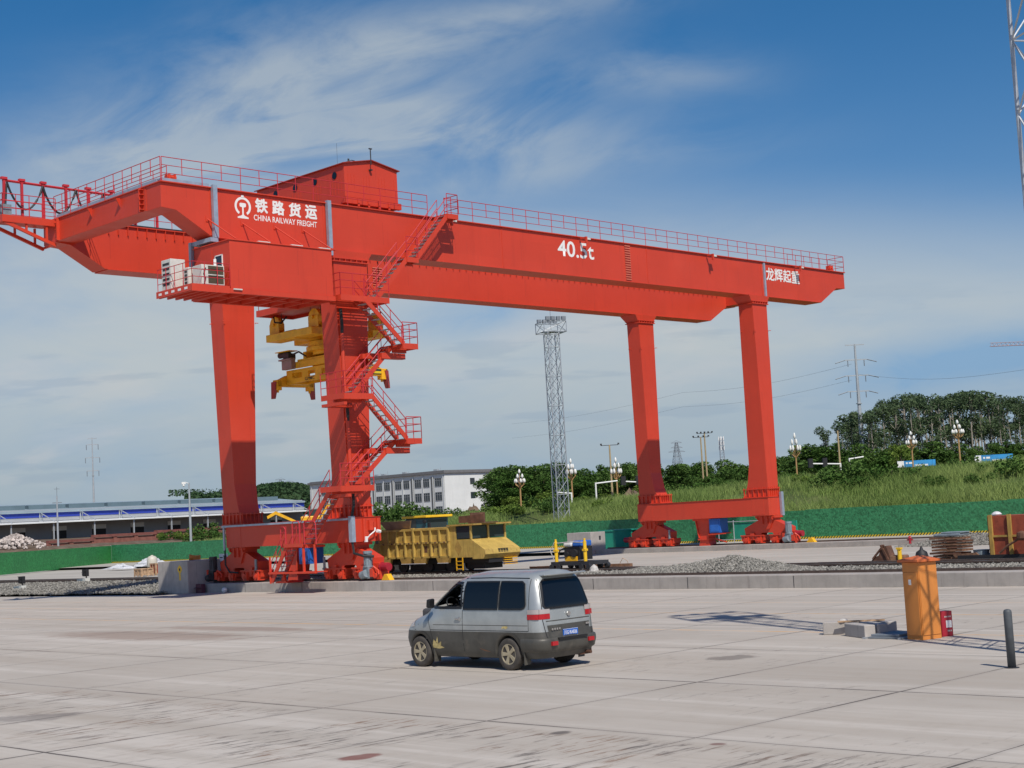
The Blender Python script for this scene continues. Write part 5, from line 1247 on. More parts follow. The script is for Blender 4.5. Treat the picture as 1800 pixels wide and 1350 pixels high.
# ================================================================== things standing on the near yard
# orange barrier cabinet
p = gp(1633, 1125); ob = thing('barrier_cabinet', 'tall orange metal cabinet with a low hipped cap standing on the yard', 'cabinet', p + Vector((.0, .36, 0)), R(31))
m = MB(); m.bx(-.29, .29, -.24, .24, .0, 1.72); m.bx(-.27, .27, -.255, -.241, .1, 1.52); m.bx(-.305, -.291, -.21, .21, .1, 1.5); m.build('body', 'orange', ob, bevel=.012)
m = MB(); a, b = .36, .31; m.add([(-a, -b, 1.73), (a, -b, 1.73), (a, b, 1.73), (-a, b, 1.73), (-a, -b, 1.78), (a, -b, 1.78), (a, b, 1.78), (-a, b, 1.78), (-.12, 0, 1.86), (.12, 0, 1.86)],
    [(0, 3, 2, 1), (0, 1, 5, 4), (1, 2, 6, 5), (2, 3, 7, 6), (3, 0, 4, 7), (4, 5, 9, 8), (5, 6, 9), (6, 7, 8, 9), (7, 4, 8)]); 
MAT['capor'] = M('cap_orange', (.62, .15, .04), .55, var=.08); m.build('cap', 'capor', ob)
m = MB(); m.bx(-.306, -.3055, -.02, .06, 1.22, 1.34); m.build('sticker', 'white', ob)
# fire extinguisher cabinet leaning beside it
q = gp(1661, 1119); eb2 = thing('extinguisher_cabinet', 'dark red fire extinguisher box beside the orange cabinet', 'extinguisher box', q + Vector((.03, .1, 0)), R(20))
m = MB(); m.bx(-.15, .15, -.11, .11, 0, .57); m.bx(-.135, .135, -.118, -.111, .02, .55); m.bx(-.158, -.1505, -.09, .09, .03, .54); m.build('box', 'extred', eb2, bevel=.008)
m = MB(); m.bx(-.03, .12, -.1225, -.119, .20, .36); m.build('window_label', 'white', eb2)
m = MB()
for k in range(4): m.bx(-.06 + .045 * k, -.03 + .045 * k, -.1215, -.1185, .43, .46)
for k in range(3): m.bx(0 + .04 * k, .025 + .04 * k, -.1215, -.1185, .11, .145)
m.build('print_marks', 'sack', eb2)
m = MB()
for k in range(4): m.bx(-.1615, -.159, -.05, .05, .14 + .1 * k, .155 + .1 * k)
m.build('print_lines', 'sack', eb2)
# bollard
p = gp(1779, 1174); bl = thing('bollard', 'dark grey round bollard standing nearest the camera beside the mast shadow', 'bollard', p, 0)
m = MB(); m.lathe((0, 0, 0), [(.075, 0), (.075, 1.0), (.07, 1.03), (.055, 1.05), (.02, 1.06)], 20)
MAT['bol'] = M('bollard_grey', (.075, .085, .095), .6, 0, .15, 6); m.build('post', 'bol', bl, smooth=True); m = MB(); m.lathe((0, 0, 0), [(.13, 0), (.13, .012)], 18); m.build('base_plate', 'dark', bl)
# loose kerb stones
def kerb_stone(p, rz, lab):
    m = MB(); m.bx(-.5, .5, -.14, .14, 0, .30); o = m.build('kerb_stone', 'concw', None, (p.x, p.y, p.z), rz, bevel=.02); tag(o, lab, 'kerb stone', 'loose kerb stones by the orange cabinet'); return o
kerb_stone(gp(1482, 1116) + Vector((.1, .25, .0)), R(-18), 'grey concrete kerb stone, leftmost of the loose row'); kerb_stone(gp(1512, 1121) + Vector((.05, .2, 0)), R(-75), 'grey concrete kerb stone nearest in the loose row')
kerb_stone(gp(1530, 1119) + Vector((.15, .3, 0)), R(-78), 'grey concrete kerb stone third along the loose row'); kerb_stone(gp(1548, 1115) + Vector((.15, .35, 0)), R(-80), 'grey concrete kerb stone nearest the orange cabinet')
bgp = gp(1477, 1117) + Vector((.15, .25, .30))
m = MB(); m.lathe((0, 0, 0), [(.10, 0), (.14, .05), (.09, .12), (.03, .14)], 9); o = m.build('crumpled_bag', 'sack', None, bgp); o.scale = (.8, .6, .55); tag(o, 'crumpled pale bag lying on the kerb stones', 'bag')
m = MB(); m.bx(-.55, .55, -.04, .04, 0, .035); o = m.build('timber_batten', 'woodpale', None, gp(1513, 1117) + Vector((.1, .3, .301)), R(-10)); tag(o, 'thin timber batten lying across the kerb stones', 'batten')
p = gp(1572, 1122) + Vector((.1, .3, 0)); gr = thing('cable_pit_cover', 'dark metal cover of a pit beside the orange cabinet', 'pit cover', p, HD)
m = MB(); m.bx(-.5, .5, -.4, .4, 0, .05); m.bx(-.45, .45, -.36, .36, .05, .10); m.build('lid', 'pylon', gr, bevel=.01); m = MB(); m.bx(-.6, .6, -.5, -.42, 0, .04); m.bx(-.6, .6, .42, .5, 0, .04); m.build('frame', 'galv', gr)
# small white ball by the wall
m = MB(); m.lathe((0, 0, 0), [(.02, 0), (.11, .03), (.16, .12), (.16, .18), (.11, .27), (.02, .30)], 14); o = m.build('ball', 'white', None, W(9.5, 10.1, 0), smooth=True); tag(o, 'small white ball lying at the foot of the track wall', 'ball')

# ================================================================== floodlight masts
def lattice(h, w, bays, tube=.05, par=None, w2=None, name='mast_frame', mat='galv', diag=.03):
    m = MB(); w2 = w2 or w
    c = lambda z: (w + (w2 - w) * z / h) / 2
    cs = [(-1, -1), (1, -1), (1, 1), (-1, 1)]
    for a, b in cs: m.tube([(a * c(0), b * c(0), 0), (a * c(h), b * c(h), h)], tube, 8)
    dz = h / bays
    for k in range(bays):
        z0, z1 = k * dz, (k + 1) * dz
        for i in range(4):
            a, b = cs[i], cs[(i + 1) % 4]
            m.tube([(a[0] * c(z0), a[1] * c(z0), z0), (b[0] * c(z1), b[1] * c(z1), z1)], diag, 5); m.tube([(b[0] * c(z0), b[1] * c(z0), z0), (a[0] * c(z1), a[1] * c(z1), z1)], diag, 5)
            if k % 2 == 0: m.tube([(a[0] * c(z0), a[1] * c(z0), z0), (b[0] * c(z0), b[1] * c(z0), z0)], diag, 5)
    return m.build(name, mat, par)
def flood_mast(lab, loc, rz, h=20.6, tube=.05):
    t = thing('floodlight_mast', lab, 'light mast', loc, rz, 'lattice floodlight masts')
    lattice(h, 1.15, 13, tube, t, diag=tube * .45)
    m = MB()
    for s in (-1, 1):
        m.tube([(-.12, s * .0 - .18 * s, 0), (-.12, -.18 * s, h)], .02, 5)
    z = 0
    while z < h: m.tube([(-.12, -.18, z), (-.12, .18, z)], .012, 4); z += .35
    m.build('ladder', 'galv', t)
    m = MB(); q = 1.15
    P0 = [(-q, -q, h), (q, -q, h), (q, q, h), (-q, q, h)]; P1 = [(a * 1.0, b * 1.0, h + 1.0) for a, b, _ in P0]
    for i in range(4):
        j = (i + 1) % 4
        for A in (P0, P1): m.tube([A[i], A[j]], .04, 5)
        m.tube([P0[i], P1[i]], .04, 5); m.tube([P0[i], P1[j]], .025, 5); m.tube([P0[j], P1[i]], .025, 5)
    m.bx(-q, q, -.3, .3, h + .0, h + .06); m.bx(-.3, .3, -q, q, h + .061, h + .09); m.build('platform', 'galv', t)
    for s in (-1, 1):
        for k in range(4):
            m = MB(); m.bx(-.95 + k * .55, -.55 + k * .55, s * q - .12, s * q + .12, h + 1.1, h + 1.45); m.build('floodlight', 'pylon', t)
    m = MB(); m.tube([(0, 0, h), (0, 0, h + 3.2)], .015, 4); m.build('lightning_rod', 'dark', t)
    m = MB(); m.bx(-.9, .9, -.9, .9, -.05, .25); m.build('footing', 'concw', t)
    return t
flood_mast('nearest lattice floodlight mast, casting its shadow across the yard', (10.93, 28.95, 0), R(12), 19.6, .045)
b = at(988, 915, 146); 
flood_mast('slim lattice floodlight mast standing behind the green turf fence', (b.x, b.y, gz(b) - .1), R(20), at(973, 583, 146).z - gz(b), .055)
# ================================================================== along the track
# concrete end blocks
def block(name, lab, X0, X1, Y0, Y1, z0, z1):
    t = thing(name, lab, 'concrete block', W((X0 + X1) / 2, (Y0 + Y1) / 2, z0), HD); a, b = (X1 - X0) / 2, (Y1 - Y0) / 2
    m = MB(); m.bx(-a, a, -b, b, 0, z1 - z0); m.build('block', 'concw', t, bevel=.02); return t
B1 = block('buffer_block', 'big weathered concrete buffer block with yellow warning sign at the near wall end', 9.0, 11.6, 12.9, 16.0, 0, 1.82)
m = MB(); m.bx(-1.306, -1.301, -1.52, -.10, .5, 1.8); m.build('cast_panel', 'concw', B1)
m = MB(); m.add([(-1.315, -.75, 1.05), (-1.315, -.53, 1.30), (-1.315, -.53, 1.45), (-1.315, -.75, 1.62), (-1.315, -.97, 1.45), (-1.315, -.97, 1.30)], [(0, 1, 2, 3, 4, 5)]); m.bx(-1.314, -1.308, -.82, -.68, .75, 1.1); sg = m.build('warning_sign', 'yellowb', B1)
m = MB(); m.bx(-1.32, -1.316, -.82, -.68, 1.28, 1.42); m.build('symbol', 'dark', sg)
yb = Yat(1040, 972, 45.2)
B2 = block('buffer_block', 'pale concrete buffer block by the far wall behind the track machine', 45.2, 46.8, yb, yb + 2.4, .2, 1.85)
m = MB(); m.bx(.1, .3, -1.206, -1.201, 1.05, 1.35); m.build('stencil', 'dark', B2); m = MB()
for k in range(4): m.bx(-.806, -.801, .3 + k * .12, .38 + k * .12, .3, .55)
m.build('stencil', 'dark', B2)
m = MB(); m.bx(-.2, .2, -.2, .2, 0, .25); m.cyl((0, 0, .12), (-.3, .2, .14), .12, .2, n=10); o = m.build('siren', 'orange', None, W(10.2, 13.9, 1.84), HD); tag(o, 'small orange siren on top of the near buffer block', 'siren')
sgn = thing('signboard', 'small white signboard on a post beside the near buffer block', 'sign', W(11.2, 12.6, .5), HD)
m = MB(); m.bx(-.03, .03, -.03, .03, 0, 1.35); m.build('post', 'dark', sgn); m = MB(); m.bx(-.06, -.031, -.5, .35, 1.2, 1.6); pn = m.build('panel', 'white', sgn)
m = MB(); m.bx(-.064, -.061, -.4, -.1, 1.28, 1.5); m.bx(-.064, -.061, 0, .28, 1.36, 1.42); m.build('print_marks', 'dark', pn)
m = MB(); m.cyl((-.15, 0, .28), (-.15, 0, .30), .3, n=8); m.bx(-.16, .1, -.28, .28, 0, .5); o = m.build('rail_buffer', MAT.setdefault('plum', M('buffer_plum', (.10, .03, .05), .6)), None, W(9.5, 12.4, .0), HD, bevel=.03); tag(o, 'dark plum steel buffer at the corner of the near block', 'rail buffer')
# dwarf signals
def dwarf(p, lab):
    t = thing('dwarf_signal', lab, 'rail signal', p, HD, 'dwarf signals beside the left track'); t.scale = (.72, .72, .72)
    m = MB(); m.bx(-.45, .45, -.35, .35, 0, .12); m.build('base', 'brick', t)
    m = MB(); m.bx(-.25, .25, -.25, .25, .12, .52); m.build('plinth', 'cab', t); m = MB(); m.bx(-.3, .3, .3, 1.25, .1, .45); m.build('relay_box', 'motor', t)
    m = MB(); m.cyl((0, 0, .52), (0, 0, .7), .06, n=8); m.bx(-.14, .18, -.2, .2, .7, 1.38)
    for z in (.9, 1.2): m.cyl((-.14, 0, z), (-.34, 0, z), .16, .19, n=12); m.bx(-.42, -.14, -.18, .18, z + .14, z + .18)
    m.build('signal_head', 'black', t)
    for z in (.9, 1.2):
        m = MB(); m.cyl((-.15, 0, z), (-.16, 0, z), .1, n=12); m.build('lens', 'tint', t)
p = gp(40, 1039, .12); dwarf(Vector((p.x, p.y, .12)), 'black dwarf rail signal on a brick base, leftmost at the track'); p = gp(152, 1026, .35); dwarf(Vector((p.x, p.y, .35)), 'black dwarf rail signal with grey box standing between the rails')
# tank and crates behind the track on the left
p = gp(268, 1003, .3)
tk = thing('water_tank', 'cream plastic tank standing behind the two timber crates beyond the track', 'tank', (p.x, p.y, .62), HD); tk.scale = (.56, .56, .56)
m = MB(); m.lathe((0, 0, 0), [(.78, 0), (.82, .1), (.82, 1.2), (.74, 1.5), (.5, 1.72), (.2, 1.8), (.2, 1.9)], 20); m.build('body', 'ibc', tk, smooth=True)
def crate(p, mat, lab, w=1.9, h=1.15):
    t = thing('crate', lab, 'crate', p, HD); m = MB(); m.bx(-w / 2, w / 2, -w / 2, w / 2, .08, h); m.build('panel', mat, t); m = MB()
    for a in (-1, 0, 1): m.bx(-w / 2 - .05, -w / 2 - .001, a * w / 2 * .94 - .05, a * w / 2 * .94 + .05, 0, h + .04); m.bx(a * w / 2 * .94 - .05, a * w / 2 * .94 + .05, -w / 2 - .05, -w / 2 - .001, 0, h + .04)
    for z in (.1, h - .06): m.bx(-w / 2 - .06, -w / 2 - .051, -w / 2, w / 2, z, z + .1); m.bx(-w / 2, w / 2, -w / 2 - .06, -w / 2 - .051, z, z + .1)
    m.build('frame', 'woodpale', t); return t
p = gp(253, 1011, .3); crate((p.x, p.y, .2), 'woodpale', 'pale low timber crate in front of the cream tank', 1.05, .62)
p = gp(277, 1009, .3); crate((p.x, p.y, .2), 'formred', 'tall rust red crate in front of the cream tank', .8, .95)
def heap(name, lab, cat, p, rx, ry, h, mat, seed=0, rough=.35, n=26):
    rr = np.random.default_rng(seed); vs = []; fs = []; rings = 7
    for k in range(rings):
        f = 1 - k / (rings - .0)
        for i in range(n):
            t = 2 * math.pi * i / n; q = f * (1 + rr.normal(0, rough * .25)); vs.append((rx * q * math.cos(t), ry * q * math.sin(t), h * (1 - f ** 1.4) * (1 + rr.normal(0, rough * .3)) if k else -.05))
    vs.append((0, 0, h)); fs = [(k * n + i, k * n + (i + 1) % n, (k + 1) * n + (i + 1) % n, (k + 1) * n + i) for k in range(rings - 1) for i in range(n)] + [((rings - 1) * n + i, (rings - 1) * n + (i + 1) % n, rings * n) for i in range(n)]
    m = MB(); m.add(vs, fs); o = m.build(name, mat, None, p, HD); tag(o, lab, cat); return o
p = gp(212, 999, .4); heap('plastic_sheeting', 'crumpled white plastic sheeting in front of the green fence, left heap', 'sheeting', (p.x, p.y, .42), .8, 2.2, .35, 'sheet', 3, .6); p = gp(252, 996, .4); heap('plastic_sheeting', 'crumpled white plastic sheeting behind the cream tank', 'sheeting', (p.x, p.y + 3, .42), .9, 3.0, .75, 'sheet', 4, .6)
# ---- ballast hopper wagon
dw = thing('ballast_wagon', 'yellow ribbed ballast hopper wagon with a sloping cab nose on the rails', 'rail wagon', W(16.0, -1.15, .62), HD); dw.scale = (.92, .93, .765)
# local Y: nose towards -Y
hw = 1.35; y0, y1 = -1.6, 4.35
m = MB(); m.bx(-hw, hw, y0, y1, 1.05, 3.02); hb = m.build('hopper', 'dump', dw)
m = MB()
for s in (-1,):
    xx = s * hw
    for z in (1.05, 2.02, 2.92): m.bx(xx - .10, xx - .001, y0, y1, z - .06, z + .06)
    m.bx(xx - .13, xx - .001, (y0 + y1) / 2 - .04, (y0 + y1) / 2 + .04, .9, 3.05)
    for k in range(9): y = y0 + .03 + (y1 - y0 - .06) * k / 8; m.bx(xx - .14, xx - .001, y - .05, y + .05, 1.08, 2.0 - .06); m.bx(xx - .14, xx - .001, y - .05, y + .05, 2.08, 2.86)
m.build('rib_frame', 'dump', hb)
m = MB()
for k in range(8): y = y0 + .35 + (y1 - y0 - .7) * k / 7; m.cyl((-hw - .13, y, 2.02), (-hw - .09, y, 2.02), .06, n=8)
for k, (a, b) in enumerate(((0, .5), (.62, .3), (1.15, .45))): m.bx(-hw - .003, -hw - .001, y0 + .75 + a, y0 + .75 + a + b * .6, 1.35, 1.8)
m.build('rust_mark', 'rust', hb)
m = MB(); m.hexa([(-hw + .2, y0 + 3.6, 3.02), (-hw + .3, y0 + 3.6, 3.02), (-hw + .3, y1 - .3, 3.02), (-hw + .2, y1 - .3, 3.02)], [(-hw - .05, y0 + 3.2, 3.6), (-hw + .05, y0 + 3.2, 3.6), (-hw + .05, y1, 3.6), (-hw - .05, y1, 3.6)]); m.build('chute_plate', MAT.setdefault('chute', M('chute_brown', (.36, .25, .17), .85, var=.15)), hb)
# front cab with windows and sloped bonnet
cy0 = y0 - 1.75
m = MB(); m.bx(-hw, hw, cy0, y0 - .001, .95, 2.15); m.bx(-hw, hw, y0 - .5, y0 - .001, 2.15, 3.05)
for X, Y in ((-hw + .04, cy0 + .06), (hw - .04, cy0 + .06), (0, cy0 + .06)): m.bx(X - .05, X + .05, Y - .05, Y + .05, 2.15, 3.05)
m.build('cab', 'dump', dw)
m = MB(); m.hexa([(-hw - .12, cy0 - .35, 3.06), (hw + .1, cy0 - .35, 3.06), (hw + .1, y0 + .1, 3.06), (-hw - .12, y0 + .1, 3.06)], [(-hw - .12, cy0 - .35, 3.16), (hw + .1, cy0 - .35, 3.16), (hw + .1, y0 + .1, 3.16), (-hw - .12, y0 + .1, 3.16)]); m.build('cab_roof', 'dumpdark', dw)
m = MB(); m.bx(-hw + .06, hw - .06, cy0 + .08, cy0 + .10, 2.2, 3.02); m.build('window', 'cabglass', dw); m = MB(); m.bx(-hw + .02, -hw + .04, cy0 + .15, y0 - .55, 2.2, 3.02); m.build('window', 'cabglass', dw); m = MB(); m.bx(hw - .04, hw - .02, cy0 + .15, y0 - .55, 2.2, 3.02); m.build('window', 'cabglass', dw)
m = MB(); m.prism([(cy0 - .001, 2.12), (cy0 - 1.0, 1.45), (cy0 - 1.08, 1.12), (cy0 - .85, .82), (cy0 - .001, .82)], -hw, hw, 'x'); bo = m.build('bonnet', 'dump', dw, bevel=.02)
m = MB()
for k in range(4):
    for j in range(3): m.bx(-.35 + k * .2, -.2 + k * .2, cy0 - 1.06, cy0 - .98, 1.20 + j * .1, 1.25 + j * .1)
m.build('grille', 'dark', bo)
m = MB(); m.add([(-hw - .004, y0 - .65, 1.05), (-hw - .004, y0 - .35, 1.6), (-hw - .004, y0 - .62, 2.15), (-hw - .004, y0 - .95, 1.55)], [(0, 1, 2, 3)]); m.build('faded_diamond', 'dumpdark', dw)
m = MB()
for k in range(5): m.bx(-hw - .05, -hw + .35, y0 - .9 - .001, y0 - .35, .28 + .0 * k, .30)
m = MB()
for y in (y0 - 1.0, y0 - .5): m.bx(-hw - .06, -hw - .02, y - .03, y + .03, .1, .95)
for k in range(3): m.bx(-hw - .06, -hw - .02, y0 - 1.0, y0 - .5, .18 + k * .25, .23 + k * .25)
m.build('step_ladder', 'yellow', dw)
m = MB()
for k in range(4): m.bx(.2, 1.2, cy0 - .95, cy0 - .80, .35 + k * .14, .40 + k * .14)
m.build('step_ladder', 'yellow', dw)
# rear cab
ry = y1 + .001
m = MB(); m.bx(-hw, hw, ry, ry + .55, .95, 3.0); m.prism([(ry + .55, 2.2), (ry + .95, 1.35), (ry + 1.1, 1.0), (ry + 1.1, .75), (ry + .55, .75)], -hw, hw, 'x'); m.bx(-hw - .02, hw, ry - .0, ry + 1.0, 2.98, 3.05); m.build('rear_cab', 'dump', dw)
m = MB(); m.bx(-hw - .012, -hw - .002, ry + .1, ry + .48, 2.1, 2.85); m.build('window', 'cabglass', dw); m = MB()
for y in (ry + .1, ry + .6): m.bx(-hw - .06, -hw - .02, y - .03, y + .03, -.1, .9)
for k in range(3): m.bx(-hw - .06, -hw - .02, ry + .1, ry + .6, .1 + k * .25, .15 + k * .25)
m.build('step_ladder', 'yellow', dw)
m = MB(); m.bx(-.9, .9, y0 - 2.6, y1 + .9, .55, .95); m.bx(-.7, .7, -.4, 2.6, .1, .55); m.bx(-.7, .7, y0 - 2.0, y0 - .6, .15, .55); m.build('underframe', 'black', dw)
m = MB()
for a, b in ((y0, y0 + 1.1), (y0 + 1.9, y0 + 3.1), (y0 + 3.2, y0 + 4.2), (y0 + 5.0, y1 + .1)): m.prism([(a, 1.0), (b, 1.0), (b - .15, .62), (a + .15, .62)], -hw - .1, -hw + .1, 'x')
m.build('side_skirt', 'dumpdark', dw)
m = MB()
for a, b in ((y0 + .1, y0 + 1.0), (y0 + 2.0, y0 + 4.1), (y0 + 5.1, y1)): m.bx(-hw - .11, -hw - .10, a, b, .6, .64)
m.build('skirt_edge', 'sheet', dw)
for y in (-1.0, .95, 3.1):
    for s in (-1, 1): m = MB(); m.cyl((s * .66, y, .42), (s * .80, y, .42), .42, n=22); m.cyl((s * .80, y, .42), (s * .82, y, .42), .14, n=12); m.build('wheel', 'dark', dw)
m = MB(); m.cyl((-.9, y1 - .3, .32), (-.9, y1 + .5, .32), .28, n=14); m.build('air_tank', 'rust', dw)
m = MB(); m.bx(-.5, .5, -.6, .6, 0, .05); m.hexa([(-.5, -.6, .05), (-.46, -.6, .05), (-.46, 1.3, .05), (-.5, 1.3, .05)], [(-.5, -.6, .45), (-.46, -.6, .45), (-.46, 1.3, .4), (-.5, 1.3, .4)]); m.bx(-.45, .5, 1.26, 1.3, .05, .4); m.bx(-.52, .5, .35, .40, .05, .55); o = m.build('steel_trough', 'rust', None, W(15.7, -4.2, 3.05), HD); tag(o, 'rusty steel trough lying on the cab roof of the hopper wagon', 'trough')
# wheel loader hidden behind the wagon: cab shows above
wl = thing('wheel_loader', 'wheel loader with dark teal cab and yellow roof behind the hopper wagon', 'loader', W(24.6, 10.2, .2), HD)
m = MB(); m.bx(-.95, .95, -.95, .95, 1.75, 3.32); lc = m.build('cab', 'teal', wl, bevel=.06)
m = MB(); m.bx(-.962, -.951, -.1, .85, 2.35, 3.25); m.bx(-.8, .8, -.962, -.951, 2.4, 3.2); m.build('window', 'cabglass', lc)
m = MB(); m.bx(-1.1, 1.1, -1.2, 1.1, 3.325, 3.47); m.build('roof', 'yellowb', wl, bevel=.03)
m = MB(); m.bx(-.9, .9, 1.0, 3.6, .9, 2.1); m.bx(-.5, .5, -2.6, -1.0, .8, 1.5); m.build('body', 'yellow', wl, bevel=.05)
m = MB()
for x_ in (-1.1, .75):
    for y_ in (-1.9, 2.0): m.cyl((x_, y_, .7), (x_ + .4, y_, .7), .7, n=20)
m.build('wheel', 'tyre', wl); m = MB(); m.hexa([(-1.4, -3.9, .1), (1.4, -3.9, .1), (1.4, -3.0, .1), (-1.4, -3.0, .1)], [(-1.4, -3.6, 1.2), (1.4, -3.6, 1.2), (1.4, -3.1, 1.2), (-1.4, -3.1, 1.2)]); m.bar((0, -1.0, 1.6), (0, -3.1, .8), .3); m.build('bucket', 'dark', wl)
m = MB(); m.cyl((-1.0, -1.0, 3.1), (-1.12, -1.0, 3.1), .12, n=10); m.bx(-1.1, -1.0, -1.5, -1.3, 2.5, 3.0); m.build('mirror', 'black', wl)
# tamping machine
p = gp(1020, 999, .62); tm = thing('tamping_machine', 'yellow and black rail tamping machine with blue engine cover on the track', 'track machine', W(15.9, Yat(1019, 990, 15.9), .62), HD)
for y in (-.95, .95): m = MB(); m.cyl((-.6, y, .35), (-.6, y, 1.32), .085, n=10); m.bx(-.70, -.50, y - .10, y + .10, .85, .95); m.cyl((-.6, y, 1.32), (-.6, y, 1.45), .05, n=8); m.build('guide_column', 'yellowb', tm)
m = MB(); m.bx(-.7, .7, -1.25, 1.25, .18, .36)
for y in (-1.2, -.75, .75, 1.2):
    m.cyl((-.75, y, .12), (-.55, y, .12), .13, n=10); m.cyl((.55, y, .12), (.75, y, .12), .13, n=10); m.bar((-.6, y, .2), (-.75, y * 1.15, -.1), .08)
m.build('trolley_frame', 'dark', tm)
m = MB(); m.bx(-.5, .4, -.5, .5, .42, 1.05); m.cyl((-.62, -.2, .75), (-.5, -.2, .75), .2, n=14); m.cyl((-.62, .3, .7), (-.5, .3, .7), .13, n=12); m.tube([(-.5, .5, 1.0), (-.55, .75, .9), (-.55, .85, .6)], .04, 6); m.build('engine', 'black', tm)
m = MB(); m.bx(-.4, .35, -.55, .05, 1.06, 1.34); m.build('engine_cover', 'blueb', tm, bevel=.06); m = MB(); m.bx(-.42, .3, .1, .65, 1.06, 1.3); m.build('fuel_tank', 'white', tm, bevel=.08)
m = MB(); m.bx(-.58, -.5, -.35, .4, .38, .6); m.build('guard', 'yellow', tm); m = MB(); m.tube([(-.6, -.85, 1.25), (-.6, 0, 1.3), (-.6, .85, 1.25)], .03, 6); m.tube([(-.7, .95, 1.3), (-.75, 1.2, .9), (-.65, 1.1, .5)], .025, 5); m.build('hose', 'sack', tm)
p = Cc(gp(1044, 999, .5)); m = MB(); m.lathe((0, 0, 0), [(.34, 0), (.36, .1), (.26, .4), (.1, .55), (.03, .6)], 10); o = m.build('sack', 'sack', None, W(15.0, Yat(1044, 995, 15.0), .46), HD); o.scale = (.65, .65, .62); tag(o, 'slumped pale sack beside the tamping machine', 'sack')
m = MB(); m.bx(-.14, .14, -1.3, 1.3, 0, .2); o = m.build('timber_sleeper', 'wood', None, W(17.6, Yat(1070, 995, 17.6), .52), HD + R(8)); tag(o, 'weathered timber sleeper lying beyond the track', 'sleeper')
m = MB(); m.bx(-.6, .6, -1.1, 1.1, 0, .06); m.bx(-.1, .1, -1.3, .9, .06, .14); m.tube([(0, -.3, .14), (0, -.2, .6), (0, .1, .75), (0, .3, .5)], .015, 5); o = m.build('plank_pile', 'woodpale', None, W(18.6, Yat(1098, 992, 18.6), .2), HD); tag(o, 'few pale planks and bent wire beyond the track', 'planks')
# loose rails right and centre
def rails_pile(Xc, Ya, Yb, n, lab, mat='rust', z=.22):
    t = thing('rail_stack', lab, 'rails', W(Xc, (Ya + Yb) / 2, z), HD); h = (Yb - Ya) / 2
    for k in range(n):
        m = MB(); a = (k % 3) * .17; zz = (k // 3) * .17; m.bx(a - .035, a + .035, -h + .25 * k % 1.0, h - (.4 * k) % 1.3, zz + .1, zz + .15); m.bx(a - .012, a + .012, -h + .25 * k % 1.0, h - (.4 * k) % 1.3, zz + .03, zz + .1); m.bx(a - .065, a + .065, -h + .25 * k % 1.0, h - (.4 * k) % 1.3, zz, zz + .03); m.build('rail', mat, t)
    return t
Ya = Yat(1568, 988, 18.0); Yb = Yat(1388, 992, 18.0)
rails_pile(18.3, Ya - .2, Yb - .4, 6, 'stack of rusty rails on the concrete beside the long gravel heap')
rails_pile(17.9, Yat(985, 1000, 17.9), -5.2, 3, 'brown rails lying beside the hopper wagon', z=.52)
rails_pile(18.6, 2.5, 8.5, 6, 'dark rails and timbers lying in the crane shadow under the sill', 'dark', z=.3)
# gravel heaps
def gravel_heap(name, lab, prof, X0, wid, z0, n, seed):
    """prof: list of (Y, height) along the track"""
    rr = np.random.default_rng(seed); t = thing(name, lab, 'gravel heap', YO, HD)
    Ys = np.linspace(prof[0][0], prof[-1][0], 60); H = np.interp(Ys, [p[0] for p in prof], [p[1] for p in prof]); H = H * (1 + rr.normal(0, .05, 60))
    us = np.linspace(-1, 1, 15); vs = []; fs = []
    for y, h in zip(Ys, H):
        for u in us: vs.append((X0 + u * wid * (.35 + .65 * min(1, h)), y, z0 - .03 + h * (1 - abs(u) ** 1.5)))
    for i in range(59):
        for j in range(14): fs.append((i * 15 + j, i * 15 + j + 1, (i + 1) * 15 + j + 1, (i + 1) * 15 + j))
    m = MB(); m.add(vs, fs); m.build('heap', 'gravel', t, smooth=True)
    i = rr.integers(0, 60, n); u = rr.uniform(-1, 1, n); y = Ys[i] + rr.uniform(-.15, .15, n); h = H[i]
    pts = np.stack([X0 + u * wid * (.35 + .65 * np.minimum(1, h)), y, z0 + h * (1 - np.abs(u) ** 1.5)], -1)
    o = stones('loose_stones', pts, (.03, .07), parent=t); o['kind'] = 'stuff'; return t
Yl = lambda px_, py_, z=.4: Yat(px_, py_, 14.1)
gravel_heap('gravel_heap', 'long heap of grey gravel with a peak just behind the near wall', sorted([(Yl(1090, 1002), .05), (Yl(1130, 1000), .26), (Yl(1180, 999), .28), (Yl(1225, 999), .42), (Yl(1290, 997), .68), (Yl(1345, 999), .42), (Yl(1390, 1000), .2), (Yl(1450, 1001), .05)]), 14.1, 1.9, .42, 14000, 5)
zf = .2
def Yx(px_, py_, X): return Cc(at(px_, py_, 1))[1]
gravel_heap('gravel_heap', 'pile of grey gravel spread against the far wall by the hydrant', sorted([(Yat(1590, 960, 43.6), .04), (Yat(1625, 958, 43.6), .2), (Yat(1655, 955, 43.6), .42), (Yat(1690, 950, 43.6), .72), (Yat(1720, 950, 43.6), .65), (Yat(1760, 950, 43.6), .5), (Yat(1810, 950, 43.6), .45)]), 43.4, 2.0, .2, 9000, 6)
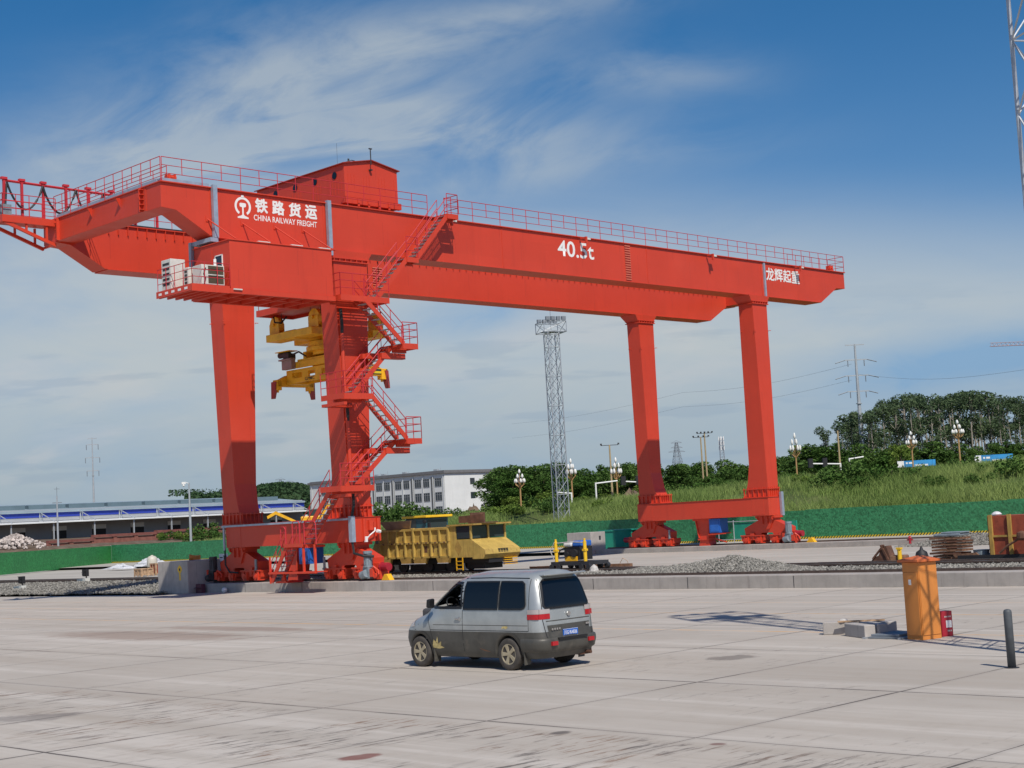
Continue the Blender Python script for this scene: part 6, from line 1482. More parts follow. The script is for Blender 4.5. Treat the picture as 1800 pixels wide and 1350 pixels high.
# rusty machine part, bucket, ball etc. on the right
Yr = lambda px_: Yat(px_, 985, 17.8)
rp = thing('rusty_machine_part', 'dark rusty angular machine part on timbers near the rail stack', 'scrap', W(18.5, Yat(1552, 975, 18.5), .42), HD); rp.scale = (.72, .72, .72)
m = MB(); m.prism([(-.75, 0), (.75, 0), (.5, .35), (.1, .5), (-.1, 1.0), (-.42, 1.05), (-.62, .5)], -.3, .3, 'x'); m.bar((-.32, -.6, .1), (-.32, -.1, 1.1), .12); m.bar((-.32, -.3, 1.1), (-.32, .5, .3), .1); m.build('casting', 'rust', rp); m = MB(); m.bx(-.5, .5, -1.0, .95, -.2, -.001); m.build('timber', 'wood', rp)
m = MB(); m.cyl((0, 0, .0), (0, 0, .62), .09, n=10); m.bx(-.1, .1, -.1, .1, .62, .7); o = m.build('yellow_cylinder', 'yellowb', None, W(17.5, Yr(1589), .42), HD); tag(o, 'slim bright yellow cylinder standing by the rails', 'cylinder')
m = MB(); m.bx(-.3, .3, -.35, .35, 0, .38); m.bx(-.2, .2, -.9, -.4, 0, .2); o = m.build('tool_bag', 'wood', None, W(17.8, Yr(1581), .42), HD + .3, bevel=.06); tag(o, 'brown tool bag beside the yellow cylinder', 'bag')
m = MB(); m.lathe((0, 0, 0), [(.18, 0), (.36, .12), (.42, .42), (.34, .62), (.12, .72), (.05, .86)], 16); o = m.build('black_drum_lamp', 'black', None, W(14.7, Yat(1621, 985, 14.7), .47), HD, smooth=True); o.scale = (.62, .62, .9); tag(o, 'round black drum behind the orange cabinet cap', 'drum')
ps = thing('pallet_stack', 'tall stack of rusty brown steel formwork panels under a grey sheet', 'panel stack', W(17.9, Yat(1673, 975, 17.9), .42), HD); ps.scale = (.8, .72, .8)
rr = random.Random(3)
for k in range(9):
    a, b = rr.uniform(-.06, .06), rr.uniform(-.1, .1); m = MB(); m.bx(-.55 + a, .55 + a, -.98 + b, -.01 + b, k * .15, k * .15 + .10); m.bx(-.55 + a, .55 + a, .01 + b, .92 + b, k * .15 + .02, k * .15 + .12); m.build('panel', 'rust' if k % 2 else 'wood', ps)
m = MB(); m.bx(-.5, .5, -.9, .75, 1.36, 1.5); m.bx(-.48, .48, -.95, .3, 1.5, 1.58); m.build('cover_sheet', 'motor', ps, bevel=.05)
bx_ = thing('formwork_box', 'long red brown steel box with vertical ribs beyond the panel stack', 'steel box', W(18.2, Yat(1738, 975, 17.2) - 4.0, .50), HD)
m = MB(); m.bx(-.9, .9, -4.0, 4.0, .25, 1.75); m.build('panel', 'formred', bx_); m = MB()
for k in range(9): y = 3.85 - k * .95 + (.15 if k % 2 else 0); m.bx(-1.0, -.901, y - .07, y + .07, .2, 1.8)
m.bx(-.96, -.901, -4, 4, .92, 1.0); m.build('rib', 'dumpdark', bx_)
m = MB(); m.bx(-1.1, 1.0, -4.2, 5.3, 0, .245); m.build('skid', 'black', bx_)
m = MB(); m.lathe((0, 0, 0), [(.24, 0), (.3, .06), (.2, .16), (.08, .2)], 9); o = m.build('plastic_bag', 'sheet', None, W(18.2, Yat(1755, 940, 18.2), 2.252), HD); o.scale = (.7, .7, .8); tag(o, 'white and green plastic bag on top of the red brown box', 'bag')
m = MB(); m.tube([(0, 0, 1.3), (0, .6, .9), (0, 1.0, .5)], .06, 6); m.lathe((0, -.1, 1.2), [(.1, 0), (.26, .1), (.22, .4), (.05, .5)], 10); o = m.build('hose_reel', 'rust', None, W(16.9, Yat(1770, 975, 16.9) - .6, .46), HD); o.scale = (.7, .9, .7); tag(o, 'rusty lever with a dark knob leaning on the red brown box', 'lever')
m = MB(); m.lathe((0, 0, 0), [(.26, 0), (.32, .5), (.35, .52)], 14); o = m.build('bucket', 'motor', None, W(17.7, Yat(1726, 980, 17.7), .42), HD); tag(o, 'grey bucket between the panel stack and the red brown box', 'bucket')
m = MB(); m.bx(-.3, .3, -.75, .75, 0, .25); m.hexa([(-.4, -.6, .25), (.4, -.6, .25), (.4, .5, .25), (-.4, .5, .25)], [(-.4, -.4, .42), (.4, -.4, .42), (.4, .6, .36), (-.4, .6, .36)]); o = m.build('timber_offcuts', 'wood', None, W(17.7, Yat(1708, 980, 17.7), .42), HD); tag(o, 'timber offcuts under a dark sheet left of the bucket', 'timber')
# wheel wedges
for (X, Y, z, lab) in ((10.4, -2.75, .51, 'small yellow wheel wedge on the near wall beside the crane'), (46.1, -3.4, .56, 'small yellow wheel wedge on the far wall beside the crane')):
    m = MB(); m.prism([(-.32, 0), (.32, 0), (.08, .3), (-.08, .3)], -.15, .15, 'x'); o = m.build('wheel_wedge', 'yellow', None, W(X, Y, z), HD); tag(o, lab, 'wheel wedge')
# hydrant by the far gravel
m = MB(); m.lathe((0, 0, 0), [(.14, 0), (.14, .1), (.1, .12), (.1, .5), (.15, .55), (.1, .68), (.03, .72)], 10); m.cyl((0, -.25, .42), (0, .25, .42), .06, n=8); o = m.build('fire_hydrant', 'extred', None, W(45.2, Yat(1600, 955, 45.2), .2), HD); o.scale = (.8, .8, .8); tag(o, 'small red hydrant by the far gravel pile', 'hydrant')
# green equipment behind the right legs
m = MB(); m.bx(-1.0, 1.0, -.8, .8, 0, 1.35); m.bx(-1.05, 1.05, -.9, .9, 1.35, 1.45); o = m.build('green_cabinet', 'green', None, W(49.5, Yat(1084, 960, 49.5), .45), HD); tag(o, 'bright green steel cabinet right of the pale buffer block', 'cabinet')
gb = thing('green_beam', 'long green steel beam with flanges lying behind the crane bogie', 'steel beam', W(51.0, Yat(1115, 955, 51.0), .45), HD); m = MB(); m.bx(-.35, .35, -2.6, 2.6, 1.35, 1.45); m.bx(-.05, .05, -2.6, 2.6, .35, 1.349); m.bx(-.35, .35, -2.6, 2.6, .25, .349); m.bx(-.4, .4, -2.3, -2.0, 0, .249); m.bx(-.4, .4, 2.0, 2.3, 0, .249); m.build('beam', 'green', gb)
gb2 = thing('green_screen', 'green steel panel with pale pipe railing behind the far guide pillar', 'panel', W(52.2, 4.4, .45), HD); m = MB(); m.bx(-.05, .05, -2.5, 3.0, .3, 1.5); m.build('panel', 'green', gb2); m = MB()
for y in (-.1 + 3.1, 4.4, 0): m.tube([(-.1, y, 0), (-.1, y, 1.7)], .04, 6)
m.tube([(-.1, 0, 1.6), (-.1, 4.4, 1.6)], .035, 6); m.tube([(-.1, 0, .3), (-.1, 4.4, .3)], .035, 6); m.build('pipe_frame', 'polegrey', gb2)
# ================================================================== buildings
def on(px, py, D): w = at(px, py, D); return W(*Cc(w)[:2], gz(w)), w.z
# long warehouse, front face along EX
wx = at(17, 900, 300); wb = 3.6
wh = thing('warehouse', 'long low warehouse with blue band, grey roof and loading canopy', 'warehouse', (wx.x, wx.y, wb), HD)
Lw, Bay = 76.0, 9.1; x0 = -40.0
m = MB(); m.bx(x0, Lw, 6.0, 46, -3, 6.6); m.build('wall', 'wallgrey', wh)
m = MB(); m.bx(x0, Lw, 5.6, 5.98, 4.05, 4.75); m.bx(x0, Lw, 5.4, 5.58, 4.3, 5.05); m.build('band', 'wallgrey', wh)  # white band built in wall grey, its shade put into the colour
m = MB(); m.bx(x0, Lw, 5.3, 5.39, 5.05, 5.95); m.build('blue_stripe', 'stripe', wh)
m = MB(); m.bx(x0, Lw, 4.9, 5.39, 5.96, 6.25); m.build('gutter', 'roofblue', wh)
m = MB(); m.hexa([(x0, -1.0, 3.75), (Lw, -1.0, 3.75), (Lw, 5.55, 4.0), (x0, 5.55, 4.0)], [(x0, -1.0, 3.95), (Lw, -1.0, 3.95), (Lw, 5.55, 4.2), (x0, 5.55, 4.2)]); m.build('canopy', 'wallwhite', wh)
m = MB(); m.hexa([(x0, 4.9, 6.26), (Lw, 4.9, 6.26), (Lw, 26, 8.2), (x0, 26, 8.2)], [(x0, 4.9, 6.36), (Lw, 4.9, 6.36), (Lw, 26, 8.3), (x0, 26, 8.3)]); rf = m.build('roof', 'roofblue', wh)
for k in range(-4, 8):
    a = k * Bay
    m = MB(); m.bx(a + .3, a + 8.6, 10.5 + .0, 12.2, 6.9, 7.75); m.build('roof_vent', 'roofvent', rf)
for k in range(-4, 9):
    a = k * Bay
    m = MB(); m.bx(a - .12, a + .12, -.5, -.2, -3, 3.74); m.bx(a - .12, a + .12, 5.2, 5.29, 3.9, 6.0); m.bx(a + .35, a + .55, 5.2, 5.29, 3.9, 6.0); m.bar((a + .2, 5.15, 5.9), (a + .2, -.6, 4.0), .15); m.build('canopy_post', 'polegrey', wh)
    m = MB(); m.bx(a + 3.0, a + 6.2, 5.95, 5.995, -3, 2.6); d = m.build('loading_door', 'black', wh); m = MB(); m.bx(a + 2.95, a + 6.25, 5.9, 5.94, 2.2, 3.1); m.build('roller_box', 'wallwhite', d)
# white three-storey office, corner nearest the yard
oc = at(783, 880, 400); obz = 4.6
of = thing('office_building', 'white three storey building with rows of dark windows and plain gable end', 'building', (oc.x, oc.y, obz), HD)
Lo, Wo, Ho = 58.0, 19.5, 11.4
m = MB(); m.bx(0, Wo, 0, Lo, -3, Ho - .02); m.build('wall', 'wallwhite', of)
m = MB(); m.bx(-.5, Wo + .5, -.5, Lo + .5, Ho, Ho + .55); m.bx(0, Wo, 0, Lo, Ho + .55, Ho + .8); m.build('roof', 'roofgrey', of)
def win(par, x_, ya, yb, za, zb):
    m = MB(); ya -= .15; yb += .15; m.bx(x_ - .05, x_ - .03, ya, yb, za, zb); w = m.build('window', 'glass', par)
    m = MB(); n = 3; t = .035
    for k in range(n + 1): y = ya + (yb - ya) * k / n; m.bx(x_ - .09, x_ - .051, y - t, y + t, za, zb)
    m.bx(x_ - .09, x_ - .052, ya, yb, zb - .1, zb); m.bx(x_ - .09, x_ - .052, ya, yb, za, za + .08); m.bx(x_ - .088, x_ - .053, ya, yb, za + (zb - za) * .7 - .04, za + (zb - za) * .7 + .04); m.build('frame', 'wallgrey', w)
bay = 8.1
for fl in range(3):
    z0 = Ho - 3.75 - fl * 3.75
    for k in range(7):
        y0 = 1.3 + k * bay
        for a in ((0,) if k == 0 else (-3.3, 0)):
            win(of, -.001, y0 + a, y0 + a + 2.3, z0 + .35, z0 + 2.65)
        if fl == 0:
            m = MB(); m.bx(-.16, -.001, y0 + 2.9, y0 + 3.9, -3, Ho - .8); m.build('pilaster', 'pil', of)
    for a, b in (() if fl == 2 else ((6.9, 8.3),)):
        m = MB(); m.bx(a + 2.3, a + 4.0, -.05, -.02, z0 + .6, z0 + 2.3); w = m.build('window', 'glass', of)
m = MB()
for k in range(15): y = .35 + k * 4.05; m.bx(-.20, -.161, y - .14, y + .18, -3, Ho - .3)
m.build('column_strip', 'wallwhite', of)
m = MB()
for y, h in ((8, 1.0), (21, .8), (30, 1.4), (33, 1.0), (46, .9)): m.tube([(6, y, Ho + .8), (6, y, Ho + .8 + h)], .08, 5); m.bx(5.6, 6.4, y + 1.0, y + 2.4, Ho + .8, Ho + 1.5)
m.build('roof_pipe', 'polegrey', of)
m = MB(); m.bx(19.52, 22.0, 2.0, 10, 0, 3.5); m.bx(19.52, 22.5, 1.5, 10.5, 3.5, 3.9); m.build('annex', 'wallwhite', of)
# red brick wall stepping along the left bank
bw = thing('brick_wall', 'red brick boundary wall with stepped coping in front of the warehouse', 'wall', (0, 0, 0), 0)
pa = at(84, 960, 200); pb = at(470, 920, 232); d = (pb - pa); d.z = 0; ang = math.atan2(d.y, d.x); ln = d.length; bw.location = (pa.x, pa.y, 2.0); bw.rotation_euler.z = ang
mm = MB(); mc = MB(); npan = 11
for k in range(npan):
    a, b = ln * k / npan, ln * (k + 1) / npan; zt = 1.2 + (.0 if k < 2 else .45 if k < 5 else .65 if k < 8 else .8)
    mm.bx(a, b - .01, -.12, .12, -2.5, zt); mm.bx(a - .3, a + .3, -.22, .22, -2.5, zt + .05); mc.bx(a - .05, b - .01, -.3, .3, zt + .06, zt + .42)
mm.build('masonry', 'brick', bw); mc.build('coping', 'coping', bw)
# rubble heap
p = at(28, 966, 190); rb = thing('rubble_heap', 'heap of broken white and pink rubble before the warehouse', 'rubble', (p.x, p.y, gz(p)), 0)
rr = np.random.default_rng(8); n = 900; q = np.stack([rr.normal(-1.2, 1.7, n), rr.normal(0, 1.6, n), np.zeros(n)], -1); q[:, 2] = np.maximum(0, 1.7 - .42 * np.hypot(q[:, 0], q[:, 1])) + rr.uniform(-.1, .2, n)
MAT['rub'] = M('rubble_mix', (.48, .42, .38), .9, 0, .4, .8); stones('broken_pieces', q, (.09, .30), 'rub', parent=rb)['kind'] = 'stuff'
heap('dirt_heap', 'brown heap of dirt in front of the white building', 'dirt heap', tuple(W(*Cc(at(832, 890, 372))[:2], gz(at(832, 890, 372)) - .6)), 4.0, 3.6, 3.2, 'soil', 9, .5)
heap('dirt_heap', 'grey brown heap of dirt beside the street lamps', 'dirt heap', tuple(W(*Cc(at(1112, 870, 240))[:2], at(1112, 882, 225).z - .5)), 4.0, 3.4, 2.2, 'soil', 10, .5)
# excavator arm on the bank
p = at(545, 905, 225); ex = thing('excavator', 'yellow excavator on the bank behind the crane sill', 'excavator', (p.x, p.y, gz(p) + .0), R(10))
m = MB(); m.bx(-1.4, 1.6, -1.3, 1.3, 1.0, 2.3); m.build('body', 'yellow', ex, bevel=.15); m = MB(); m.bx(-.2, 1.2, .1, 1.2, 2.3, 3.4); m.build('cab', 'cabglass', ex, bevel=.1)
m = MB(); m.prism([(1.0, 1.8), (2.6, 4.0), (4.2, 3.9), (4.1, 3.6), (2.8, 3.6), (1.4, 1.6)], -.25, .25, 'y'); m.prism([(-1.8, 1.6), (-5.0, 3.3), (-6.3, 2.6), (-6.2, 2.2), (-5.0, 2.8), (-1.8, 1.2)], -.25, .25, 'y'); m.build('boom', 'yellow', ex); m = MB(); m.bx(-1.8, 1.8, -1.5, -.9, 0, .9); m.bx(-1.8, 1.8, .9, 1.5, 0, .9); m.build('track', 'black', ex)

# ================================================================== poles, lamps, pylons
def pole_camera(p, h):
    t = thing('camera_pole', 'tall pale pole with a small white camera arm before the warehouse', 'camera pole', p, R(200)); m = MB(); m.lathe((0, 0, 0), [(.16, 0), (.15, h * .4), (.09, h)], 12); m.build('post', 'polegrey', t)
    m = MB(); m.tube([(0, 0, h - .1), (.5, 0, h + .1)], .05, 6); m.bx(.4, .9, -.12, .12, h - .15, h + .12); m.lathe((.65, 0, h - .45), [(.05, 0), (.14, .08), (.14, .22), (.1, .3)], 10); m.build('camera', 'white', t)
p = at(336, 958, 186); pole_camera((p.x, p.y, gz(p) - .3), at(326, 849, 186).z - gz(p) + .3)
p = at(102, 945, 196); t = thing('utility_pole', 'thin grey utility pole with small top fittings before the warehouse', 'pole', (p.x, p.y, gz(p) - .3), 0); h = at(101, 868, 196).z - gz(p)
m = MB(); m.lathe((0, 0, 0), [(.14, 0), (.09, h)], 10); m.build('post', 'polegrey', t); m = MB(); m.bx(-.6, .6, -.04, .04, h - .9, h - .8); m.tube([(0, 0, h), (0, 0, h + 1.2)], .03, 5); m.bx(-.35, .35, -.03, .03, h + .9, h + .95); m.build('crossarm', 'pylon', t)
# magnolia street lamps
def mag_lamp():
    t = thing('street_lamp', '', 'street lamp', (0, 0, 0), 0, 'magnolia street lamps along the road')
    m = MB(); m.lathe((0, 0, 0), [(.22, 0), (.22, .5), (.15, .6), (.13, 4.6), (.16, 4.8), (.12, 5.0)], 12); m.build('post', 'lampgold', t)
    arms = MB(); sh = []
    for k in range(6):
        a = 2 * math.pi * k / 6; c, s = math.cos(a), math.sin(a); arms.tube([(0, 0, 4.6), (c * .35, s * .35, 4.95), (c * .75, s * .75, 5.25), (c * .82, s * .82, 5.45)], .06, 6); sh.append((c * .82, s * .82, 5.45))
    for k in range(3):
        a = 2 * math.pi * (k + .5) / 3; c, s = math.cos(a), math.sin(a); arms.tube([(0, 0, 5.0), (c * .25, s * .25, 5.6), (c * .45, s * .45, 6.0), (c * .48, s * .48, 6.15)], .05, 6); sh.append((c * .48, s * .48, 6.15))
    arms.tube([(0, 0, 5.0), (0, 0, 6.85)], .05, 6); sh.append((0, 0, 6.85)); arms.build('arm', 'lampgold', t)
    for q in sh:
        m = MB(); m.lathe(q, [(.08, 0), (.20, .15), (.22, .32), (.15, .52), (.05, .68)], 10); m.build('lamp_shade', 'lampwhite', t, smooth=True)
    return t
LM = mag_lamp(); first = True
for px_, py_, D, topy, lab in ((916, 888, 258, 825, 'white bud shaded street lamp right of the white building'), (1007, 882, 262, 806, 'white bud shaded street lamp just right of the lattice mast'), (1086, 876, 258, 804, 'white bud shaded street lamp beside the white traffic gantry'),
                          (1401, 832, 262, 761, 'white bud shaded street lamp just right of the near right crane leg'), (1605, 818, 262, 758, 'white bud shaded street lamp above the blue hoarding'), (1688, 812, 240, 738, 'white bud shaded street lamp, tallest, below the eucalyptus grove')):
    a = at(px_, py_, D); tp = at(px_ - 4, topy, D); g_ = min(gz(a), a.z); s = (tp.z - g_) / 7.5
    o = LM if first else dup(LM); first = False; o.location = (a.x, a.y, g_); o.rotation_euler.z = px_; o.scale = (.92 * s / max(s, 1) if s < 1 else 1.0, 1.0, s); o['label'] = lab
# monopole pylons
def monopole(p, h, lab, arms, r=.55, rz=0.0, tens=True):
    t = thing('power_pole', lab, 'power pole', p, rz, 'steel monopole power poles'); m = MB(); m.lathe((0, 0, 0), [(r, 0), (r * .8, h * .3), (r * .62, h * .55), (r * .3, h)], 12)
    for z in (h * .3, h * .62): m.lathe((0, 0, z), [(r * .95, 0), (r * .95, .15)], 12)
    m.build('post', 'polegrey', t)
    m = MB()
    for k, (f, w) in enumerate(arms):
        z = h * f; m.bx(-w, w, -.08, .08, z - .1, z + .1)
        if k:
            for s in (-1, 1):
                q = .75 if tens else .97; mi = MB(); mi.tube([(s * w * q, 0, z - .1), (s * w * q, 0, z - (1.3 if tens else 1.7))], .09 if tens else .11, 6); mi.build('insulator', 'pylon', t)
                if tens: mi = MB(); mi.tube([(s * w, 0, z), (s * w * 1.9, 0, z - .55)], .10, 6); mi.build('insulator', 'pylon', t)
    m.build('crossarm', 'polegrey', t); return t
p = at(1519, 828, 300); monopole((p.x, p.y, gz(p)), at(1499, 605, 300).z - gz(p), 'tall grey steel power pole with three pairs of insulators before the grove', ((.995, 1.9), (.90, 2.2), (.80, 2.3), (.70, 2.1)), .62, R(4))
p = at(165, 880, 480); monopole((p.x, p.y, 4), at(162, 769, 480).z - 4, 'distant grey steel power pole rising behind the warehouse roof', ((.99, 1.4), (.93, 1.9), (.80, 2.3), (.67, 1.9)), .42, R(3), False)
def pylon(p, h, lab, w=5.0, mat='pylon'):
    t = thing('lattice_pylon', lab, 'pylon', p, R(15), 'far lattice pylons'); lattice(h, w, 9, .10, t, .9, 'pylon_frame', mat, .06); m = MB()
    for f, a in ((.62, 4.6), (.78, 3.2), (.97, 3.0)): m.bar((-a, 0, h * f), (a, 0, h * f), .25); m.bar((-a, 0, h * f), (0, 0, h * f + 1.2), .12); m.bar((a, 0, h * f), (0, 0, h * f + 1.2), .12)
    m.build('crossarm', mat, t); return t
for px_, by, ty, D, lab in ((1191, 812, 777, 800, 'faint far lattice pylon right of the back right crane leg'), (494, 872, 842, 900, 'taller far lattice pylon on the wooded hill'), (509, 872, 846, 950, 'smaller far lattice pylon beside it on the wooded hill')):
    p = at(px_, by, D); pylon((p.x, p.y, p.z - 3), at(px_, ty, D).z - p.z + 3, lab)
p = at(1270, 808, 500); t = thing('telecom_mast', 'slim telecom mast with white antennas above the trees', 'telecom mast', (p.x, p.y, p.z - 2), 0); h = at(1268, 770, 500).z - p.z + 2
lattice(h, 1.5, 8, .07, t, 1.0); m = MB()
for z in (h, h - 1.6, h - 3.2):
    for k in range(4): a = k * 1.57 + z; m.bx(.8 * math.cos(a) - .12, .8 * math.cos(a) + .12, .8 * math.sin(a) - .12, .8 * math.sin(a) + .12, z - .8, z + .5)
m.build('antenna', 'white', t)
def flood_pole(px_, by, ty, D, lab, n=5):
    p = at(px_, by, D); g_ = min(p.z, gz(p)); t = thing('flood_pole', lab, 'light pole', (p.x, p.y, g_), 0, 'buff light poles beyond the bank'); h = at(px_ - (by - ty) * .05, ty, D).z - g_
    m = MB(); m.lathe((0, 0, 0), [(.22, 0), (.13, h)], 10); m.build('post', 'polyellow', t)
    if n:
        m = MB(); m.bx(-1.5, 1.5, -.06, .06, h - .1, h); 
        for k in range(n): m.bx(-1.6 + 3.0 * k / (n - 1) - .0, -1.3 + 3.0 * k / (n - 1), -.25, .1, h, h + .28)
        m.build('floodlight', 'dark', t)
flood_pole(1236, 838, 768, 300, 'buff light pole with four floodlights, shorter of the pair', 4); flood_pole(1243, 838, 761, 305, 'buff light pole with five floodlights, taller of the pair', 5); flood_pole(1077, 878, 782, 262, 'slender buff pole with one floodlight beside the traffic gantry', 2); flood_pole(1477, 822, 757, 262, 'plain buff wooden pole in front of the small eucalyptus', 0)
# traffic signals on white gantries
def gantry(pxa, pya, D, h, w, lab, left=True, head=0):
    p = at(pxa, pya, D); g_ = p.z - .2; t = thing('traffic_gantry', lab, 'traffic gantry', (p.x, p.y, g_), R(14)); s = 1 if left else -1
    m = MB(); m.tube([(0, 0, 0), (0, 0, h)], .13, 8); m.tube([(0, 0, h - .15), (s * w, 0, h + .1)], .11, 8); m.build('arm', 'white', t)
    for k in range(head):
        m = MB(); m.bx(s * w - .35 - s * k * 2.4, s * w + .35 - s * k * 2.4, -.2, .2, h - .5, h + .9); m.build('signal_head', 'black', t)
gantry(1049, 884, 232, 3.3, 3.5, 'white cantilever traffic gantry left of the back right crane leg'); gantry(1126, 880, 236, 3.2, 2.6, 'white signal arm with two black traffic lights beside the crane leg', False, 2)
gantry(1006, 893, 235, 2.6, 2.2, 'small white height bar behind the lattice mast', False); gantry(1478, 824, 235, 1.1, 5.0, 'low white signal arm with two black traffic lights in the grass', False, 2); gantry(1494, 820, 235, 1.5, 2.4, 'short white goal shaped bar beside the tall power pole')
# hoardings
def hoarding(pxa, pxb, py_, ty, D, lab, mat, border=True):
    a = at(pxa, py_, D); b = at(pxb, py_ - (pxb - pxa) * .055, D); d = b - a; d.z = 0; h = (py_ - ty) * D / CAM_F; t = thing('hoarding', lab, 'billboard', (a.x, a.y, a.z - .0), math.atan2(d.y, d.x)); ln = d.length
    m = MB(); m.bx(0, ln, 0, .12, 0, h); pn = m.build('panel', mat, t); m = MB(); m.bx(0, ln * .17, -.03, -.001, .02, h - .02); m.bx(ln * .45, ln * .80, -.03, -.001, .1, h * .35); m.bx(ln * .30, ln * .40, -.03, -.001, h * .5, h * .75); m.bx(ln * .22, ln * .27, -.03, -.001, h * .5, h * .75); m.build('print_area', 'white', pn)
    m = MB()
    for k in range(4): m.bx(ln * (k + .5) / 4 - .08, ln * (k + .5) / 4 + .08, .13, .3, -3, h)
    m.build('post', 'polegrey', t)
hoarding(1714, 1781, 814, 801, 262, 'blue and white printed hoarding at the foot of the grove', 'boardblue'); hoarding(1578, 1645, 822, 811, 262, 'low blue hoarding behind the grass under a street lamp', 'boardblue')
# tower crane jib far right
p = at(1741, 609, 700); j = thing('tower_crane', 'far pale tower crane jib above the grove', 'tower crane', (p.x, p.y, 0), R(8)); m = MB(); z = p.z; Lj = 46
for k in range(22):
    a, b = k * 2.1, (k + 1) * 2.1; m.tube([(a, 0, z + 1.6), (b, 0, z + 1.6)], .12, 4); m.tube([(a, -.7, z), (b, -.7, z)], .1, 4); m.tube([(a, .7, z), (b, .7, z)], .1, 4)
    m.tube([(a, -.7, z), (a + 1.05, 0, z + 1.6), (b, -.7, z)], .07, 4); m.tube([(a, .7, z), (a + 1.05, 0, z + 1.6), (b, .7, z)], .07, 4)
m.build('jib', MAT.setdefault('jibm', M('jib_pale_red', (.45, .30, .28), .6)), j); m = MB(); m.bx(Lj - .8, Lj + .8, -.8, .8, 5, z + 2); m.build('tower', 'jibm', j)
# overhead wires
for pts, lab in (([(1497, 640, 300), (1200, 690, 390), (900, 745, 520)], 'thin overhead power wire running left from the tall power pole'), ([(1509, 658, 300), (1800, 650, 230)], 'thin overhead power wire running right from the tall power pole'), ([(1497, 668, 300), (1200, 715, 390), (900, 770, 520)], 'second overhead power wire running left below the first')):
    P = [at(*q) for q in pts]; m = MB(); full = []
    for a, b in zip(P[:-1], P[1:]):
        for k in range(8): q = a.lerp(b, k / 8); q.z -= 1.2 * math.sin(math.pi * k / 8); full.append(q)
    full.append(P[-1]); m.tube(full, .02, 4); o = m.build('power_wire', 'pylon', None); tag(o, lab, 'wire')

# ================================================================== vegetation
def cards(pts, size, rng, up=.3, name='crown', mat='leaf_mid', parent=None, aspect=1.0):
    n = len(pts); nrm = rng.normal(0, 1, (n, 3)); nrm[:, 2] = np.abs(nrm[:, 2]) + up; nrm /= np.linalg.norm(nrm, axis=1, keepdims=True)
    a = np.cross(nrm, rng.normal(0, 1, (n, 3))); a /= np.linalg.norm(a, axis=1, keepdims=True); b = np.cross(nrm, a); s = rng.uniform(size[0], size[1], (n, 1)); t = s * rng.uniform(.5, 1.0, (n, 1)) * aspect
    V = np.stack([pts - a * s, pts - b * t * .7 + a * s * .1, pts + a * s, pts + b * t], 1).reshape(-1, 3); F = (np.arange(n)[:, None] * 4 + np.arange(4)[None]).tolist()
    me = bpy.data.meshes.new(name); me.from_pydata(V.tolist(), [], F); me.update(); me.materials.append(MAT[mat]); o = bpy.data.objects.new(name, me); COL.objects.link(o); o.parent = parent; return o
def clumps(rng, centres, radii, per):
    out = []
    for c, r in zip(centres, radii):
        n = int(per * r * r); d = rng.normal(0, 1, (n, 3)); d /= np.linalg.norm(d, axis=1, keepdims=True); out.append(np.asarray(c) + d * (r * rng.uniform(.55, 1.05, (n, 1))) * np.array([1, 1, .72]))
    return np.concatenate(out)
def eucalyptus(seed, h=14.0):
    rng = np.random.default_rng(seed); t = thing('eucalyptus_tree', 'slender eucalyptus with pale bare trunk in the tall grove', 'tree', (0, 0, 0), 0, 'eucalyptus grove'); m = MB(); bend = rng.uniform(-.4, .4, 2)
    tr_ = [(bend[0] * (k / 6) ** 2, bend[1] * (k / 6) ** 2, h * .97 * k / 6) for k in range(7)]; m.tube(tr_, [.17 - .022 * k for k in range(7)], 6); C = []; Rr = []
    for k in range(11):
        f = rng.uniform(.48, .98) if k > 2 else .93 + .03 * k; a = rng.uniform(0, 6.28); rr_ = (1.0 - f) * 2.6 + .5; rr_ = rng.uniform(.3, 1) * min(1.9, rr_ + .3); c = (tr_[-1][0] * f + rr_ * math.cos(a), tr_[-1][1] * f + rr_ * math.sin(a), h * f); C.append(c); Rr.append(rng.uniform(.5, 1.05))
        m.tube([(tr_[-1][0] * f, tr_[-1][1] * f, h * (f - .10)), c], [.05, .02], 4)
    m.build('trunk', 'barkpale', t); cards(clumps(rng, C, Rr, 150), (.09, .20), rng, .4, 'crown', 'leaf_euc', t); return t
def broadleaf(seed, h=7.0, mat='leaf_dark', name='broadleaf_tree', lab='', grp=None, spread=.36):
    rng = np.random.default_rng(seed); t = thing(name, lab, 'tree', (0, 0, 0), 0, grp); m = MB(); m.tube([(0, 0, 0), (.1, 0, h * .25), (0, .1, h * .55)], [.18, .14, .08], 6); C = []; Rr = []
    for k in range(17):
        f = rng.uniform(.18, .97); a = rng.uniform(0, 6.28); w = spread * h * math.sin(math.pi * min(1, (f * .78 + .16))) ; rr_ = w * math.sqrt(rng.uniform(.05, 1)); c = (rr_ * math.cos(a), rr_ * math.sin(a), h * f * .95); C.append(c); Rr.append(h * rng.uniform(.08, .17)); 
        if k % 3 == 0: m.tube([(0, .05, h * .35), c], [.07, .02], 4)
    m.build('trunk', 'bark', t); cards(clumps(rng, C, Rr, 320 * (7 / h) ** .6), (.08 * (h / 7) ** .5, .20 * (h / 7) ** .5), rng, .45, 'crown', mat, t); return t
